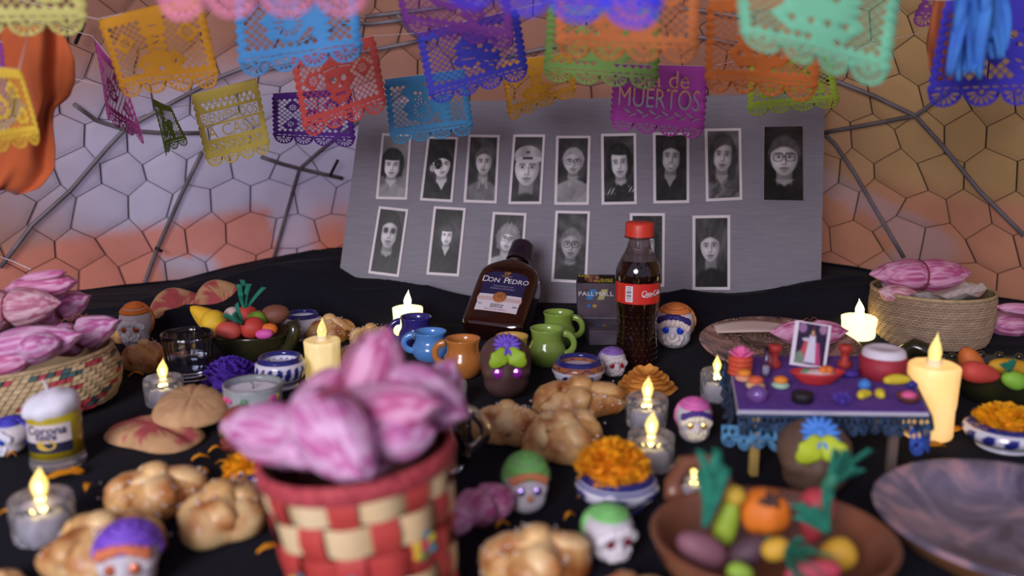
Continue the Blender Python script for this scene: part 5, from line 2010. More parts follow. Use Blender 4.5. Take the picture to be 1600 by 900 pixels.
part('seal_ring', T(tube([(0.0072 * cos(a), 0.0072 * sin(a), 0.0013) for a in [2 * pi * k / 32 for k in range(32)]], 0.0003, 5, True), (0, yf - 0.0002, 0.0475), (pi / 2, 0, 0)), mat('dark_copper', C(96, 54, 30), rough=0.5), l2)
flat_text('12', 0.0085, 0, 0.0475, mat('dark_copper', C(96, 54, 30)), l2, 0.0020)
flat_text('RESERVA', 0.0048, 0, 0.0335, M_TXTK, l2)
flat_text('ESPECIAL', 0.0048, 0, 0.0298, M_TXTK, l2)
flat_text('HECHO EN MÉXICO', 0.0036, 0, 0.0250, mat('rose_print', C(170, 100, 110)), l2)
flat_text('38° G.L.', 0.0038, -0.027, 0.0335, M_TXTK, l2)
flat_text('200 ml', 0.0042, 0.0275, 0.0320, M_TXTK, l2)

# --- cigarette packs
def pack(p, rot, lab, front):
    W_, D_, H_ = 0.056, 0.021, 0.084
    t = thing('cigarette_pack', lab, 'cigarette pack', p, rot, 'cigarette packs')
    part('box', rbox(W_, D_, H_, 0.0012, (0, 0, H_ / 2)), mat('pack_dark', C(96, 88, 98), rough=0.45, col2=C(70, 64, 78), nscale=20), t, smooth=False)
    f_ = -D_ / 2 - 0.0003

    def quad(pts, m, name, d=0.0):
        return part(name, G([(x, f_ - d, z) for x, z in pts], [tuple(range(len(pts)))]), m, t, smooth=False)
    quad([(-W_ / 2 + 0.001, 0.066), (W_ / 2 - 0.001, 0.066), (W_ / 2 - 0.001, 0.083), (-W_ / 2 + 0.001, 0.083)], mat('pack_black', C(24, 22, 24), rough=0.4), 'warning_panel')
    quad([(-0.006 + 0.011 * cos(a), 0.076 + 0.0085 * sin(a)) for a in [2 * pi * k / 14 for k in range(14)] if 0.076 + 0.0085 * sin(a) < 0.0835], mat('pack_face', C(156, 104, 84), rough=0.5, col2=C(60, 40, 36), nscale=240), 'warning_picture', 0.0002)
    st = []
    quad([(-0.016, 0.034), (-0.007, 0.034), (0.000, 0.054), (-0.009, 0.054)], mat('stripe_blue', C(64, 130, 190), rough=0.4), 'stripe', 0.0002)
    quad([(0.000, 0.034), (0.009, 0.034), (0.016, 0.054), (0.007, 0.054)], mat('stripe_straw', C(176, 178, 120), rough=0.4), 'stripe', 0.0002)
    for txt, sz, x, z, m in (('PALL', 0.0118, -0.0150, 0.0445, M_TXTW), ('MALL', 0.0118, 0.0105, 0.0445, M_TXTW), ('FUMAR...', 0.0058, -0.0155, 0.0795, mat('yellow_print', C(206, 196, 70))), ('TE HACE', 0.0050, 0.0145, 0.0725, mat('yellow_print', C(206, 196, 70))), ('PREMATURO', 0.0050, 0.0105, 0.0690, mat('yellow_print', C(206, 196, 70)))):
        g = text_geo(txt, sz)
        v = g[0]
        part('lettering', G(np.stack([v[:, 0] * 0.9 + x, np.full(len(v), f_ - 0.0005), v[:, 1] + z], 1), g[1]), m, t, smooth=False)
    for x, col in ((-0.012, (64, 110, 180)), (-0.004, (176, 150, 80))):
        quad([(x + 0.0032 * cos(a), 0.022 + 0.0032 * sin(a)) for a in [2 * pi * k / 14 for k in range(14)]], mat('capsule_%d' % col[0], C(*col)), 'capsule_dot', 0.0004)
    return t


pp = tab(936, 520)
pack((pp.x + 0.008, 1.176, 0.0105), (-pi / 2 + 0.02, 0, 0.10), 'cigarette pack lying flat under the leaning one', 0).rotation_euler = (RAD(-88), 0, RAD(3))
pack((pp.x - 0.006, 1.205, 0.0240), (RAD(-55), 0, RAD(-2)), 'dark cigarette pack with blue and straw stripes leaning beside the cola bottle', 0)

# --- drinking glass with water
pG, s_ = base(298, 606, 62)
RG, HG = 39 * s_, ztop(pG, 520)
gl = thing('water_glass', 'ribbed drinking glass half full of water', 'glass', pG)
M_GLASS = mat('clear_glass', C(244, 244, 250), rough=0.02, trans=1.0, ior=1.48)
rib = lambda a, z: 1 + (0.010 * cos(24 * a) if z > HG * 0.18 else 0)
rg = lambda t_: RG * (0.78 + 0.22 * t_)
part('glass_wall', lathe([(0, 0), (rg(0) * 0.96, 0), (rg(0), HG * 0.02)] + [(rg(t_), HG * t_) for t_ in np.linspace(0.1, 1, 8)] + [(rg(1) - 0.001, HG * 1.006), (rg(1) - 0.002, HG)] + [(rg(t_) - 0.0024, HG * t_) for t_ in np.linspace(0.93, 0.16, 7)] + [(0, HG * 0.15)], 96, rib), M_GLASS, gl)
part('water', lathe([(0, HG * 0.156), (rg(0.16) - 0.0026, HG * 0.158)] + [(rg(t_) - 0.0026, HG * t_) for t_ in np.linspace(0.2, 0.54, 5)] + [(rg(0.55) - 0.003, HG * 0.55), (0, HG * 0.55)], 48), mat('water', C(225, 232, 245), rough=0.0, trans=1.0, ior=1.2), gl)

# --- beer-mug candle
pK, s_ = base(92, 738, 80)
RK, HK = 41 * s_, ztop(pK, 628)
bm_ = thing('beer_mug_candle', 'small glass beer candle with white foam top and wick', 'candle', pK, 0.0)
part('glass_foot', lathe([(0, 0), (RK * 0.98, 0), (RK * 1.0, HK * 0.05), (RK * 0.97, HK * 0.16), (RK * 0.95, HK * 0.20)], 40), M_ACRYL, bm_, label='thick clear glass foot')
part('beer', lathe([(0, HK * 0.16), (RK * 0.95, HK * 0.16), (RK * 0.94, HK * 0.5), (RK * 0.94, HK * 0.86), (0, HK * 0.86)], 40), mat('gold_gel', C(178, 160, 26), rough=0.12, coat=0.6, emit=C(150, 130, 10), es=0.0, col2=C(150, 132, 20), nscale=30), bm_)
fo = star([(0, 0, HK * 0.98, RK * 0.96, RK * 0.96, HK * 0.19), (RK * 0.25, 0, HK * 1.06, RK * 0.66, RK * 0.7, HK * 0.15), (-RK * 0.1, -RK * 0.25, HK * 0.90, RK * 0.80, RK * 0.72, HK * 0.20)], 40, 24, (0, 0, HK * 0.98), 10, (), None, 0.05, 4)
part('foam', fo, mat('white_wax', C(226, 226, 238), rough=0.55), bm_)
part('wick', tube([(-RK * 0.1, 0, HK * 1.1), (-RK * 0.14, 0, HK * 1.24), (-RK * 0.26, 0, HK * 1.36)], 0.0011, 6), mat('wick', C(214, 206, 212), rough=0.8), bm_)
bl = part('label', grid(lambda u, v: (RK * 0.965 * cos(-pi / 2 + 0.12 + (u - 0.5) * 1.9), RK * 0.965 * sin(-pi / 2 + 0.12 + (u - 0.5) * 1.9), HK * (0.46 + 0.30 * v)), 20, 3), mat('cream_label', C(212, 200, 200), rough=0.5), bm_)
part('label_band', grid(lambda u, v: (RK * 0.972 * cos(-pi / 2 + 0.12 + (u - 0.5) * 1.9), RK * 0.972 * sin(-pi / 2 + 0.12 + (u - 0.5) * 1.9), HK * (0.31 + 0.16 * v)), 20, 3), mat('navy_band', C(34, 34, 60), rough=0.5), bl)
a0 = -pi / 2 + 0.12
part('label_seal', wrap(G([(0.0085 * cos(a), 0.0048 * sin(a), 0) for a in [2 * pi * k / 20 for k in range(20)]], [tuple(range(20))]), RK * 0.985, a0, HK * 0.44), mat('gold_seal', C(206, 172, 66), rough=0.4), bl, smooth=False)
for txt, sz, z in (('Corona', 0.0115, 0.665), ('Extra', 0.0085, 0.565)):
    g = text_geo(txt, sz, 0.1, 0.0003)
    part('lettering', wrap(g, RK * 0.978, a0, HK * z), mat('navy_print', C(40, 44, 92), rough=0.5), bl, smooth=False)

# --- clear glass mug behind the chequered basket
pM, s_ = base(694, 742, 70)
RM, HM = 36 * s_, ztop(pM, 628)
gm = thing('glass_mug', 'clear glass beer mug of yellow gel half hidden behind the chequered basket', 'mug', pM, 0.0)
part('mug_body', lathe([(0, 0), (RM, 0), (RM, HM), (RM - 0.003, HM), (RM - 0.003, HM * 0.1), (0, HM * 0.1)], 40), M_GLASS, gm)
part('gel', lathe([(0, HM * 0.11), (RM - 0.0035, HM * 0.11), (RM - 0.0035, HM * 0.85), (0, HM * 0.85)], 32), mat('gold_gel', C(178, 160, 26)), gm)
part('handle', tube([(RM * 0.95 + RM * 0.85 * sin(pi * k / 12) ** 0.7, 0, HM * (0.88 - 0.66 * k / 12)) for k in range(13)], 0.0042, 10, flat=1.3), M_GLASS, gm)

# --- white candle in a painted glass
pW, s_ = base(398, 668, 84)
RW, HW = 45 * s_, ztop(pW, 598)
wc = thing('glass_jar_candle', 'white wax candle in a painted glass jar left of the foreground tamales', 'candle', pW)
part('jar', lathe([(0, 0), (RW * 0.9, 0), (RW * 0.95, HW * 0.1), (RW, HW * 0.9), (RW, HW), (RW - 0.0015, HW), (RW - 0.0025, HW * 0.9), (RW * 0.9, HW * 0.12), (0, HW * 0.1)], 48), mat('greenish_glass', C(206, 214, 214), rough=0.1, trans=0.7, ior=1.3), wc)
part('wax', lathe([(0, HW * 0.12), (RW * 0.88, HW * 0.12), (RW * 0.93, HW * 0.84), (RW * 0.7, HW * 0.85), (0, HW * 0.84)], 40), mat('white_wax', C(226, 226, 238)), wc)
part('wick', tube([(0, 0, HW * 0.84), (0.001, 0, HW * 0.95), (-0.002, 0, HW * 1.02)], 0.0009, 6), mat('green_wick', C(96, 116, 104)), wc)
for a, col in ((-2.2, (214, 80, 140)), (-0.5, (190, 90, 190)), (-0.35, (222, 180, 70)), (-2.5, (214, 90, 130)), (-0.62, (214, 80, 140)), (-1.6, (80, 130, 90))):
    part('painted_flower', ell(0.004, 0.001, 0.004, 10, 6, (RW * cos(a), RW * sin(a), HW * 0.70), (0, 0, a + pi / 2)), mat('dab_%d_%d_%d' % col, C(*col), rough=0.5), wc)

# ================================================================ MUGS, POTS, FLOWERS
mug(651, 552, 56, 494, (50, 44, 118), 'dark navy clay mug in front of the bright back candle', RAD(190))
mug(673, 568, 58, 517, (88, 144, 212), 'light blue clay mug beside the navy one', RAD(185))
mug(724, 594, 62, 528, (188, 118, 58), 'orange brown clay mug between the blue mug and the chocolate skull', RAD(180))
mug(800, 582, 58, 524, (214, 172, 82), 'yellow clay mug half hidden behind the chocolate skull', RAD(60))
mug(872, 546, 54, 487, (134, 164, 70), 'green clay mug standing further back, beside the cigarette pack', RAD(-18))
mug(854, 576, 60, 512, (142, 172, 78), 'green clay mug standing in front of the other green one', RAD(-12))

tp, p, R_, H_ = pot(474, 534, 60, 488, 'plain', 'small blue-rimmed lettered pot beside the back breads')
tp.rotation_euler = (0, 0, 0)
g = text_geo('OS', 0.016, 0, 0.0008)
part('pot_lettering', wrap(g, R_ * 1.0, -pi / 2 - 0.25, H_ * 0.45), mat('navy_print', C(40, 44, 92), rough=0.5), tp, smooth=False)
pot(440, 612, 80, 556, 'leaf', 'blue and white painted pot with feather leaves, beside the tall glowing candle', nk=18)
pot(903, 614, 82, 560, 'rust', 'painted pot with a rust band and navy rim behind the breads')
_, p, R_, H_ = pot(963, 808, 130, 738, 'scroll', 'round blue and white pot holding a marigold, centre foreground')
bloom(0, 0, 108, 'large orange marigold in the central pot', 0, (252, 178, 26), 0.72, 320, 1, p + Vector((-0.003, 0.004, H_ * 1.0)))
_, p, R_, H_ = pot(412, 790, 92, 728, 'scroll', 'blue and white pot with marigold hidden by the chequered basket')
bloom(0, 0, 74, 'yellow orange marigold left of the chequered basket', 0, (252, 188, 26), 0.9, 160, 2, p + Vector((-0.012, 0, H_ * 0.76)))
_, p, R_, H_ = pot(1568, 712, 124, 658, 'leaf', 'low blue and white pot with marigold at the right edge', nk=12)
bloom(0, 0, 100, 'yellow marigold in the pot at the right edge', 0, (250, 186, 22), 0.60, 200, 3, p + Vector((0, 0, H_ * 0.70)))
ruffle_flower(1010, 622, 94, (240, 170, 78), 'orange paper flower beside the cola bottle', 6, 0.52, disc=True)
ruffle_flower(362, 618, 84, (86, 46, 172), 'purple crepe paper flower beside the water glass', 8, 0.95)

# ================================================================ SKULLS
skull(215, 548, 52, 'white sugar skull with orange sides behind the sugared bread at left', M_SUGARSK, 0.0, (196, 92, 50), (226, 224, 232), (226, 222, 230), None, (228, 128, 44), None, (222, 218, 226), 1.35)
skull(1053, 548, 62, 'large sugar skull with orange hair, navy band and blue gem eyes by the cola bottle', M_SUGARSK, -0.28, (48, 78, 222), (222, 204, 200), (216, 204, 202), None, (216, 128, 62), (46, 36, 110), (214, 206, 208), 1.08)
skull(957, 592, 44, 'little sugar skull with red eyes and purple side trim', M_SUGARSK, 0.25, (176, 36, 46), (214, 204, 206), (206, 196, 198), None, (134, 100, 180), None, (214, 196, 198), 1.0)
skull(1083, 696, 58, 'sugar skull with pink hair and amber eyes in front of the small table', M_SUGARSK, 0.0, (206, 150, 50), (232, 222, 196), (230, 220, 196), None, (216, 104, 178), (70, 44, 130), (226, 218, 200), 1.15)
skull(822, 808, 72, 'sugar skull with a green cap and coppery forehead band', M_SUGARSK, 0.15, (104, 58, 150), None, None, (116, 184, 96), None, (210, 128, 86), (206, 140, 110), 1.25)
skull(951, 884, 82, 'sugar skull with green side icing and dark red eyes in the foreground', M_SUGARSK, 0.35, (140, 30, 56), (226, 220, 226), (224, 218, 224), None, (124, 196, 112), None, (216, 208, 214), 0.98)
skull(20, 716, 62, 'white sugar skull with blue cap icing beside the beer candle', M_SUGARSK, -0.35, (40, 80, 200), (222, 222, 234), (222, 222, 234), None, (70, 66, 190), None, (222, 222, 232), 0.9)
skull(205, 934, 100, 'sugar skull with purple icing cap and copper band at the bottom left edge', M_SUGARSK, 0.2, (206, 110, 70), None, None, (128, 84, 206), None, (214, 120, 80), None, 1.0)
skull(790, 628, 84, 'chocolate skull with green leaves, violet flower and purple gem eyes', M_CHOC, 0.10, (176, 50, 196), None, None, None, None, None, None, 1.14, leaves=(158, 196, 48), flower=(118, 86, 206))
sk = skull(1268, 784, 118, 'chocolate skull with a blue icing flower behind the clay bowl', mat('pale_chocolate', C(112, 88, 72), rough=0.45, col2=C(92, 70, 60), nscale=20), -0.12, None, None, None, None, None, None, None, 0.94, leaves=(186, 206, 48), flower=(76, 138, 222))
skull(378, 714, 66, 'reddish clay skull with round eye half hidden behind the marigold pot', M_AMARANTH, -0.4, (110, 90, 40), None, (120, 50, 40), None, None, None, None, 1.1)

# ================================================================ BREADS AND BISCUITS
bread(248, 820, 150, 'sugared golden bread left of the pair near the chequered basket', 1, 0.58, 0.3, 120)
bread(350, 858, 166, 'golden bread nearer the chequered basket, of the pair on the left', 2, 0.56, 1.1, 60)
bread(165, 918, 182, 'large bread in the bottom left foreground with sugar on its ridge', 3, 0.56, 0.6, 90)
bread(792, 702, 108, 'sugared bread below the chocolate skull', 4, 0.72, 0.5, 90)
bread(906, 668, 150, 'long sugared bread lying behind the other two central breads', 5, 0.46, 0.2, 90, dr=0.6)
bread(880, 730, 132, 'plain golden bread at the front of the central three', 19, 0.66, 0.4, 40)
bread(838, 940, 172, 'bread at the bottom edge right of the chequered basket', 7, 0.62, 0.2, 80)
bread(985, 985, 150, 'bread crust just showing at the bottom edge beside the clay bowl', 8, 0.34, 0.8, 20)
bread(228, 586, 72, 'glossy brown sugared bread between the palm basket and the water glass', 9, 0.85, 0.2, 90, dr=0.9)
bread(516, 540, 78, 'brown bread beside the small blue-rimmed pot at the back', 10, 0.66, 0.4, 60)
bread(580, 552, 74, 'sugar-topped bread in front of the bright back candle', 11, 0.66, 1.0, 120)
bread(566, 580, 78, 'bread mostly hidden behind the foreground tamales', 12, 0.6, 0.2, 60)
bread(6, 935, 70, 'brown bread corner at the bottom left edge', 13, 0.5, 0.1, 0)
bread(192, 538, 40, 'small bread knob beside the palm basket', 14, 0.8, 0.1, 0)
cookie(248, 684, 158, 140, 'heart shaped biscuit dusted with red sugar on the left', RAD(-30), True, 0.0, 1, shape='heart')
cookie(300, 642, 116, 130, 'oval ribbed biscuit resting on the red sugared heart', RAD(8), False, 0.016, 2, (0.15, 0.06), 'oval', True, 0.24)
cookie(282, 492, 84, 120, 'red sugared biscuit behind the yellow squash', RAD(25), True, 0.022, 3, (0.7, 0), 'heart')
cookie(350, 482, 84, 120, 'red sugared biscuit standing behind the dark green bowl', RAD(25), True, 0.026, 4, (0.8, 0), 'heart')

# ================================================================ ELECTRIC CANDLES
tealight(70, 858, 94, 'clear acrylic tea light nearest at the left')
tealight(258, 640, 60, 'clear acrylic tea light in front of the water glass')
tealight(1016, 742, 74, 'front one of the two central tea lights')
tealight(1010, 676, 66, 'rear one of the two central tea lights')
tealight(1118, 632, 50, 'tea light at the left of the small purple table', hr=0.95)
tealight(708, 640, 44, 'tea light behind the right of the foreground tamales', hr=0.9)
tealight(1083, 786, 50, 'tea light showing behind the handle of the clay bowl')
M_WAXHOT = mat('lit_wax_bright', C(255, 240, 190), rough=0.4, emit=C(255, 232, 150), es=2.2)
M_WAXSOFT = mat('lit_wax_soft', C(236, 214, 160), rough=0.35, emit=C(236, 200, 110), es=0.42, col2=C(255, 236, 190), nscale=40, stretch=(1, 1, 0.3))
M_WAXWARM = mat('lit_wax_amber', C(255, 214, 140), rough=0.4, emit=C(255, 196, 110), es=0.66, col2=C(255, 232, 180), nscale=30, stretch=(1, 1, 0.4))
pillar(638, 530, 46, 480, 'brightly glowing electric candle at the back beside the navy mug', M_WAXHOT, M_FLAME_HOT, seed=1, fh=0.026)
pillar(1340, 534, 52, 494, 'brightly glowing electric candle left of the plain palm basket', M_WAXHOT, M_FLAME_HOT, seed=2, fh=0.026)
pillar(506, 600, 56, 530, 'tall dripping electric candle behind the foreground tamales', M_WAXSOFT, M_FLAME_DIM, seed=3, fh=0.028)
pillar(1448, 692, 74, 568, 'tall amber electric candle at the right of the small purple table', M_WAXWARM, M_FLAME, seed=4, fh=0.034)
# ================================================================ BOWLS AND PLATES WITH THEIR FILLINGS
M_DARKGLAZE = mat('dark_green_glaze', C(34, 36, 26), rough=0.18, coat=0.6, col2=C(54, 52, 30), nscale=25, bump=0.3, bscale=60)
M_CLAY = mat('brown_clay', C(128, 80, 58), rough=0.35, coat=0.3, col2=C(108, 62, 44), nscale=14)


def bowl(loc, R_, H_, m, lab, name='clay_bowl', sy=1.0, rz=0.0, scallop=0.0):
    t = thing(name, lab, 'bowl', loc, rz)
    pr = [(0, 0), (0.55, 0), (0.62, 0.05), (0.80, 0.35), (0.93, 0.70), (0.985, 0.93), (1.0, 1.0), (0.975, 1.03), (0.94, 1.0), (0.89, 0.80), (0.76, 0.42), (0.55, 0.16), (0, 0.12)]
    g = lathe([(r * R_, z * H_) for r, z in pr], 72, lambda a, z: 1 + scallop * cos(36 * a) * (1 if z > H_ * 0.6 else 0))
    part('bowl_body', T(g, s=(1, sy, 1)), m, t)
    return t


# --- dark green bowl with handle, left
pG2, s_ = base(398, 572, 90)
RG2, HG2 = 64 * s_, ztop(pG2, 517)
b1 = bowl(pG2, RG2, HG2, M_DARKGLAZE, 'dark green glazed bowl with a curled handle, full of marzipan fruit', 'glazed_bowl', 0.85, 0, 0.012)
part('handle', tube([(RG2 * 0.75, -RG2 * 0.3, HG2 * 0.35), (RG2 * 0.95, -RG2 * 0.42, HG2 * 0.55), (RG2 * 1.05, -RG2 * 0.42, HG2 * 0.85), (RG2 * 1.12, -RG2 * 0.40, HG2 * 1.15), (RG2 * 1.08, -RG2 * 0.36, HG2 * 1.35), (RG2 * 0.98, -RG2 * 0.3, HG2 * 1.30)], [0.009, 0.008, 0.008, 0.009, 0.009, 0.006], 12), M_DARKGLAZE, b1)
y0 = pG2.y
MG = 'marzipan fruit in the dark green bowl'
fruit(322, 497, y0 - 0.01, 60, 38, (232, 184, 40), 'yellow marzipan squash with long neck in the dark green bowl', RAD(-38), 0.45, group=MG, stem=(60, 120, 60))
fruit(334, 504, y0 - 0.035, 40, 40, (228, 186, 44), 'round yellow marzipan fruit in front of the squash', 0.2, 0.0, group=MG)
fruit(357, 516, y0 - 0.045, 42, 28, (196, 78, 70), 'red marzipan tomato at the front of the dark green bowl', -0.15, 0.1, group=MG)
rd = fruit(394, 512, y0 - 0.035, 40, 34, (192, 62, 52), 'red marzipan radish with green crepe leaves in the dark green bowl', 0.15, 0.0, group=MG)
tuft(rd, (-0.006, -0.012, 0.008), (-0.55, -0.3, 0.75), 0.030, 5, 1, 0.6)
rd = fruit(386, 494, y0 + 0.0, 36, 34, (196, 66, 54), 'red marzipan radish further back with upright green leaves', 0.0, 0.0, group=MG)
tuft(rd, (0.0, -0.005, 0.008), (0.12, 0, 1.0), 0.046, 6, 2, 0.45)
fruit(401, 502, y0 - 0.01, 32, 32, (128, 172, 56), 'green marzipan apple between the red radishes', 0.0, 0.0, group=MG)
fruit(362, 494, y0 - 0.005, 30, 28, (220, 190, 184), 'pale pink marzipan onion in the dark green bowl', 0.6, 0.1, group=MG)
fr_ = fruit(430, 492, y0 + 0.005, 46, 34, (124, 76, 58), 'brown marzipan sapote with a cut orange face', RAD(14), -0.15, group=MG)
part('cut_face', ell(0.002, 0.011, 0.011, 14, 8, (-0.019, 0, 0)), marz((236, 134, 76)), fr_)
fruit(420, 515, y0 - 0.035, 28, 20, (226, 118, 42), 'orange marzipan piece by the bowl handle', 0.1, 0.0, group=MG)
fruit(413, 522, y0 - 0.045, 28, 16, (222, 92, 176), 'hot pink marzipan sweet at the bowl rim', 0.1, 0.0, group=MG)

# --- dark boat-shaped dish at right
pF, s_ = base(1570, 652, 160)
RF, HF = 96 * s_, ztop(pF, 572)
b2 = bowl(pF, RF, HF, M_DARKGLAZE, 'dark green glazed boat dish of marzipan vegetables at the right edge', 'glazed_boat_dish', 0.62, RAD(-12), 0.008)
for k in range(9):
    a = RAD(20 + 17 * k)
    part('rim_knob', ell(0.005, 0.005, 0.004, 10, 6, (RF * cos(a), RF * 0.62 * sin(a), HF * 1.02)), M_DARKGLAZE, b2)
hp = tab(1444, 572)
hd = thing('glazed_spoon_handle', 'dark glazed curved handle end beside the amber candle', 'handle', tab(1440, 580), RAD(-30))
part('handle_curl', tube([(-0.022, 0, 0.008), (-0.020, 0, 0.022), (-0.010, 0, 0.030), (0.004, 0, 0.026), (0.016, 0, 0.014), (0.022, 0, 0.006)], [0.008, 0.0105, 0.0115, 0.0105, 0.009, 0.007], 12), M_DARKGLAZE, hd)
y0 = pF.y
MB_ = 'marzipan vegetables in the boat dish'
fruit(1516, 565, y0 - 0.005, 52, 38, (206, 110, 50), 'orange marzipan carrot end in the boat dish', RAD(-60), 0.2, group=MB_)
fruit(1532, 583, y0 - 0.035, 66, 36, (206, 76, 66), 'coral red marzipan chilli in the boat dish', RAD(-10), -0.3, group=MB_)
fruit(1578, 574, y0 - 0.01, 70, 28, (214, 160, 40), 'yellow marzipan banana at the right edge', RAD(-6), 0.0, group=MB_)
fr_ = fruit(1584, 594, y0 - 0.045, 40, 30, (136, 196, 66), 'light green marzipan pepper at the right edge', RAD(-20), 0.1, group=MB_)
tuft(fr_, (-0.012, -0.006, 0.008), (-0.6, -0.4, 0.5), 0.016, 5, 4, 0.8)

# --- brown clay bowl, right foreground
HQ = 0.046
pQ = tab(1207, 834, HQ)
pQ.z = 0
zq = Vector((pQ.x, pQ.y, HQ))
RQ = 190 * mpp(zq)
b3 = bowl(pQ, RQ, HQ, M_CLAY, 'brown clay bowl with loop handle full of marzipan vegetables, right foreground', 'handled_clay_bowl', 0.92)
hx, hy = -RQ * 0.46, RQ * 0.80
part('handle', tube([(hx - 0.018, hy - 0.008, HQ * 0.98), (hx - 0.017, hy + 0.004, HQ * 1.12), (hx - 0.008, hy + 0.010, HQ * 1.40), (hx + 0.008, hy + 0.012, HQ * 1.42), (hx + 0.018, hy + 0.010, HQ * 1.22), (hx + 0.024, hy + 0.004, HQ * 0.98)], [0.0075, 0.0065, 0.006, 0.006, 0.0065, 0.0075], 12), M_CLAY, b3)
y0 = pQ.y
MQ = 'marzipan vegetables in the clay bowl'
fr_ = fruit(1096, 858, y0 - 0.015, 88, 52, (134, 88, 100), 'mauve brown marzipan turnip with long green leaves in the clay bowl', RAD(-28), 0.1, group=MQ)
tuft(fr_, (-0.004, 0.004, 0.012), (-0.22, 0.25, 1.0), 0.056, 11, 5, 0.30, w=0.0026)
fruit(1102, 848, y0 + 0.012, 52, 30, (190, 62, 78), 'red marzipan radish half hidden behind the mauve turnip', 0.2, 0.0, group=MQ)
fr_ = fruit(1136, 814, y0 + 0.010, 92, 40, (156, 186, 56), 'green marzipan pear with yellow top in the clay bowl', RAD(78), -0.28, group=MQ)
part('yellow_top', ell(0.007, 0.008, 0.008, 12, 8, (0.019, 0, 0)), marz((214, 178, 60)), fr_)
fr_ = fruit(1194, 800, y0 + 0.015, 76, 78, (232, 126, 38), 'round orange marzipan pumpkin with a dark calyx', RAD(90), 0.0, group=MQ, ribs=6)
part('calyx', J(*[ell(0.0050, 0.0022, 0.0024, 10, 6, (0.0135 + 0.0035 * cos(a), -0.0120, 0.0035 * sin(a)), (0, -a, 0)) for a in (0.3, 1.6, 2.8, 4.1, 5.3)]), marz((74, 48, 42)), fr_)
fruit(1273, 808, y0 + 0.010, 96, 58, (190, 66, 76), 'red marzipan chilli standing in the clay bowl', RAD(82), 0.45, group=MQ)
fruit(1170, 862, y0 - 0.020, 70, 46, (88, 62, 72), 'dark brown marzipan aubergine at the front of the clay bowl', RAD(40), -0.15, group=MQ, stem=(50, 110, 70))
fr_ = fruit(1308, 868, y0 - 0.010, 64, 54, (214, 164, 52), 'yellow marzipan beet with green leaves at the right of the clay bowl', RAD(30), 0.1, group=MQ)
tuft(fr_, (0.002, 0.004, 0.014), (0.0, 0.2, 1.0), 0.034, 9, 6, 0.5, w=0.0026)
fr_ = fruit(1212, 858, y0 - 0.030, 46, 36, (220, 172, 56), 'small yellow marzipan turnip under green leaves in the clay bowl', RAD(20), 0.0, group=MQ)
tuft(fr_, (0.004, -0.005, -0.002), (0.35, -0.8, 0.15), 0.030, 10, 7, 0.6, w=0.003)
fruit(1270, 894, y0 - 0.045, 90, 36, (196, 70, 90), 'pink red marzipan chilli at the front edge of the clay bowl', RAD(8), 0.1, group=MQ)
fruit(1156, 896, y0 - 0.045, 44, 34, (150, 186, 66), 'light green marzipan lime at the front of the clay bowl', RAD(-20), 0.0, group=MQ)
fr_ = fruit(1296, 756, y0 + 0.05, 40, 22, (60, 140, 108), 'green crepe leaf spray leaning over the back of the clay bowl', RAD(60), 0.0, name='leaf_spray', cat='leaves', group=MQ)
tuft(fr_, (-0.008, 0, 0.0), (1.0, 0.0, 0.1), 0.042, 6, 8, 0.35, w=0.0028)


# --- plates with printed decoration
def print_mat(name, c1, c2, c3, scale, dots=False):
    m = bpy.data.materials.new(name)
    m.use_nodes = True
    nt = m.node_tree
    b = nt.nodes['Principled BSDF']
    b.inputs['Roughness'].default_value = 0.22
    b.inputs['Coat Weight'].default_value = 0.3
    tc = nt.nodes.new('ShaderNodeTexCoord')
    n = nt.nodes.new('ShaderNodeTexNoise')
    n.inputs['Scale'].default_value = scale
    n.inputs['Detail'].default_value = 6
    n.inputs['Distortion'].default_value = 1.2
    nt.links.new(tc.outputs['Object'], n.inputs['Vector'])
    cr = nt.nodes.new('ShaderNodeValToRGB')
    cr.color_ramp.elements[0].position = 0.40
    cr.color_ramp.elements[0].color = c1
    e = cr.color_ramp.elements.new(0.55)
    e.color = c2
    cr.color_ramp.elements[-1].position = 0.66
    cr.color_ramp.elements[-1].color = c3
    nt.links.new(n.outputs['Fac'], cr.inputs['Fac'])
    src = cr.outputs['Color']
    if dots:
        vo = nt.nodes.new('ShaderNodeTexVoronoi')
        vo.inputs['Scale'].default_value = 190
        nt.links.new(tc.outputs['Object'], vo.inputs['Vector'])
        mr = nt.nodes.new('ShaderNodeMapRange')
        mr.inputs['From Min'].default_value = 0.22
        mr.inputs['From Max'].default_value = 0.30
        mr.inputs['To Min'].default_value = 1
        mr.inputs['To Max'].default_value = 0
        nt.links.new(vo.outputs['Distance'], mr.inputs['Value'])
        mx = nt.nodes.new('ShaderNodeMix')
        mx.data_type = 'RGBA'
        nt.links.new(mr.outputs['Result'], mx.inputs[0])
        nt.links.new(src, mx.inputs[6])
        mx.inputs[7].default_value = C(196, 168, 140)
        src = mx.outputs[2]
    nt.links.new(src, b.inputs['Base Color'])
    return m


def plate(loc, R_, H_, m_top, lab, rot=(0, 0, 0)):
    t = thing('clay_plate', lab, 'plate', loc, rot, 'printed clay plates')
    part('underside', lathe([(0, 0), (R_ * 0.60, 0), (R_ * 0.66, H_ * 0.1), (R_ * 0.88, H_ * 0.55), (R_ * 0.99, H_ * 0.94)], 64), mat('plate_clay', C(136, 92, 58), rough=0.5), t)
    part('printed_top', lathe([(R_ * 0.99, H_ * 0.94), (R_, H_), (R_ * 0.97, H_ * 1.03), (R_ * 0.82, H_ * 0.72), (R_ * 0.66, H_ * 0.52), (R_ * 0.55, H_ * 0.45), (R_ * 0.3, H_ * 0.42), (0, H_ * 0.42)], 64), m_top, t)
    return t


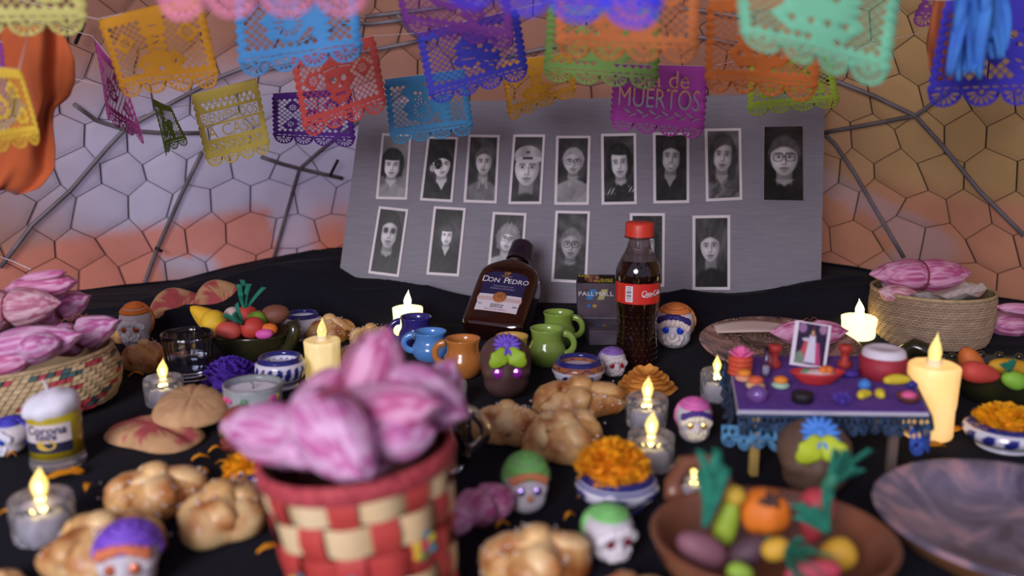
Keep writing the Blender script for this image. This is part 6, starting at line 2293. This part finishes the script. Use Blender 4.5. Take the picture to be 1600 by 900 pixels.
M_PLATE_A = print_mat('nebula_print', C(86, 80, 100), C(124, 116, 138), C(182, 146, 156), 20)
M_PLATE_B = print_mat('feather_print', C(60, 42, 42), C(132, 102, 92), C(186, 142, 132), 22, True)
HP = 0.034
pP = tab(1604, 806, HP)
pP.z = 0
RP = 226 * mpp(Vector((pP.x, pP.y, HP)))
plate(pP, RP, HP, M_PLATE_A, 'large printed clay plate with mauve nebula pattern, bottom right')
pP2, s_ = base(1216, 592, 180)
HP2 = ztop(pP2, 535)
RP2 = 124 * mpp(Vector((pP2.x, pP2.y, HP2)))
plate(pP2, RP2, HP2 * 1.0, M_PLATE_B, 'printed clay plate with spotted feather pattern behind the small table', (RAD(6), 0, 0))
tml((1206, 520), (1324, 516), (pP2.y + 0.01, pP2.y + 0.01), 24, 'pink tamal with a tied bow on the feather printed plate', 1, tie=M_TIE2, bow=True, flat=0.9)
nk_ = thing('paper_leaf', 'cream paper leaf on the back rim of the feather printed plate', 'paper', (pP2.x - 0.02, pP2.y + 0.055, HP2 * 0.9))
part('leaf_sheet', grid(lambda u, v: ((u - 0.5) * 0.10, 0.018 * (v - 0.5) * 2 * sin(pi * (0.1 + 0.8 * u)), 0.008 * v + 0.005 * sin(3 * u) + 0.002), 16, 5), mat('cream_sheet', C(196, 176, 168), rough=0.8), nk_).modifiers.new('thickness', 'SOLIDIFY').thickness = 0.0008

# ================================================================ SMALL PURPLE TABLE WITH ITS MINIATURES
TZ = 0.062
c4 = [tab(1152, 640, TZ), tab(1452, 644, TZ), tab(1408, 556, TZ), tab(1138, 556, TZ)]
tc_ = sum(c4, Vector()) / 4
mt = thing('miniature_table', 'miniature table with a purple top, blue lace edge and yellow legs', 'table', (tc_.x, tc_.y, 0))
off = Vector((tc_.x, tc_.y, 0))


def slab(cs, z0, z1):
    pts = [(c - off).to_2d() for c in cs]
    return prism([(p.x, p.y) for p in pts], z0, z1)


part('tabletop', slab(c4, TZ - 0.005, TZ - 0.0008), mat('white_foamboard', C(190, 186, 200), rough=0.7), mt, smooth=False)
inner = [c + (tc_ - c) * 0.012 for c in c4]
part('purple_felt', slab(inner, TZ - 0.0008, TZ), mat('purple_felt', C(108, 76, 158), rough=0.95, col2=C(98, 66, 146), nscale=200, spec=0.1), mt, smooth=False)
M_LEGY = mat('yellow_leg', C(206, 178, 104), rough=0.6, col2=C(180, 148, 80), nscale=60, stretch=(1, 1, 0.1))
M_LEGD = mat('grey_leg', C(110, 96, 88), rough=0.6)
for (px, py), m in (((1176, 742), M_LEGY), ((1390, 740), M_LEGD), ((1162, 652), M_LEGY), ((1366, 672), M_LEGY)):
    p = tab(px, py)
    lg = J(rbox(0.0072, 0.0072, TZ - 0.005, 0.001, (0, 0, (TZ - 0.005) / 2)), rbox(0.0075, 0.0024, TZ - 0.006, 0.0006, (0, -0.003, (TZ - 0.006) / 2)))
    part('leg', lg, m, mt, (p.x - off.x, p.y - off.y, 0), (0, 0, 0.1), smooth=False)


def lace(A, B, h, m, nsc, seed=0):
    L = (B - A).length
    loops = []
    out = [(0, 0), (L, 0)]
    w = L / nsc
    for k in range(nsc - 1, -1, -1):
        for q in range(7):
            a = pi * q / 6
            out.append((w * (k + 0.5) + w * 0.5 * cos(a) * 0.98, -(h * 0.6 + h * 0.4 * sin(a))))
    loops.append(out)
    for k in range(nsc):
        cx = w * (k + 0.5)
        loops.append(circ(cx, -h * 0.62, w * 0.10, 8, h * 0.10))
        for q in range(5):
            a = RAD(-150 + 30 * q)
            loops.append(circ(cx + w * 0.30 * cos(a), -h * 0.62 + h * 0.25 * sin(a), w * 0.055, 6, h * 0.05))
        loops.append(circ(cx - w * 0.22, -h * 0.28, w * 0.13, 8, h * 0.12))
        loops.append(circ(cx + w * 0.22, -h * 0.28, w * 0.13, 8, h * 0.12))
    g = fill_loops(loops)
    d = (B - A).normalized()
    nrm = Vector((d.y, -d.x, 0))
    lr = random.Random(seed)
    v = []
    for x, y, _ in g[0]:
        q = A + d * x + nrm * (0.003 + 0.0035 * sin(x * 190 + seed) * (-y / h) + 0.004 * (-y / h)) + Vector((0, 0, y))
        v.append(tuple(q - off))
    o = part('lace_edge', G(v, g[1]), m, mt)
    o.modifiers.new('thickness', 'SOLIDIFY').thickness = 0.0006


M_LACE = mat('dark_blue_lace', C(44, 74, 110), rough=0.7, col2=C(22, 34, 54), nscale=160)
M_LACE2 = mat('light_blue_lace', C(96, 158, 196), rough=0.7, col2=C(60, 110, 160), nscale=160)
tz = Vector((0, 0, TZ - 0.003))
cz = [Vector((c.x, c.y, TZ - 0.003)) for c in c4]
lace(cz[0], cz[1], 0.017, M_LACE, 16, 1)
lace(cz[3], cz[0], 0.020, M_LACE, 6, 2)
lace(cz[1], cz[2], 0.018, M_LACE, 6, 3)
lace(cz[0] + Vector((-0.012, 0.005, -0.012)), cz[0] + Vector((0.040, -0.004, -0.012)), 0.020, M_LACE2, 4, 4)
lace(cz[1] + Vector((-0.018, -0.002, -0.010)), cz[1] + Vector((0.006, 0.012, -0.010)), 0.026, mat('mid_blue_lace', C(50, 84, 176), rough=0.7), 2, 5)
lace(cz[3] + Vector((-0.002, -0.004, -0.004)), cz[3] + Vector((-0.003, -0.045, -0.004)), 0.024, M_LACE2, 3, 6)


def on(px, py):
    return tab(px, py, TZ)


def mini(name, px, py, lab, cat, rz=0.0, group=None):
    p = on(px, py)
    t = thing(name, lab, cat, p, rz, group)
    return t, mpp(p)


t, s_ = mini('miniature_cake', 1156, 584, 'miniature red layered cake topped with a pink flower', 'cake')
r = 18 * s_
for k in range(4):
    part('cake_layer', lathe([(0, 0), (r, 0), (r * 1.04, r * 0.16), (r, r * 0.36), (0, r * 0.36)], 28), marz((214, 84, 56)), t, (0, 0, k * r * 0.40))
gs = []
for L in range(3):
    for q in range(7):
        a = 2 * pi * (q + 0.5 * L) / 7
        gs.append(ell(r * (0.55 - 0.12 * L), r * 0.34, r * 0.12, 10, 6, (cos(a) * r * (0.62 - 0.2 * L), sin(a) * r * (0.62 - 0.2 * L), r * 0.22 * L), (0, -0.5 - 0.3 * L, a)))
part('icing_flower', T(J(*gs), (0, 0, r * 1.72)), marz((236, 110, 168)), t)

t, s_ = mini('miniature_round_cake', 1378, 588, 'miniature red cake with ribbed side and white icing top', 'cake')
r = 34 * s_
part('cake_side', lathe([(0, 0), (r, 0), (r, r * 1.0), (r * 0.9, r * 1.02)], 80, lambda a, z: 1 + 0.025 * cos(40 * a)), marz((168, 48, 62)), t)
part('white_icing', lathe([(r * 0.96, r * 0.98), (r * 0.95, r * 1.15), (r * 0.88, r * 1.30), (r * 0.70, r * 1.38), (r * 0.62, r * 1.34), (0, r * 1.33)], 48), mat('white_icing', C(220, 212, 222), rough=0.6), t)

for px, lab in ((1209, 'miniature red spool candlestick left of the holy card'), (1319, 'miniature red spool candlestick right of the holy card')):
    t, s_ = mini('miniature_spool', px, 574, lab, 'candlestick', 0, 'miniature red spools')
    r = 10.5 * s_
    part('spool_body', lathe([(0, 0), (r * 0.9, 0), (r, r * 0.2), (r, r * 0.8), (r * 0.62, r * 1.2), (r * 0.55, r * 1.8), (r * 0.62, r * 2.3), (r, r * 2.7), (r, r * 3.3), (r * 0.85, r * 3.5), (0, r * 3.45)], 24), marz((176, 52, 46)), t)

t, s_ = mini('miniature_jar', 1196, 588, 'tiny clear glass vial beside the pink flower cake', 'vial')
r = 7 * s_
part('vial', lathe([(0, 0), (r, 0), (r, r * 4), (r * 0.5, r * 5), (r * 0.5, r * 6.5), (r * 0.6, r * 6.8), (r * 0.42, r * 6.8), (r * 0.4, r * 5), (r * 0.88, r * 3.9), (r * 0.88, r * 0.2), (0, r * 0.2)], 20), M_GLASS, t)
part('salt', lathe([(0, r * 0.25), (r * 0.84, r * 0.25), (r * 0.84, r * 2.4), (0, r * 2.4)], 16), M_INNER, t)

# standing card with a robed figure
pcard = on(1262, 574)
s_ = mpp(pcard)
cw, ch = 58 * s_, 70 * s_
cd_ = thing('holy_card', 'standing picture card of a white robed figure with pale border', 'card', pcard, (RAD(-14), RAD(9), 0))
part('card_paper', rbox(cw, 0.0012, ch, 0.0004, (0, 0.0008, ch / 2)), mat('card_white', C(226, 216, 228), rough=0.4), cd_, smooth=False)
NU2, NV2 = 34, 46
U, V = np.meshgrid(np.linspace(0, 1, NU2), np.linspace(0, 1, NV2))
colr = np.zeros((NV2, NU2, 3))
colr[:] = np.array(C(46, 30, 58)[:3])
sm = lambda d, s=0.03: (1 / (1 + np.exp(np.clip(d / s * 4, -40, 40))))[..., None]
el_ = lambda cx, cy, rx, ry: np.sqrt(((U - cx) / rx) ** 2 + ((V - cy) / ry) ** 2) - 1
for (m_, cc) in [(sm(el_(0.15, 0.12, 0.14, 0.12), 0.2), (150, 110, 150)), (sm(el_(0.85, 0.1, 0.13, 0.12), 0.2), (160, 120, 150)),
                 (sm(np.abs(U - 0.38 + 0.35 * (V - 0.5)) - 0.14 * (V > 0.45)), (190, 84, 84)), (sm(np.maximum(np.abs(U - 0.66 - 0.25 * (V - 0.5)) - 0.12, 0.45 - V)), (190, 70, 120)),
                 (sm(el_(0.15, 0.9, 0.16, 0.2), 0.2), (120, 140, 120)), (sm(np.maximum(np.abs(U - 0.52) - 0.10 - 0.14 * (V - 0.3), np.abs(V - 0.62) - 0.34)), (214, 208, 226)),
                 (sm(el_(0.52, 0.22, 0.09, 0.085), 0.2), (86, 54, 44)), (sm(el_(0.52, 0.225, 0.055, 0.07), 0.2), (196, 150, 124)), (sm(el_(0.34, 0.40, 0.16, 0.045), 0.2), (200, 190, 206))]:
    colr = colr * (1 - m_) + np.array(C(*cc)[:3]) * m_
pts = np.stack([(U - 0.5) * cw * 0.80, np.full_like(U, -0.0006), ch * (0.97 - 0.90 * V)], -1).reshape(-1, 3)
part('card_print', G(pts, [(j * NU2 + i, (j + 1) * NU2 + i, (j + 1) * NU2 + i + 1, j * NU2 + i + 1) for j in range(NV2 - 1) for i in range(NU2 - 1)], colr.reshape(-1, 3)), mat('card_print', (0.5, 0.5, 0.5, 1), rough=0.3, vcol=True), cd_)

# red boat dish with food
t, s_ = mini('miniature_boat_dish', 1276, 600, 'miniature red boat dish with white and orange food', 'dish')
r = 39 * s_
part('dish', grid(lambda u, v: (r * (0.45 + 0.55 * v) * cos(2 * pi * u) * (1 + 0.12 * abs(cos(2 * pi * u)) ** 3), r * 0.52 * (0.45 + 0.55 * v) * sin(2 * pi * u), r * 0.50 * v ** 1.3 + r * 0.05 * abs(cos(2 * pi * u)) * v), 40, 8, True), marz((198, 54, 56)), t).modifiers.new('thickness', 'SOLIDIFY').thickness = 0.0012
part('white_food', ell(r * 0.78, r * 0.36, r * 0.26, 20, 10, (-r * 0.02, 0, r * 0.36)), marz((216, 186, 186)), t)
for dx, dy in ((0.30, 0.02), (0.18, -0.12), (0.42, -0.08)):
    part('orange_food', ell(r * 0.19, r * 0.17, r * 0.17, 12, 8, (dx * r, dy * r, r * 0.60)), marz((228, 122, 44)), t)
part('green_food', ell(r * 0.16, r * 0.10, r * 0.10, 12, 8, (-r * 0.5, -r * 0.05, r * 0.56)), marz((80, 140, 100)), t)


def stack(px, py, rpx, c_low, c_up, lab):
    t, s_ = mini('miniature_cookie', px, py, lab, 'cookie', 0, 'miniature two-layer cookies')
    r = rpx * s_
    part('lower_layer', ell(r, r, r * 0.42, 20, 8, (0, 0, r * 0.40)), marz(c_low), t)
    part('upper_layer', ell(r * 0.80, r * 0.80, r * 0.42, 20, 8, (0, 0, r * 1.02)), marz(c_up), t)


stack(1162, 596, 14, (226, 160, 128), (236, 140, 50), 'miniature peach cookie topped with orange, beside the pink flower cake')
stack(1180, 608, 15, (222, 190, 140), (222, 104, 66), 'miniature cream cookie topped with red orange')
stack(1219, 607, 14, (168, 204, 180), (238, 140, 46), 'miniature mint cookie topped with orange')
t, s_ = mini('miniature_glass_ball', 1182, 628, 'small purple glass ball at the left front of the purple table', 'ball')
part('ball', ell(15 * s_, 15 * s_, 14 * s_, 24, 14, (0, 0, 13 * s_)), mat('violet_glass', C(150, 110, 190), rough=0.05, trans=0.6, coat=0.6), t)
t, s_ = mini('miniature_black_cake', 1253, 628, 'miniature ribbed black cake', 'cake')
r = 16 * s_
part('cake', lathe([(0, 0), (r * 0.92, 0), (r, r * 0.9), (r * 0.9, r * 1.0), (0, r * 0.95)], 48, lambda a, z: 1 + 0.06 * cos(16 * a)), marz((36, 28, 34)), t)
t, s_ = mini('spiky_pompom', 1316, 632, 'small spiky violet pompom on the purple table', 'pompom')
r = 18 * s_
gs = [ell(r * 0.45, r * 0.45, r * 0.4, 12, 8)]
for k in range(70):
    u = Vector((random.gauss(0, 1), random.gauss(0, 1), abs(random.gauss(0, 0.7)) * 0.8)).normalized()
    gs.append(tube([u * r * 0.3, u * r * random.uniform(0.85, 1.05)], [r * 0.09, r * 0.02], 5))
part('spikes', T(J(*gs), (0, 0, r * 0.4)), marz((86, 64, 170)), t, kind='stuff')
t, s_ = mini('miniature_blue_sweet', 1329, 590, 'flat indigo sweet behind the blue ball', 'sweet')
part('sweet', ell(14 * s_, 9 * s_, 6 * s_, 18, 8, (0, 0, 6 * s_)), marz((68, 44, 140)), t)
part('sweet_ring', tube([(9 * s_ * cos(a), 6 * s_ * sin(a), 10 * s_) for a in [2 * pi * k / 20 for k in range(20)]], 2 * s_, 6, True), marz((68, 44, 140)), t)
t, s_ = mini('miniature_blue_ball', 1350, 610, 'small bright blue ball on the purple table', 'ball')
part('ball', ell(10 * s_, 10 * s_, 9.5 * s_, 18, 12, (0, 0, 9 * s_)), marz((66, 130, 210)), t)
part('dimple', ell(3 * s_, 3 * s_, 2 * s_, 10, 6, (0, 0, 17.8 * s_)), marz((50, 100, 180)), t)


def banana(px, py, L, lab, rz, w=8):
    t, s_ = mini('miniature_banana', px, py, lab, 'banana', rz, 'miniature yellow bananas')
    pts = [(L * s_ * (k / 8 - 0.5), 5 * s_ * sin(pi * k / 8), w * s_ * 0.9) for k in range(9)]
    part('peel', tube(pts, [w * s_ * (0.35 + 0.65 * sin(pi * (0.08 + 0.84 * k / 8))) for k in range(9)], 10), marz((222, 200, 56)), t)
    part('tip', ell(w * s_ * 0.3, w * s_ * 0.3, w * s_ * 0.3, 8, 6, (L * s_ * 0.5, 0, w * s_ * 0.9)), marz((130, 110, 40)), t)


banana(1352, 624, 26, 'miniature yellow banana beside the blue ball', 0.6)
banana(1379, 622, 24, 'miniature yellow banana in the middle of the front three', 1.2)
banana(1402, 602, 42, 'longest miniature yellow banana in front of the red cake', 0.1, 9)
t, s_ = mini('miniature_brown_dish', 1419, 628, 'miniature brown dish with a hot pink sweet', 'dish')
r = 19 * s_
part('dish', lathe([(0, 0), (r * 0.6, 0), (r * 0.95, r * 0.5), (r, r * 0.62), (r * 0.9, r * 0.6), (r * 0.5, r * 0.3), (0, r * 0.3)], 30), marz((120, 72, 58)), t)
part('pink_sweet', ell(r * 0.66, r * 0.52, r * 0.38, 18, 8, (0, 0, r * 0.56)), marz((228, 96, 150)), t)
t, s_ = mini('miniature_blue_sweet', 1425, 606, 'tiny navy sweet between the red cake and the amber candle', 'sweet')
part('sweet', ell(9 * s_, 6 * s_, 5 * s_, 14, 8, (0, 0, 5 * s_)), marz((52, 50, 140)), t)
part('knot', ell(3 * s_, 3 * s_, 3 * s_, 8, 6, (0, 0, 10 * s_)), marz((52, 50, 140)), t)

# ================================================================ LOOSE MARIGOLD PETALS
M_PETAL = mat('loose_petal', C(236, 156, 22), rough=0.7, tl=0.15)


def petal_piece(px, py, L, lab, rz, seed):
    p = tab(px, py, 0.0015)
    s_ = mpp(p)
    lr = random.Random(seed)
    l, w = L * s_, L * s_ * lr.uniform(0.28, 0.42)

    def fn(u, v):
        ww = w * sin(pi * (0.10 + 0.78 * v)) * (1 + 0.2 * sin(9 * v + seed))
        return ((v - 0.5) * l, (u - 0.5) * 2 * ww * 0.6 + 0.15 * l * sin(2.5 * v + seed), 0.0006 + 0.004 * sin(pi * v) * lr.uniform(0.8, 1.2) + 0.0035 * abs(u - 0.5))
    o = part('marigold_petal', grid(fn, 5, 9), M_PETAL, loc=p, rot=(0, 0, rz))
    o.modifiers.new('thickness', 'SOLIDIFY').thickness = 0.0004
    tag(o, lab, 'petal', 'loose marigold petals')


PT = [(212, 590, 22, 'marigold petal between the palm basket and the tea light', 0.3), (456, 536, 24, 'marigold petal beside the dark green bowl handle', 0.2),
      (314, 720, 26, 'marigold petal right of the heart biscuit', 0.7), (336, 706, 22, 'marigold petal above the pair of left breads', 0.9), (350, 728, 26, 'thin marigold petal beside the left marigold pot', -0.3),
      (98, 748, 54, 'torn marigold petal cluster below the beer candle', 0.2), (140, 766, 22, 'small marigold petal right of the torn cluster', 1.4), (118, 742, 26, 'marigold petal tip above the torn cluster', 0.5),
      (10, 808, 24, 'marigold petal at the left edge by the tea light', 0.2), (420, 862, 36, 'long marigold petal left of the chequered basket foot', 0.7), (446, 834, 14, 'tiny marigold petal against the chequered basket', 0.0),
      (744, 828, 26, 'marigold petal below the loose tamal', -0.2), (800, 806, 30, 'marigold petal beside the green-capped skull', 0.6), (786, 826, 22, 'marigold petal above the bottom bread', 0.4),
      (900, 720, 24, 'marigold petal at the left of the central pot', 1.3), (914, 782, 24, 'marigold petal under the central pot', -0.2), (1455, 700, 44, 'crumpled marigold petal below the amber candle', 0.1),
      (1492, 676, 40, 'marigold petal between the amber candle and the right pot', 0.2), (890, 812, 22, 'marigold petal above the green-haired foreground skull', 0.5), (18, 716, 14, 'marigold scrap beneath the blue-capped skull', 0.1), (318, 742, 18, 'marigold crumb above the right-hand left bread', 0.2), (1120, 742, 10, 'tiny marigold crumb beside the clay bowl handle', 0.4)]
for k, (x, y, L, lab, rz) in enumerate(PT):
    petal_piece(x, y, L, lab, rz, k)
